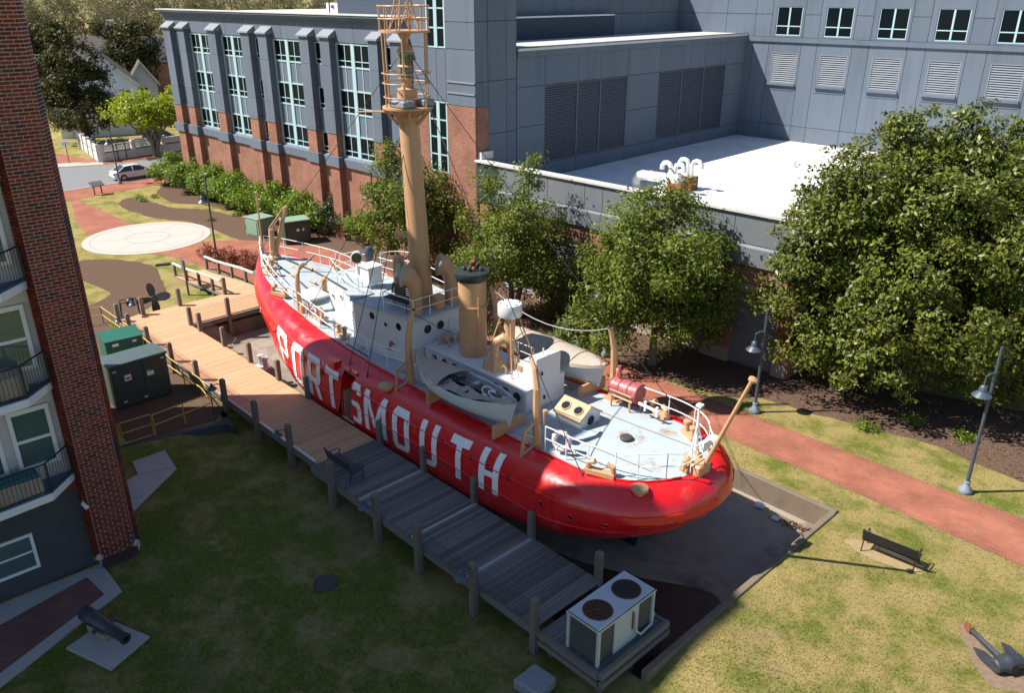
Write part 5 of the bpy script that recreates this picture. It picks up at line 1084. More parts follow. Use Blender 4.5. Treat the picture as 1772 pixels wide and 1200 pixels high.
def louvre_x(y0, y1, z0, z1, x):
    f = MB(); f.box(x-.05,x,y0,y0+.05,z0,z1); f.box(x-.05,x,y1-.05,y1,z0,z1); f.box(x-.05,x,y0+.05,y1-.05,z1-.05,z1); f.box(x-.05,x,y0+.05,y1-.05,z0,z0+.05)
    o = f.build('louvre', M['slate_louvre_dark'], bd); b = MB(); z = z0+.06
    while z < z1-.08: b.add([(x-.02,y0+.05,z),(x-.02,y1-.05,z),(x-.12,y1-.05,z+.07),(x-.12,y0+.05,z+.07),(x-.02,y0+.05,z+.035),(x-.02,y1-.05,z+.035)], [(0,1,2,3),(0,4,5,1),(4,3,2,5)]); z += .155
    tag(b.build('slats', M['slate_louvre_dark'], o), kind='stuff')
for a, c in ((6.4,9.86),(9.86,12.45),(12.45,15.65),(19.74,22.95),(22.95,26.2),(26.2,29.58)): louvre_x(a,c,7.07,12.23,-18.9)
# upper setback block and the long right-hand wall
MB().box(-40,-26.1,5,40,12,19.2).build('upper_block', M['slate_dark'], bd)
for a, c in zip((5,11,17.5,24,30,32.6),(11,17.5,24,30,32.6)):
    for z0, z1 in ((14.66,16.3),(16.3,19.2)): panel_x(a,c,z0,z1,-26.0)
MB().box(-26,16,32.72,44,0,24).build('core', M['slate_dark'], bd)
RY = 32.6
for z0, z1 in ((6.05,7.33),(7.33,14.08),(14.45,16.25),(16.25,24)): panel(-26.0,-21.0,z0,z1,RY,th=.12); panel(-21.0,-18.2 if z0 < 14 else -18.2,z0,z1,RY,th=.12); panel(-18.2,-16.7,z0,z1,RY,th=.12)
for k in range(7):
    a = -16.7+k*4.285; c = a+2.93; e = a+4.285; w0, w1 = a+.42, c-.24
    for z0, z1 in ((6.05,7.33),(7.33,14.08),(14.45,16.25),(16.25,24)): panel(c,e,z0,z1,RY,th=.12)
    panel(a,c,6.05,7.33,RY,th=.12)
    b = MB(); b.box(a+.018,w0,RY,RY+.12,7.35,14.06); b.box(w1,c-.018,RY,RY+.12,7.35,14.06); b.box(w0,w1,RY,RY+.12,7.35,10.6); b.box(w0,w1,RY,RY+.12,13.22,14.06); b.build('panel', M['slate_wall'], bd)
    b = MB(); b.box(a+.018,w0,RY,RY+.12,14.47,24); b.box(w1,c-.018,RY,RY+.12,14.47,24); b.box(w0,w1,RY,RY+.12,14.47,14.6); b.box(w0,w1,RY,RY+.12,16.86,24); b.build('panel', M['slate_wall'], bd)
    louvre(w0,w1,10.78,13.22,RY+.0,'slate_louvre',step=.165)
    MB().box(w0-.12,w1+.1,RY-.2,RY+.1,10.6,10.78).build('sill', M['slate_wall'], bd)
    MB().box(w0-.1,w1+.06,RY-.04,RY,10.22,10.3).build('sill_drip', M['slate_wall'], bd)
    f = MB(); xm = (w0+w1)/2; y = RY+.05
    f.box(w0,w1,y,y+.07,14.6,14.68); f.box(w0,w1,y,y+.07,16.78,16.86); f.box(w0,w0+.08,y,y+.07,14.68,16.78); f.box(w1-.08,w1,y,y+.07,14.68,16.78); f.box(xm-.07,xm+.07,y-.01,y+.07,14.68,16.78); f.box(w0,w1,y+.005,y+.065,15.3,15.38)
    o = f.build('window', M['trim_cyan'], bd)
    for p0, p1 in ((w0+.08,xm-.07),(xm+.07,w1-.08)):
        for z0, z1 in ((14.68,15.3),(15.38,16.78)): MB().box(p0,p1,y+.03,y+.045,z0,z1).build('pane', M['sky_glass'], o)
MB().box(-18.9,14,RY-.14,RY,14.08,14.45).build('ledge', M['slate_wall'], bd)
# --- low wing with the white roof
X1 = 3.3
MB().box(-18.9,X1,.12,RY-.01,0,6.0).build('core', M['brick_far'], bd)
rf_ = MB().box(-18.9,X1+.2,.3,RY-.02,6.0,6.05).build('roof', M['roof_white'], bd)
for k in range(10): MB().box(-18.8,X1,2.9+k*3.05,2.98+k*3.05,6.05,6.056).build('membrane_seam', M['coping'], rf_)
for x, y in ((-6,5),(-2,14),(-8,22),(0,25)): MB().lathe([(.25,6.05),(.25,6.12),(.12,6.14),(.1,6.5),(0,6.5)],12,(x,y,0)).build('roof_drain', M['coping'], rf_)
bays = [-20.75+.05+4.15*k for k in range(7)]
for x in [b_ for b_ in bays if b_ > -19 and b_ < 3]:
    louvre(x,x+2.5,.15,4.1,.03,'louvre_grey',step=.15,depth=.14)
    MB().box(x-.05,x+2.55,-.03,.12,4.1,4.48).build('lintel', M['tan_wall'], bd)
    MB().box(x,x+2.5,-.02,.1,4.49,5.5).build('brick_wall', M['brick_far'], bd)
    x2 = min(x+4.15, X1)
    MB().box(x+2.5,x2,-.021,.1,.75,5.5).build('brick_wall', M['brick_far'], bd); MB().box(x+2.5,x2,-.05,.1,0,.75).build('base_wall', M['tan_wall'], bd)
    for a, c in ((x-.38,x+2.46),(x+2.46,x+3.77)):
        a = max(a,-18.9); c = min(c, X1)
        if c-a < .3: continue
        panel(a,c,6.52,8.02,-.06,'parapet',.12); b = MB(); g = .018
        b.add([(a+g,-.22,5.5),(c-g,-.22,5.5),(c-g,.06,5.5),(a+g,.06,5.5),(a+g,-.22,6.4),(c-g,-.22,6.4),(c-g,-.06,6.5),(a+g,-.06,6.5),(c-g,.06,6.5),(a+g,.06,6.5)], [(0,3,2,1),(0,1,5,4),(4,5,6,7),(7,6,8,9),(1,2,8,6,5),(3,0,4,7,9)]); b.build('panel', M['parapet'], bd)
MB().box(-18.9,X1,.0,.28,5.5,8.03).build('parapet_core', M['slate_dark'], bd)
MB().box(-18.9,X1+.1,-.2,.36,8.03,8.15).build('coping', M['coping'], bd)
MB().box(X1,X1+.1,.0,RY,0,5.5).build('brick_wall', M['brick_far'], bd); MB().box(X1-.1,X1+.1,.0,RY-.1,5.5,8.03).build('end_parapet', M['parapet'], bd)
MB().box(-18.88,-18.6,.15,1.2,8.15,8.6).build('roof_vent', M['coping'], bd)
# roof-top pipes: things of their own standing on the roof
def bloc(x, y, z): return BLDM @ Matrix.Translation((x,y,z))
t = thing('roof_duct', 'silver elbow duct lying along the white roof edge', 'duct', M=bloc(-12.4,8.3,6.05))
MB().tube([(0,0,0),(0,0,.5),(.2,0,.78),(.5,0,.9),(2.9,.15,.95)], .32, 16).build('pipe', M['metal_duct'], t, smooth=True); MB().lathe([(.45,0),(.45,.1),(.38,.12)],16).build('flange', M['metal_duct'], t)
for z in (1.1,2.0): MB().torus((z,.06,.93),.33,.03,(1,.05,0),18,5).build('band', M['metal_duct'], t)
for k, (x, y, lab) in enumerate(((-9.7,8.5,'white gooseneck vent pair beside the roof duct'),(-9.5,10.2,'white gooseneck vent pair on a brown curb further back on the roof'))):
    t = thing('roof_vent_pipe', lab, 'vent pipe', M=bloc(x,y,6.05), group='gooseneck vent pipes on the white roof')
    MB().box(-.42,.42,-.42,.42,0,.85).build('curb', M['rust'] if k else M['coping'], t)
    for sg in (-1,1): MB().tube([(sg*.16,0,.8),(sg*.16,0,1.6),(sg*.24,0,1.83),(sg*.45,0,1.91),(sg*.7,0,1.87),(sg*.82,0,1.7),(sg*.84,0,1.45)], .15, 12).build('pipe', M['metal_duct'], t, smooth=True)
t = thing('roof_fan', 'small brown exhaust fan unit beside the roof vents', 'roof fan', M=bloc(-8.9,7.9,6.05))
MB().box(-.5,.5,-.4,.4,0,.9).build('curb', M['rust'], t); MB().lathe([(.4,0),(.42,.25),(.3,.5),(0,.55)],16,(0,0,.9)).build('housing', M['coping'], t, smooth=True); MB().torus((-.6,0,1.3),.4,.04,(.3,1,0),18,6).build('belt_guard', M['black'], t)
# ================================================================= APARTMENT BLOCK (left edge; unseen upper blocks shaped to shade lawn and ship)
ap = thing('apartment_building', 'red brick apartment block with balconies at the left edge', 'building', M=APTM)
ZB = -.4
# massing
MB().box(-8.7,.0,.62,7.0,ZB,20.6).build('core', M['panel_pink'], ap); MB().box(-8.7,1.3,2.2,6.99,20.6,23.7).build('upper_storey', M['panel_pink'], ap)
MB().prism([(0,.02),(1.16,.02),(1.42,.5),(1.42,7.0),(0,7.0)], ZB, 20.6).build('pier_core', M['mortar'], ap)
MB().prism([(-8.7,7.0),(1.3,7.0),(4.0,11.45),(-8.7,11.45)],ZB,25.5).build('rear_block', M['panel_pink'], ap)  # far corner and height shaped for the shadow edge across boardwalk and hull
MB().prism([(-24,2.4),(-7.67,2.4),(-6.7,3.85),(-11.4,11.5),(-24,11.5)],ZB,33.9).build('tall_shade_block', M['brick_s'], ap)  # unseen tower, added and chamfered to cast the shadow edge on the lawn
# brick pier: every brick is a piece; the 300 that show largest are objects, the rest one mass
CH = .105; BL = .30
facets = [((0,0),(1.16,0)), ((1.16,0),(1.42,.5)), ((-.14,.55),(0,0))]
allb = []
nc = int((18.2-ZB)/CH)
for fi, (a, c) in enumerate(facets):
    a = Vector(a); c = Vector(c); Lf = (c-a).length; d = (c-a)/Lf; n = Vector((d.y,-d.x)); ang = math.atan2(d.y, d.x)
    for r in range(nc):
        z = ZB+r*CH; off = 0 if r % 2 else -BL/2; x = off
        if r < 3: continue
        while x < Lf-.02:
            x0 = max(0, x); x1 = min(Lf, x+BL)
            if x1-x0 > .05:
                mid = a+d*((x0+x1)/2)
                dark = (fi == 1 and (r//9) % 4 == 0) or rnd.random() < .055
                allb.append((z, fi, mid, n, ang, x1-x0-.034, dark))
            x += BL
# nearest to the camera (highest up) show largest
front = sorted([q for q in allb if q[1] == 0 and q[0] < 16.9], key=lambda q: -q[0])[:300]
fs_ = set(id(q) for q in front)
cache = {}
mass = {0: MB(), 1: MB()}
def bk(L_): return [(-L_/2,-.02,0),(L_/2,-.02,0),(L_/2,.05,0),(-L_/2,.05,0),(-L_/2,-.02,CH-.03),(L_/2,-.02,CH-.03),(L_/2,.05,CH-.03),(-L_/2,.05,CH-.03)]
BF = [(0,3,2,1),(4,5,6,7),(0,1,5,4),(1,2,6,5),(2,3,7,6),(3,0,4,7)]
pier = thing('brick_pier', None, None); pier.parent = ap
for q in allb:
    z, fi, mid, n, ang, L_, dark = q
    if id(q) in fs_:
        key = (round(L_,2), dark)
        if key not in cache: cache[key] = MB().add(bk(L_), BF).mesh(M['brick_d'] if dark else M['brick'])
        link('brick', cache[key], pier, (mid.x, mid.y, z), ang)
    else:
        mb = mass[1 if dark else 0]; mb.M = Matrix.Translation((mid.x, mid.y, z)) @ Matrix.Rotation(ang,4,'Z'); mb.add(bk(L_), BF); mb.M = None
tag(mass[0].build('brick_mass', M['brick_s'], pier), kind='stuff'); tag(mass[1].build('dark_brick_mass', M['brick_ds'], pier), kind='stuff')
# soldier-course plinth and corner stones
for i in range(13):
    x = -.02+i*.095
    for z in (ZB, ZB+.2): MB().box(x,x+.082,-.035,.02,z+.008,z+.19).build('soldier_brick', M['brick_d'], pier)
for p in ((-.02,-.03),(1.17,-.03)): MB().lathe([(.13,0),(.13,.12),(.05,.2),(0,.2)],4,(p[0],p[1]+.06,ZB+.42)).build('corner_stone', M['concrete_pale'], pier)
# ground floor recess wall with window; brick band under first balcony
MB().box(-8.6,-.14,.5,.62,ZB,2.75).build('ground_wall', M['dark_wall'], ap)
o = MB(); o.box(-3.2,-1.72,.44,.5,ZB+.75,ZB+.85); o.box(-3.2,-1.72,.44,.5,ZB+2.0,ZB+2.1); o.box(-1.82,-1.72,.44,.5,ZB+.85,ZB+2.0); o.box(-3.2,-3.1,.44,.5,ZB+.85,ZB+2.0); o.box(-3.1,-1.82,.445,.495,ZB+1.4,ZB+1.46)
o = o.build('window', M['white_trim'], ap); MB().box(-3.1,-1.82,.47,.48,ZB+.85,ZB+1.4).build('pane', M['apt_glass'], o); MB().box(-3.1,-1.82,.47,.48,ZB+1.46,ZB+2.0).build('pane', M['apt_glass'], o)
b = MB(); b.box(-8.6,-.14,.47,.615,2.75,3.1); b.build('brick_band', M['brick_s'], ap)
SLAB = [(-.12,.5),(-.12,.36),(-1.0,-.52),(-2.6,-.66),(-4.6,-.66),(-6.2,-.5),(-7,.5)]
def balcony(z):
    o = MB().prism(SLAB, z-.28, z-.02).build('balcony', M['white_trim'], ap, bevel=.02)
    MB().prism([(x*.985,y*.94+.02) for x, y in SLAB], z-.02, z).build('floor', M['balcony_floor'], o)
    pts = [(-.14,.34),(-1.0,-.46),(-2.6,-.6),(-4.6,-.6),(-6.1,-.45)]
    b = MB(); b.tube([(x,y,z+1.05) for x, y in pts], .03, 6); b.tube([(x,y,z+.1) for x, y in pts], .02, 4); b.build('hand_rail', M['black'], o)
    b = MB()
    for (xa,ya),(xb,yb) in zip(pts, pts[1:]):
        n = int(math.hypot(xb-xa,yb-ya)/.12)
        for i in range(n): t_ = (i+.5)/n; b.box(xa+(xb-xa)*t_-.008,xa+(xb-xa)*t_+.008,ya+(yb-ya)*t_-.008,ya+(yb-ya)*t_+.008,z+.1,z+1.05)
    b.build('balusters', M['black'], o)
    for x, y in pts: MB().box(x-.025,x+.025,y-.025,y+.025,z,z+1.08).build('rail_post', M['black'], o)
for z in (3.4,6.75,10.1,13.4): balcony(z)
for z in (3.4,6.75,10.1,13.4):
    for x0, x1 in ((-1.55,-.35),(-3.1,-1.85),(-4.7,-3.4)):
        f = MB(); f.box(x0,x1,.5,.62,z+.5,z+.62); f.box(x0,x1,.5,.62,z+2.45,z+2.6); f.box(x0,x0+.12,.5,.62,z+.62,z+2.45); f.box(x1-.12,x1,.5,.62,z+.62,z+2.45); f.box(x0+.12,x1-.12,.52,.61,z+1.45,z+1.55)
        o = f.build('window', M['white_trim'], ap); MB().box(x0+.12,x1-.12,.56,.57,z+.62,z+1.45).build('pane', M['apt_glass'], o); MB().box(x0+.12,x1-.12,.56,.57,z+1.55,z+2.45).build('pane', M['apt_glass'], o)
    MB().box(-7,-.14,.57,.62,z+2.62,z+3.05).build('head_panel', M['panel_pink'], ap)
# things on the balconies
def aloc(x, y, z): return APTM @ Matrix.Translation((x,y,z))
def covered_table(label, x, y, z, r):
    t = thing('covered_table', label, 'covered table', M=aloc(x,y,z), group='covered furniture on the balconies')
    MB().lathe([(r*.95,.05),(r,.12),(r*.97,.62),(r*.9,.72),(0,.76)], 14).build('fabric_cover', M['cover'], t, smooth=True); MB().lathe([(r*.7,0),(r*.7,.05)], 12).build('base', M['black'], t)
covered_table('beige covered round table on the second balcony', -1.35, .1, 6.75, .55)
t = thing('hot_tub', 'teal-topped beige storage bench on the lowest balcony', 'storage bench', M=aloc(-1.9,-.05,3.4))
MB().prism([(-.75,-.4),(.75,-.4),(.75,.35),(-.75,.35)],0,.62).build('body', M['cover'], t, bevel=.05); MB().prism([(-.7,-.36),(.7,-.36),(.7,.32),(-.7,.32)],.62,.72).build('cushion', M['cushion'], t, bevel=.04)
t.name = 'storage_bench'
t = thing('security_camera', 'small white security camera on the brick pier', 'camera', M=aloc(-.12,.12,2.3))
MB().lathe([(.06,-.12),(.07,-.1),(.07,.12),(.05,.14)],10,(.0,-.2,0),(.3,-1,-.5)).build('housing', M['white_trim'], t, smooth=True); MB().tube([(0,0,.08),(0,-.15,.05)],.025,6).build('arm', M['white_trim'], t)

# ================================================================= STREET FURNITURE AND YARD THINGS
def lamp_post(label, x, y, h, face, name='lamp_post'):
    t = thing(name, label, 'lamp post', (x,y,0), face, group='park lamp posts')
    MB().lathe([(.24,0),(.26,.05),(.25,.16),(.14,.28),(.10,.42),(.13,.46),(.11,.52)],14).build('base', M['lamp_base'], t, smooth=True)
    MB().tube([(0,0,.5),(0,0,h*.5),(0,0,h)], [.075,.065,.055], 10).build('pole', M['lamp'], t, smooth=True)
    za = h-1.05
    b = MB(); b.tube([(0,0,za),(.25,0,za+.02),(.42,0,za-.08)], .035, 6); b.tube([(0,0,za-.35),(.36,0,za-.02)], .025, 6); b.tube([(.42,0,za-.05),(.42,0,za-.42)], .03, 6); b.build('arm', M['lamp'], t, smooth=True)
    o = MB().lathe([(.34,-.86),(.35,-.84),(.22,-.72),(.15,-.66),(.13,-.48),(.08,-.42),(0,-.40)], 18, (.42,0,za)).build('lamp_shade', M['lamp'], t, smooth=True)
    MB().lathe([(.0,-.98),(.1,-.96),(.15,-.88),(.16,-.82)],14,(.42,0,za)).build('globe', M['lamp_glass'], o, smooth=True)
    return t
lamp_post('lamp post standing right of the red walk, nearest to the camera', 17.72, 27.2, 6.2, R(200))
lamp_post('lamp post between the ship stern and the magnolia', 11.28, 33.85, 5.1, R(190))
lamp_post('lamp post half hidden behind the far lifeboat davit', 4.97, 40.2, 5.4, R(190))
lamp_post('lamp post behind the funnel ladder under the trees', -1.3, 46.8, 5.4, R(190))
lamp_post('lamp post rising from the red-leaved shrubs by the ramp', -21.79, 58.2, 6.0, R(185))
lamp_post('lamp post on the pavement in front of the white car', -39.95, 83.3, 5.9, R(185))
lamp_post('lamp post among the shrubs beside the brick wall', -10.3, 60.0, 5.9, R(185))
# propeller on its stand
t = thing('ship_propeller', 'black four-bladed ship propeller standing on the grass', 'propeller', (-21.6,46.5,0), R(25))
for k in range(4):
    a = k*math.pi/2+.12; c_, s_ = math.cos(a), math.sin(a); prof = [(.12,-.13,.13),(.35,-.2,.2),(.6,-.25,.22),(.85,-.2,.17),(.98,-.08,.06)]
    rows = [[((r*c_-w_*s_), -.10+.12*(w_/.25), 1.05+(r*s_+w_*c_)) for w_ in (w0,(w0+w1)/2,w1)] for r, w0, w1 in prof]
    o = MB(); o.grid(rows); o.grid([[(p[0],p[1]-.05,p[2]) for p in row[::-1]] for row in rows]); o.build('blade', M['anchor'], t, smooth=True)
MB().lathe([(.0,-.3),(.12,-.28),(.2,-.1),(.2,.2),(.12,.25)],16,(0,-.05,1.05),(0,-1,0)).build('hub', M['anchor'], t, smooth=True); MB().box(-.13,.13,.12,.4,0,1.0).build('stand', M['post'], t)
# anchor on the lawn, bottom right
t = thing('ship_anchor', 'black stockless anchor lying on bare earth at the right edge', 'anchor', (13.95,19.55,0), R(-78)); t.scale = (.86,.86,.86)
MB().tube([(0,0,.18),(1.7,0,.22)], [.085,.12], 6).build('shank', M['anchor'], t); MB().torus((-.1,0,.2),.12,.03,(.2,1,0),16,6).build('shackle', M['rust'], t); MB().box(-.15,.12,-.09,.09,.1,.28).build('shackle_eye', M['rust'], t)
MB().lathe([(.2,-.55),(.26,-.5),(.27,-.2),(.33,-.12),(.33,.12),(.27,.2),(.26,.5),(.2,.55)],12,(1.78,0,.26),(0,1,0)).build('crown', M['anchor'], t, smooth=True)
for sg in (-1,1):
    MB().add([(1.85,sg*.36,.1),(1.85,sg*.56,.1),(1.85,sg*.56,.36),(1.85,sg*.36,.36),(1.2,sg*.42,.14),(1.2,sg*.64,.14),(1.2,sg*.64,.34),(1.2,sg*.42,.34),(.82,sg*.56,.22)], [(0,1,2,3),(0,4,5,1),(1,5,6,2),(2,6,7,3),(3,7,4,0),(4,8,5),(5,8,6),(6,8,7),(7,8,4)]).build('fluke', M['anchor'], t)
MB().lathe([(.17,0),(.17,.12)],16,(2.0,0,.26),(1,0,.25)).build('shank_eye', M['hvac_slot'], t)
sheet('bare_earth', blob([(13.75,19.8),(14.05,19.7),(14.5,18.6),(14.8,17.7),(14.3,17.2),(13.5,17.5),(13.55,18.6)], 5, .05), .004, mat('bare_earth', (.24,.165,.11), .95, col2=(.15,.105,.07), nscale=6, bump=.4))
sheet('worn_patch', blob([(12.0,24.2),(12.9,23.9),(13.9,22.8),(13.8,22.3),(12.6,22.9),(11.9,23.8)], 5, .05), .0045, mat('worn_patch', (.33,.24,.13), .95, col2=(.26,.19,.09), nscale=5, bump=.4))
# cannon on its slab
t = thing('cannon', 'black cannon barrel on a block over a concrete slab', 'cannon', (-12.5,19.7,ZB), R(-33))
MB().lathe([(.0,-1.25),(.06,-1.23),(.07,-1.15),(.2,-1.1),(.24,-1.05),(.25,-.6),(.23,-.55),(.215,.0),(.19,.05),(.15,.95),(.17,1.0),(.18,1.08),(.10,1.09),(.09,.95)],20,(.0,0,.52),(1,0,.02)).build('barrel', M['anchor'], t, smooth=True)
MB().tube([(-.05,-.38,.5),(-.05,.38,.5)],.07,10).build('trunnion', M['anchor'], t, smooth=True)
MB().prism([(-.75,-.2),(.15,-.2),(.15,.2),(-.75,.2)],.08,.32).build('cradle_block', M['tan_wall'], t, bevel=.03)
tag(MB().prism([(-13.56,19.25),(-12.84,20.5),(-11.21,19.73),(-11.81,18.37)], ZB-.1, ZB+.08).build('cannon_slab', M['concrete_walk'], bevel=.01), 'square concrete slab beneath the cannon', 'slab')
t = thing('manhole_cover', 'round iron manhole cover in the shaded lawn', 'manhole cover', (-6.3,22.27,ZB+.0)); MB().lathe([(.37,-.05),(.37,.035),(.33,.04),(0,.04)],24).build('lid', M['iron_cover'], t); MB().torus((0,0,.03),.39,.03,(0,0,1),24,6).build('rim', M['iron_cover'], t)
b = MB(); b.prism([(0,17.75),(.66,18.42),(1.3,17.85),(.75,17.2)], ZB-.1, ZB+.32); so = b.build('granite_block', M['stone'], bevel=.06); tag(so, 'speckled granite block at the bottom edge of the lawn', 'stone block')
# utility cabinets in the yard
t = thing('transformer_cabinet', 'large dark green transformer cabinet behind the yellow railing', 'transformer', (-17.47,34.9,0), math.atan2(1.8,1.8))
MB().box(-1.3,1.3,-.02,1.35,.06,2.15).build('body', M['boxgreen'], t, bevel=.02); MB().box(-1.36,1.36,-.08,1.42,2.15,2.27).build('lid', mat('cabinet_lid', (.07,.10,.10), .5, col2=(.06,.085,.085)), t, bevel=.015)
for x0, x1 in ((-1.25,.08),(.12,1.25)): MB().box(x0,x1,-.045,-.02,.15,2.1).build('door', M['boxgreen'], t, bevel=.006)
MB().box(-.75,-.45,-.055,-.045,1.35,1.65).build('warning_label', M['white_print'], t); MB().box(.28,.6,-.055,-.045,1.3,1.5).build('notice_label', M['white_print'], t); MB().box(.28,.45,-.056,-.046,1.51,1.6).build('green_label', M['green_print'], t); MB().box(-.7,-.5,-.059,-.049,1.42,1.52).build('label_print', M['red_print'], t)
for x, z in ((-.9,.35),(.05,.3),(-1.15,1.95),(1.1,2.0)): MB().box(x-.08,x+.08,-.07,-.045,z-.04,z+.04).build('hinge', M['coping'], t)
t = thing('dumpster', 'bright green metal dumpster behind the cabinet', 'dumpster', (-20.9,40.4,0), R(38))
MB().box(-.95,.95,-.7,.7,.1,1.15).build('body', M['dumpgreen'], t, bevel=.02); b = MB(); b.add([(-.98,-.75,1.15),(.98,-.75,1.15),(.98,.75,1.15),(-.98,.75,1.15),(-.98,-.75,1.2),(.98,-.75,1.2),(.98,.75,1.32),(-.98,.75,1.32)], BF); b.build('lid', M['dumpgreen'], t)
for z in (.4,.8): MB().box(-.99,.99,-.74,-.7,z,z+.06).build('rib', M['dumpgreen'], t)
MB().box(-.6,-.3,-.715,-.7,.85,1.0).build('label_plate', M['white_print'], t); MB().box(.4,.6,-.715,-.7,.9,1.0).build('label_plate', M['white_print'], t)
for k, (x, y, a, m1, m2, lab, w_, h_) in enumerate(((-20.2,64.2,R(-38),'palegreen','darkcab','pale green utility cabinet behind the bow staff',1.7,1.45),(-16.9,62.3,R(30),'darkcab','palegreen','dark green utility cabinet with pale lid beside the bow crane',2.0,1.75))):
    t = thing('utility_cabinet', lab, 'utility cabinet', (x,y,0), a, group='green utility cabinets by the shrubs')
    MB().box(-w_/2,w_/2,-.75,.75,.05,h_).build('body', M[m1], t, bevel=.02); MB().box(-w_/2-.05,w_/2+.05,-.8,.8,h_,h_+.1).build('lid', M['palegreen'], t, bevel=.015); MB().box(-w_/2+.2,w_/2-.2,-.79,-.75,.2,h_-.15).build('door', M[m1], t)
    if k: MB().box(-.1,.12,-.8,-.79,1.0,1.2).build('label_plate', M['white_print'], t); MB().box(.35,.5,-.8,-.79,1.0,1.2).build('label_plate', M['white_print'], t)
# yellow railing round the yard
yr = thing('yellow_railing', 'yellow pipe railing and gate around the equipment yard', 'railing')
def yrail(pts, z=0):
    b = MB()
    for h in (1.05,.55): b.tube([(x,y,z+h) for x, y in pts], .028, 6)
    b.build('rail', M['yellow'], yr, smooth=True)
    for (xa,ya),(xb,yb) in zip(pts, pts[1:]):
        n = max(1, round(math.hypot(xb-xa,yb-ya)/1.6))
        for i in range(n+1): t_ = i/n; MB().tube([(xa+(xb-xa)*t_,ya+(yb-ya)*t_,z-.1),(xa+(xb-xa)*t_,ya+(yb-ya)*t_,z+1.06)], .028, 6).build('post', M['yellow'], yr)
yrail([(-15.68,31.6),(-13.85,33.75),(-14.9,35.3),(-17.6,38.0),(-20.8,41.6),(-24.1,45.0),(-25.6,44.2)])
gx0, gy0, gx1, gy1 = -16.72,30.75,-15.76,31.6
o = MB(); o.tube([(gx0,gy0,.1),(gx0,gy0,1.1),(gx1,gy1,1.1),(gx1,gy1,.1),(gx0,gy0,.1)], .026, 6); o.tube([(gx0,gy0,.6),(gx1,gy1,.6)], .024, 6); o.build('gate', M['yellow'], yr)
MB().tube([(-16.8,30.7,-.2),(-16.8,30.7,1.12)], .035, 6).build('gate_post', M['yellow'], yr)
# notice board by the ramp, interpretive panel by the street, kerb drain box, speaker stand
t = thing('notice_board', 'dark notice board on posts beside the ramp', 'sign', (-20.85,49.9,0), R(120)); MB().box(-.06,.06,-.06,.06,0,2.35).build('post', M['post'], t); MB().box(-.5,.5,-.05,.05,1.5,2.3).build('board', M['sign_blue'], t, bevel=.01, M=Matrix.Translation((.5,0,0)))
t = thing('information_panel', 'slanted information panel on two legs beside the brick pavement', 'sign', (-39.9,78.5,0), R(50)); 
for x in (-.35,.35): MB().box(x-.06,x+.06,-.05,.05,0,1.0).build('leg', M['post'], t)
MB().add([(-.6,-.35,.85),(.6,-.35,.85),(.6,.35,1.15),(-.6,.35,1.15),(-.6,-.35,.92),(.6,-.35,.92),(.6,.35,1.22),(-.6,.35,1.22)], BF).build('panel', M['sign_blue'], t)
t = thing('lamp_stand', 'black steel stand with a lamp housing beside the boardwalk corner', 'lamp stand', (-22.9,46.0,0), R(30)); b = MB()
for x, y in ((-.45,-.3),(.45,-.3),(-.45,.3),(.45,.3)): b.tube([(x*1.15,y*1.15,0),(x,y,1.05)], .03, 5)
b.tube([(-.45,-.3,1.05),(.45,-.3,1.05),(.45,.3,1.05),(-.45,.3,1.05),(-.45,-.3,1.05)], .03, 5); b.build('frame', M['black'], t); MB().lathe([(.2,0),(.24,.1),(.24,.4),(.15,.5),(0,.52)],12,(.1,0,.7)).build('housing', M['black'], t, smooth=True)
tag(MB().prism([(-25.4,55.9),(-24.5,56.2),(-24.55,56.5),(-25.45,56.2)],0,.12).build('ground_light', M['black'], bevel=.02), 'small dark ground light at the edge of the round plaza', 'ground light')
# ================================================================= VEGETATION
rng = np.random.default_rng(5)
def leaf_mesh(P, Nrm, L_, W_, m, droop=0, jit=.5):
    """one mesh of many diamond leaves at points P facing Nrm"""
    n = len(P); Nn = Nrm/np.linalg.norm(Nrm, axis=1, keepdims=True)
    t = rng.normal(size=(n,3)); t[:,2] -= droop; t -= Nn*(t*Nn).sum(1, keepdims=True); t /= np.linalg.norm(t, axis=1, keepdims=True)+1e-9
    b = np.cross(Nn, t); s = (1+jit*rng.uniform(-1,1,size=(n,1)))
    V = np.stack([P-t*L_*.5*s, P+b*W_*.5*s+Nn*W_*.12, P+t*L_*.5*s, P-b*W_*.5*s+Nn*W_*.12], 1).reshape(-1,3)
    me = bpy.data.meshes.new('leaves'); me.vertices.add(4*n); me.vertices.foreach_set('co', V.astype(np.float32).ravel())
    me.loops.add(4*n); me.loops.foreach_set('vertex_index', np.arange(4*n, dtype=np.int32)); me.polygons.add(n)
    me.polygons.foreach_set('loop_start', np.arange(0,4*n,4, dtype=np.int32)); me.polygons.foreach_set('loop_total', np.full(n,4, dtype=np.int32)); me.update(calc_edges=True)
    me.materials.append(m); return me
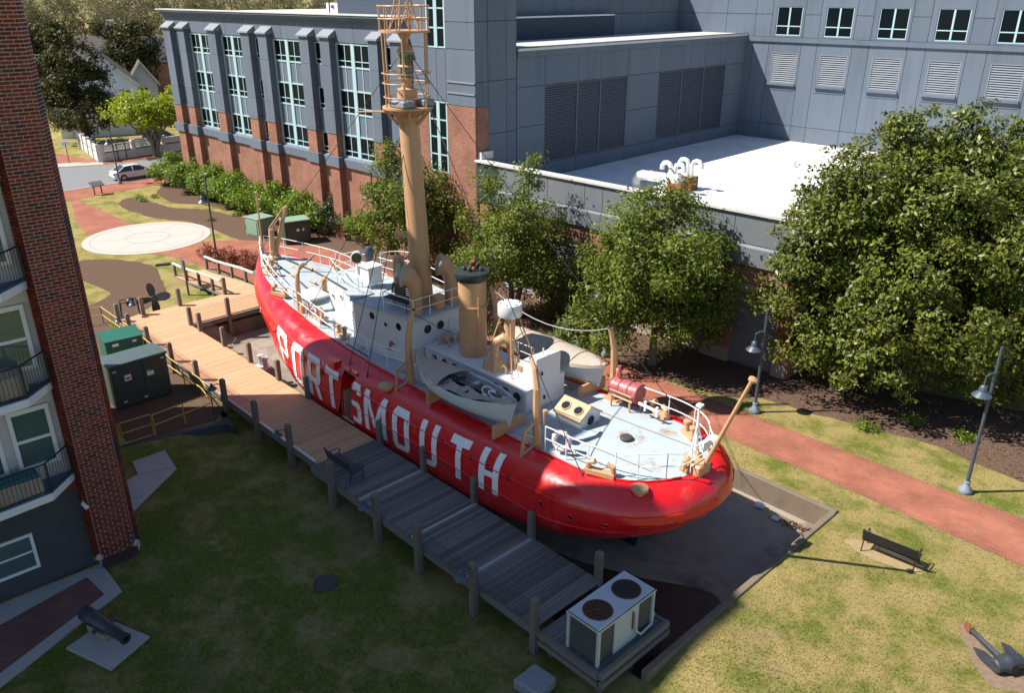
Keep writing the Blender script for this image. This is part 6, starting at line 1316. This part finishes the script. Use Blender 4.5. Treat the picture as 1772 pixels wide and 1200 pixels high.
def crown_points(lobes, n_leaf, clump=.5, n_clump=160, shell=.8, up=.5, spread=.9):
    """lobes: list of (cx,cy,cz,rx,ry,rz); clumps sit on and under lobe surfaces, leaves around clumps"""
    vol = np.array([(l[3]*l[4]*l[5])**.67 for l in lobes]); vol /= vol.sum(); Ps = []; Ns = []
    for l, f in zip(lobes, vol):
        k = max(3, int(n_clump*f)); d = rng.normal(size=(k,3)); d /= np.linalg.norm(d, axis=1, keepdims=True)
        r = shell+(1-shell)*rng.random((k,1)); inner = rng.random((k,1)) < .22; r = np.where(inner, rng.uniform(.3,.8,(k,1)), r)
        c = np.array(l[:3])+d*np.array(l[3:])*r; m = int(n_leaf*f/k)
        q = np.repeat(c, m, 0)+np.clip(rng.normal(size=(k*m,3)),-1.55,1.55)*clump*np.array([1,1,.75])*np.repeat(rng.uniform(.6,1.3,(k,1)), m, 0)
        nn = (q-np.array(l[:3]))/np.array(l[3:]); nn /= np.linalg.norm(nn,axis=1,keepdims=True)+1e-6; nn = nn*.7+rng.normal(size=nn.shape)*spread*.6; nn[:,2] += up
        Ps.append(q); Ns.append(nn)
    P = np.concatenate(Ps); N_ = np.concatenate(Ns); ok = P[:,2] > .05; return P[ok], N_[ok]
def tree(name, label, base, lobes, leafm, n_leaf, L_, W_, trunk_r=.2, bark='bark', clump=.5, n_clump=160, cat='tree', grp=None, up=.5, trunk_h=None, stems=1, shell=.8, droop=0):
    t = thing(name, label, cat, (base[0],base[1],0), group=grp)
    P, N_ = crown_points(lobes, n_leaf, clump, n_clump, shell, up)
    link('crown', leaf_mesh(P, N_, L_, W_, M[leafm], droop), t)
    zc = np.mean([l[2] for l in lobes]); th = trunk_h or max(.8, zc*.55); b = MB()
    for k in range(stems):
        a = k*2.1; ox, oy = (.25*math.cos(a), .25*math.sin(a)) if stems > 1 else (0,0)
        b.tube([(ox*.4,oy*.4,-.1),(ox,oy,th*.5),(ox*2+.06,oy*2,th)], [trunk_r*1.25,trunk_r,trunk_r*.8], 9)
        for i, l in enumerate(lobes):
            if i % stems != k: continue
            s_ = Vector((ox*2+.06,oy*2,th*(.75+.25*rnd.random()))); e = Vector(l[:3]); mid = s_.lerp(e,.5)+Vector((rnd.uniform(-.2,.2),rnd.uniform(-.2,.2),.15)); b.tube([s_,mid,e], [trunk_r*.55,trunk_r*.36,trunk_r*.14], 6)
    b.build('trunk', M[bark], t, smooth=True); return t
def rlobes(cx, cy, cz, rx, ry, rz, n, f=.55, seed=0, low=-.6):
    r = random.Random(seed); out = [(cx,cy,cz,rx*.62,ry*.62,rz*.66)]
    for i in range(n):
        a = i*2.39996+r.random()*.5; e = low+(1.0-low)*((i+.5)/n); q = math.sqrt(max(0,1-e*e)); k = f*r.uniform(.75,1.2)
        out.append((cx+rx*.66*q*math.cos(a), cy+ry*.66*q*math.sin(a), cz+rz*.68*e, rx*k*.72, ry*k*.72, rz*k*.62))
    return out
# three evergreen trees between the walk and the brick wall
tree('oak_tree', 'broad evergreen tree with pale trunk beside the low brick wall', (7.35,39.2), rlobes(-.3,-.3,4.9,3.9,3.2,4.2,15,.62,seed=1,low=-.8)+[(-2.4,-.6,2.0,1.5,1.3,1.2),(2.3,-.4,2.6,1.5,1.3,1.3),(.9,.3,8.6,.9,.8,1.1),(-.3,0,8.5,.8,.8,1.2)], 'lf_laurel', 52000, .17, .09, .2, 'bark_pale', .36, 480, grp='evergreen trees between walk and wall')
tree('oak_tree', 'open-crowned evergreen tree behind the ship funnel', (.1,46.0), rlobes(0,-.1,4.3,3.6,2.9,3.7,12,.58,seed=2,low=-.8)+[(2.4,-.3,1.7,1.5,1.3,1.2),(-2.2,-.2,1.9,1.5,1.3,1.3),(3.6,-.9,2.8,1.2,1.0,1.6),(.9,.4,8.6,.7,.7,1.4),(-1.6,.2,7.9,.8,.8,1.1)], 'lf_laurel', 36000, .17, .09, .17, 'bark_pale', .38, 360, grp='evergreen trees between walk and wall', stems=2)
tree('oak_tree', 'evergreen tree standing behind the tall buff mast', (-6.9,53.6), rlobes(0,0,4.4,3.1,2.7,3.8,11,.6,seed=3,low=-.8)+[(1.8,-.3,1.6,1.5,1.3,1.2),(-1.0,.3,8.1,.8,.8,1.1)], 'lf_laurel', 24000, .19, .10, .16, 'bark_pale', .42, 260, grp='evergreen trees between walk and wall')
tree('magnolia_tree', 'huge dense glossy magnolia at the right edge', (19.6,37.2), rlobes(.9,.2,6.3,7.5,6.0,6.5,24,.62,seed=4,low=-.75)+[(-5.3,-1.5,3.0,2.3,2.2,1.6),(-3.0,-3.8,2.7,2.5,1.9,1.5),(2.2,-4.4,3.0,2.8,1.8,1.7),(5.2,-3.5,3.4,2.8,2.2,2.0),(-1.6,0,12.0,1.4,1.4,1.3),(.6,.4,12.4,1.3,1.3,1.2),(-5.2,-.5,7.6,2.4,2.2,2.4),(-6.2,-.6,5.2,2.2,2.2,2.2),(-3.8,-.5,9.8,2.2,2.0,2.0),(4.5,0,11,3,2.5,2)], 'lf_mag', 190000, .22, .10, .34, 'bark', .34, 2300, up=.35, shell=.86)
# conifer shrub and low plants by the walk
tree('juniper_shrub', 'feathery light green juniper below the evergreen trees', (3.2,41.6), [(0,0,.7,.9,.8,.7),(.3,-.2,1.4,.7,.6,1.0),(.6,-.5,.6,.7,.6,.5)], 'lf_juniper', 4000, .26, .05, .05, clump=.3, n_clump=60, cat='shrub', up=.7, trunk_h=.5)
for x, y, lab in ((15.9,32.2,'small green tuft nearest the walk in the mulch under the magnolia'),(18.2,32.9,'small green tuft in deep magnolia shade'),(19.6,31.2,'small green tuft at the right end of the mulch')):
    tree('ground_plant', lab, (x,y), [(0,0,.18,.42,.35,.2)], 'lf_shrub', 420, .12, .05, .015, clump=.14, n_clump=12, cat='plant', trunk_h=.12, grp='tufts in the magnolia bed')
for k, (x, y) in enumerate(((-1.0,43.6),(.9,42.2),(2.2,41.2))):
    tree('ground_plant', ('low dark ground plant left of the juniper','low dark ground plant between lifeboat and juniper','low dark ground plant touching the juniper')[k], (x,y), [(0,0,.25,.8,.6,.28)], 'lf_dark', 1500, .14, .06, .02, clump=.22, n_clump=22, cat='plant', trunk_h=.15, grp='ground plants below the trees')
# shrub row along the brick facade
sh = [(-33.3,82.6,3.2,2.7,2.0),(-30.3,79.4,3.2,3.0,2.1),(-27.3,76.2,3.1,2.9,2.0),(-24.5,73.4,2.8,2.7,1.9),(-21.7,71.0,2.5,2.3,1.8),(-18.9,68.4,2.7,2.8,1.8),(-16.2,65.6,2.6,2.7,1.7)]
slab_ = ('leftmost bright green shrub of the row, beside the road','second bright green shrub from the road','third bright green shrub from the road, behind a lamp post','bright green shrub in the middle of the row','low bright green shrub left of the pale cabinet','bright green shrub right behind the two cabinets','bright green shrub behind the bow crane')
for (x,y,r,h,d), lb in zip(sh, slab_):
    tree('flowering_shrub', lb, (x,y), rlobes(0,0,h*.52,r,r*.8,h*.55,7,seed=int(x*3) % 97)+[(rnd.uniform(-1,1),0,h*.98,.4,.4,.5)], 'lf_shrub', 11000, .24, .10, .07, clump=.36, n_clump=150, cat='shrub', up=.6, trunk_h=.6, grp='green shrub row by the brick facade')
tree('round_shrub', 'rounded dark green bush beside the brick wall behind the bow', (-13.6,64.0), rlobes(0,0,1.7,1.9,1.8,1.9,7,seed=8), 'lf_dark', 7000, .16, .08, .08, clump=.3, n_clump=110, cat='shrub', trunk_h=.6)
tree('flowering_shrub', 'bright green shrub right of the rounded dark bush', (-11.3,61.6), rlobes(0,0,1.3,1.6,1.4,1.5,6,seed=9), 'lf_shrub', 5000, .18, .08, .06, clump=.3, n_clump=80, cat='shrub', trunk_h=.5, grp='green shrub row by the brick facade')
rs = [(-21.9,57.4,.5),(-21.2,56.9,.55),(-20.5,57.2,.6),(-20.0,56.4,.5),(-19.2,56.7,.55),(-18.7,55.7,.6),(-18.0,56.0,.55),(-17.5,54.9,.6),(-22.4,57.9,.6),(-18.3,55.0,.5)]
for k, (x,y,r) in enumerate(rs):
    tree('red_shrub', 'small red-leaved shrub in the clump between the ramp rail and the brick walk', (x,y), [(0,0,r*.95,r,r,r*.85)], 'lf_red', 700, .12, .06, .03, clump=.12, n_clump=40, cat='shrub', trunk_h=.25, grp='red-leaved shrubs by the ramp')
for k, (x,y) in enumerate(((-35.2,76.6),(-34.4,75.7),(-33.9,77.1),(-25.6,68.6),(-24.0,70.2),(-21.8,66.4))):
    tree('ground_plant', 'low yellowish tuft in the kidney-shaped mulch bed', (x,y), [(0,0,.16,.38,.32,.18)], 'lf_shrub', 260, .13, .06, .015, clump=.14, n_clump=10, cat='plant', trunk_h=.1, grp='tufts in the kidney-shaped bed')
# trees along the street
tree('cedar_tree', 'tall dark cedar left of the white house', (-54.4,107), [(-.2,0,4.2,4.4,3.8,2.6),(0,0,7.2,3.9,3.4,2.8),(.2,0,10.2,3.0,2.7,2.5),(-.3,0,12.6,1.9,1.8,2.0),(3.2,-.5,5.2,2.0,1.8,1.5),(-3.5,0,6.4,2.0,1.8,1.5),(2.6,0,8.8,1.7,1.5,1.3),(-2.6,0,9.6,1.7,1.5,1.3),(4.3,-.5,3.3,1.5,1.3,1.2),(-1.8,.3,14.0,.9,.9,1.0)], 'lf_cedar', 22000, .42, .15, .45, 'bark', .5, 300, grp='dark cedars by the houses')
tree('cedar_tree', 'dark spreading cedar behind the spring tree', (-61.5,140), [(0,0,7,4.6,4,2.8),(.5,0,10.2,4.4,3.6,2.4),(-2.8,0,12.2,3.0,2.2,1.2),(1.8,0,12.8,2.4,2,1.3),(3.6,0,9,2.6,2.2,1.8),(-3.4,0,8.5,2.2,2,1.6),(-4.8,0,13.0,1.7,1.2,.6)], 'lf_cedar', 13000, .5, .17, .45, 'bark', .55, 220, grp='dark cedars by the houses')
tree('cedar_tree', 'dark cedar mostly hidden behind the tall cedar', (-70,128), rlobes(0,0,9,3.6,3.2,6.5,9,seed=12), 'lf_cedar', 8000, .5, .17, .4, 'bark', .55, 160, grp='dark cedars by the houses')
tree('spring_tree', 'yellow-green spring tree by the white street wall', (-42.1,98.2), rlobes(-.5,0,4.9,4.6,3.6,2.6,13,.52,seed=6,low=-.35)+[(3.2,.3,6.4,1.5,1.4,1.5),(3.0,.3,5.0,1.6,1.4,1.4)], 'lf_spring', 15000, .30, .16, .22, 'bark_pale', .42, 300, stems=3, trunk_h=2.0, shell=.72)
# far wood: bare and budding trees, each a tree of its own
def bare_tree(x, y, h, r, seed, lab):
    t = thing('bare_tree', lab, 'tree', (x,y,0), group='budding trees on the skyline'); q = random.Random(seed); b = MB(); tips = []
    b.tube([(0,0,-.1),(0,0,h*.3),(q.uniform(-.3,.3),0,h*.55)], [h*.022,h*.017,h*.011], 6)
    for i in range(9):
        a = q.random()*6.28; z0 = h*(.25+.3*q.random()); L_ = r*q.uniform(.6,1.0); e = Vector((math.cos(a)*L_, math.sin(a)*L_*.8, z0+h*.45*q.uniform(.6,1))); m_ = Vector((e.x*.45,e.y*.45,(z0+e.z)/2+.4)); b.tube([(0,0,z0),m_,e], [h*.010,h*.006,h*.003], 5); tips += [e, m_]
        for k in range(3): f = e+Vector((q.uniform(-1,1)*r*.3,q.uniform(-1,1)*r*.3,q.uniform(.0,.2)*h)); b.tube([m_.lerp(e,.6),f], [h*.004,h*.002], 4); tips.append(f)
    b.build('trunk', M['bark_pale'], t)
    P, N_ = crown_points([(p.x,p.y,p.z,r*.34,r*.34,h*.11) for p in tips], 5200, r*.12, 150, .4, .3); link('crown', leaf_mesh(P, N_, .55, .14, M['lf_bud']), t)
far = [(-118,205,22),(-104,190,20),(-96,215,23),(-86,200,21),(-80,182,18),(-74,210,22),(-64,196,20),(-58,222,23),(-48,205,21),(-112,230,24),(-90,240,25),(-70,245,25),(-46,240,24),(-30,235,23),(-12,245,23),(8,240,22),(-132,222,24),(-150,215,23),(-20,215,20),(28,250,22)]
for k, (x, y, h) in enumerate(far): bare_tree(x, y, h*.82, h*.36, k, 'brown budding tree in the wood on the skyline above the %s' % ('slate building roof' if x > -50 else 'old houses'))
# a farther belt so that no gap opens between the crowns
P, N_ = crown_points([(x, 300+12*math.sin(x), 9, 12, 8, 10) for x in range(-300,200,14)], 42000, 1.6, 1500, .5, .4)
tag(link('distant_wood', leaf_mesh(P, N_, 1.4, .5, M['lf_bud'])), 'distant belt of brown and green woodland along the skyline', 'woodland', kind='stuff')

# ================================================================= STREET: CARS, WALL, HOUSES
def car(label, x, y, rz, name='parked_car', suv=False):
    t = thing(name, label, 'car', (x,y,.02), rz, group='cars by the street'); Hs = 1.18 if suv else 1.0
    sec = [(-2.35,.42,.62,.72),(-2.3,.30,.92,.82),(-1.75,.24,1.0,.88),(-1.0,.22,.98,.90),(0,.22,.96,.90),(.9,.22,.95,.90),(1.6,.24,.88,.87),(2.15,.28,.74,.80),(2.36,.40,.58,.66)]
    rows = []
    for xx, zb, zt, w_ in sec: zt *= Hs; rows.append([(xx,-w_*.8,zb),(xx,-w_,zb+.12),(xx,-w_,(zb+zt)/2+.1),(xx,-w_*.95,zt-.06),(xx,-w_*.82,zt),(xx,w_*.82,zt),(xx,w_*.95,zt-.06),(xx,w_,(zb+zt)/2+.1),(xx,w_,zb+.12),(xx,w_*.8,zb)])
    b = MB(); b.grid(rows); b.poly(rows[0]); b.poly(rows[-1][::-1]); b.build('body', M['car'], t, smooth=True)
    cab = [(-1.95,.93*Hs,.78,.93),(-1.15,1.40*Hs,.62,.94),(-.2,1.46*Hs,.62,.94),(.35,1.40*Hs,.62,.93),(1.25,.92*Hs,.76,.92)]
    if suv: cab = [(-2.2,.98*Hs,.8,.93),(-1.95,1.5*Hs,.66,.94),(-.2,1.55*Hs,.66,.94),(.45,1.48*Hs,.66,.93),(1.25,.95*Hs,.78,.92)]
    b = MB(); b.grid([[(c[0],-.86,.9*Hs),(c[0],-c[2],c[1]),(c[0],c[2],c[1]),(c[0],.86,.9*Hs)] for c in cab]); b.build('glasshouse', M['glass'], t)
    c1, c2, c3 = cab[1], cab[2], cab[3]; b = MB(); b.grid([[(c[0],-c[2]-.01,c[1]-.02),(c[0],-c[2]*.8,c[1]+.035),(c[0],c[2]*.8,c[1]+.035),(c[0],c[2]+.01,c[1]-.02)] for c in (c1,c2,c3)]); b.build('roof', M['car'], t, smooth=True)
    for sg in (-1,1):
        b = MB()
        for (xa,za),(xb,zb) in (((cab[0][0],cab[0][1]),(c1[0],c1[1])),((-.4,.92*Hs),(-.38,c2[1])),((cab[4][0],cab[4][1]),(c3[0],c3[1]))): b.tube([(xa,sg*.87,za),(xb,sg*.65,zb)], .045, 5)
        b.build('pillar', M['car'], t)
        for xx in (-1.42,1.42):
            o = MB().lathe([(.2,-.1),(.32,-.1),(.34,-.06),(.34,.06),(.32,.1),(.2,.1)],20,(xx,sg*.84,.34),(0,1,0)).build('wheel', M['tyre'], t, smooth=True); MB().lathe([(.21,0),(.21,.03),(.06,.05),(0,.05)],14,(xx,sg*.92,.34),(0,sg,0)).build('rim', M['rim'], o)
        MB().box(-2.36,-2.22,sg*.5,sg*.84,.68*Hs,.82*Hs).build('tail_light', M['tail'], t); MB().box(2.16,2.3,sg*.46,sg*.76,.56*Hs,.68*Hs).build('headlight', M['head'], t)
        MB().box(.75,.95,sg*.92,sg*1.03,.92*Hs,1.02*Hs).build('mirror', M['car'], t); MB().box(-.2,-.05,sg*.905,sg*.925,.76,.79).build('door_handle', M['car'], t)
    return t
car('white sedan parked on the street beside the brick pavement', -39.6, 86.2, math.atan2(2.86,2.91), 'parked_car')
car('white sport utility vehicle parked behind the white street wall', -44.5, 106.5, math.atan2(2.4,2.9), 'parked_car', True)
# white street wall with pierced panels
fw = thing('street_wall', 'white rendered street wall with openwork panels and piers', 'wall')
def seg(a, c, n, open_):
    a = Vector(a); c = Vector(c); d = (c-a).normalized(); nr = Vector((-d.y,d.x)); L_ = (c-a).length
    Mx = Matrix.Translation((a.x,a.y,0)) @ Matrix.Rotation(math.atan2(d.y,d.x),4,'Z')
    for i in range(n):
        x0, x1 = L_*i/n+.22, L_*(i+1)/n-.22
        MB().box(x0,x1,-.12,.12,0,.95).build('low_panel', M['whitewash'], fw, M=Mx)
        if open_[i]:
            b = MB(); b.box(x0,x1,-.1,.1,1.75,1.85)
            w_ = .2; k = int((x1-x0)/w_)
            for j in range(k):
                for r in range(4): b.box(x0+j*w_+(r%2)*.08, x0+j*w_+.1+(r%2)*.08, -.08,.08, 1.05+r*.175, 1.05+r*.175+.15)
            b.build('openwork', M['whitewash'], fw, M=Mx)
        else: MB().box(x0,x1,-.1,.1,1.08,1.8).build('upper_panel', M['whitewash'], fw, M=Mx)
        MB().box(x0,x1,-.06,.06,.95,1.06).build('slot', M['hvac_slot'], fw, M=Mx)
    for i in range(n+1): MB().box(L_*i/n-.22,L_*i/n+.22,-.22,.22,0,2.05).build('pier', M['whitewash'], fw, M=Mx)
seg((-47.0,95.0),(-37.5,107.0),4,(1,1,0,0)); seg((-47.3,94.9),(-54.2,104.6),4,(0,0,0,0))
for x, y in ((-47.0,95.0),(-48.9,97.4)): tag(MB().lathe([(.3,0),(.34,.2),(.2,.3),(0,.34)],10,(x,y,2.05)).build('planter_bowl', M['darkgreen'], smooth=True), 'dark planter bowl on the %s pier of the white street wall' % ('corner' if x > -48 else 'second'), 'planter')
t = thing('street_sign', 'small white sign on a dark post across the road', 'sign', (-50.5,94.2,0), R(40)); MB().tube([(0,0,0),(0,0,2.3)],.05,6).build('post', M['post'], t); MB().box(-.45,.45,-.03,.03,2.0,2.45).build('sign_face', M['siding'], t)
t = thing('wire_ornament', 'small dark arched gate ornament behind the street wall', 'gate', (-45.4,96.6,0), R(50)); MB().tube([(-.5,0,0),(-.5,0,1.9),(-.3,0,2.4),(0,0,2.55),(.3,0,2.4),(.5,0,1.9),(.5,0,0)],.05,6).build('arch', M['darkgreen'], t); MB().torus((0,0,2.05),.3,.04,(0,1,0),16,6).build('ring', M['darkgreen'], t)
def gable_house(name, label, x, y, rz, w_, d, h, rh, wallm, roofm, wins=2, eave=.4):
    """w_ along local x (ridge direction is y: gable faces -y)"""
    t = thing(name, label, 'house', (x,y,0), rz, group='houses beyond the street')
    b = MB(); b.add([(-w_/2,0,0),(w_/2,0,0),(w_/2,d,0),(-w_/2,d,0),(-w_/2,0,h),(w_/2,0,h),(w_/2,d,h),(-w_/2,d,h),(0,0,h+rh),(0,d,h+rh)], [(0,1,5,8,4),(2,3,7,9,6),(1,2,6,5),(3,0,4,7)]); b.build('wall', M[wallm], t)
    e = eave; k = rh/(w_/2)
    for sg in (-1,1):
        xo = sg*(w_/2+e); zo = h-e*k
        b = MB(); b.add([(0,-e,h+rh),(xo,-e,zo),(xo,d+e,zo),(0,d+e,h+rh),(0,-e,h+rh+.16),(xo,-e,zo+.16),(xo,d+e,zo+.16),(0,d+e,h+rh+.16)], BF); r = b.build('roof', M[roofm], t)
        MB().add([(0,-e-.05,h+rh-.12),(xo,-e-.05,zo-.12),(xo,-e-.05,zo+.18),(0,-e-.05,h+rh+.18),(0,-e-.004,h+rh-.12),(xo,-e-.004,zo-.12),(xo,-e-.004,zo+.18),(0,-e-.004,h+rh+.18)], BF).build('barge_board', M['white_trim'], t)
    for i in range(wins):
        xx = -w_/2+(i+.5)*w_/wins
        for z in ([h-2.3] if h < 5 else [h-2.4, h-5.4]):
            o = MB().box(xx-.62,xx+.62,-.06,.0,z-.1,z+1.6).build('window', M['white_trim'], t)
            for a, c in ((-.5,-.04),(.04,.5)): MB().box(xx+a,xx+c,-.075,-.06,z,z+1.5).build('pane', M['sky_glass'], o)
    return t
hA = gable_house('white_house', 'white-sided house with steep gable behind the tall cedar', -59.5,124,R(24),9.5,10,5.6,4.3,'siding','shingle',3)
hB = gable_house('low_house', 'low dark-roofed outbuilding behind the spring tree', -53.0,118,R(114),7,9,2.6,1.7,'siding','shingle',2)
hC = gable_house('white_shed', 'small whitewashed gable house beside the slate building', -57.2,133,R(25),4.0,6,5.2,2.9,'whitewash','shingle2',1)
hD = gable_house('brick_house', 'brick house with long brown roof, dormer and chimneys', -74,162,R(112),10,26,6.2,4.2,'brick_far','shingle2',2)
hE = gable_house('dark_roof_house', 'dark-roofed brick house behind the second cedar', -58,172,R(112),10,22,6.0,4.0,'brick_far','shingle',2)
hF = gable_house('far_white_house', 'far white house with dark windows under the skyline trees', -60,205,R(112),10,18,9,3,'whitewash','shingle2',4)
hG = gable_house('grey_house', 'grey house half hidden left of the tall cedar', -80,148,R(112),9,14,6.5,3.4,'siding','shingle',2)
for hh, x, y, z, w_, m in ((hD,0,-1.0,10,1.3,'whitewash'),(hE,0,20.5,9.5,1.5,'brick_far')): MB().box(x-w_/2,x+w_/2,y-w_/2+1,y+w_/2+1,5,z+3).build('chimney', M[m], hh); MB().box(x-w_*.6,x+w_*.6,y-w_*.6+1,y+w_*.6+1,z+3,z+3.2).build('chimney_cap', M['black'] if m == 'brick_far' else M['coping'], hh)
d_ = MB(); d_.box(3.0,5.2,10,12,6.2,8.6); dm = d_.build('dormer', M['whitewash'], hD); MB().prism([(2.2,9.8),(5.4,9.8),(5.4,12.2),(2.2,12.2)],8.6,8.9).build('dormer_roof', M['shingle2'], dm); MB().box(5.2,5.25,10.3,11.7,6.5,8.3).build('dormer_window', M['sky_glass'], dm)

# ================================================================= GRASS BLADES AND MULCH CHIPS (real geometry over the lawn)
def in_poly(P, poly):
    x, y = P[:,0], P[:,1]; r = np.zeros(len(P), bool); n = len(poly)
    for i in range(n):
        x1, y1 = poly[i]; x2, y2 = poly[(i+1)%n]
        c = ((y1 > y) != (y2 > y)); 
        with np.errstate(divide='ignore', invalid='ignore'): r ^= c & (x < (x2-x1)*(y-y1)/(y2-y1+1e-12)+x1)
    return r
def scatter(n, x0, x1, y0, y1):
    P = np.stack([rng.uniform(x0,x1,n), rng.uniform(y0,y1,n)], 1); d = np.hypot(P[:,0], P[:,1]); return P[rng.random(n) < np.clip((20/d)**2, 0, 1)]
P = scatter(600000, -16, 26, 13, 60); Minv = np.array(SHIPM.inverted())
S_ = P @ Minv[:2,:2].T + Minv[:2,3]
keep = ~((S_[:,0] > PIT[0]-.45) & (S_[:,0] < PIT[1]+.4) & (S_[:,1] > PIT[2]-.4) & (S_[:,1] < 6.0))
for nm, poly in SHEETS:
    if nm.startswith('basin'): continue
    keep &= ~in_poly(P, poly)
A_ = np.array(APTM.inverted()); Q = P @ A_[:2,:2].T + A_[:2,3]; keep &= ~((Q[:,0] < 1.5) & (Q[:,1] > -.1))
P = P[keep]; S_ = S_[keep]
zz = np.array([zg(a, b_) for a, b_ in S_]); n = len(P)
P3 = np.stack([S_[:,0], S_[:,1], zz+.014], 1); N3 = rng.normal(size=(n,3)); N3[:,2] = np.abs(N3[:,2])*.5+1.9
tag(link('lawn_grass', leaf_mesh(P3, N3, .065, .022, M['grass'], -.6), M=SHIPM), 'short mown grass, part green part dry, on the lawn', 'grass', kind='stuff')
C_ = scatter(200000, -16, 30, 22, 58); k_ = np.zeros(len(C_), bool); k2 = np.zeros(len(C_), bool)
for nm, poly in SHEETS:
    if nm == 'mulch_bed': k_ |= in_poly(C_, poly)
C_ = C_[k_]; n = len(C_)
N3 = rng.normal(size=(n,3))*.5; N3[:,2] = 1
tag(link('mulch_chips', leaf_mesh(np.column_stack([C_, np.full(n,.022)]), N3, .12, .045, M['chips'])), 'brown bark chips and fallen leaves strewn over the beds', 'mulch', kind='stuff')
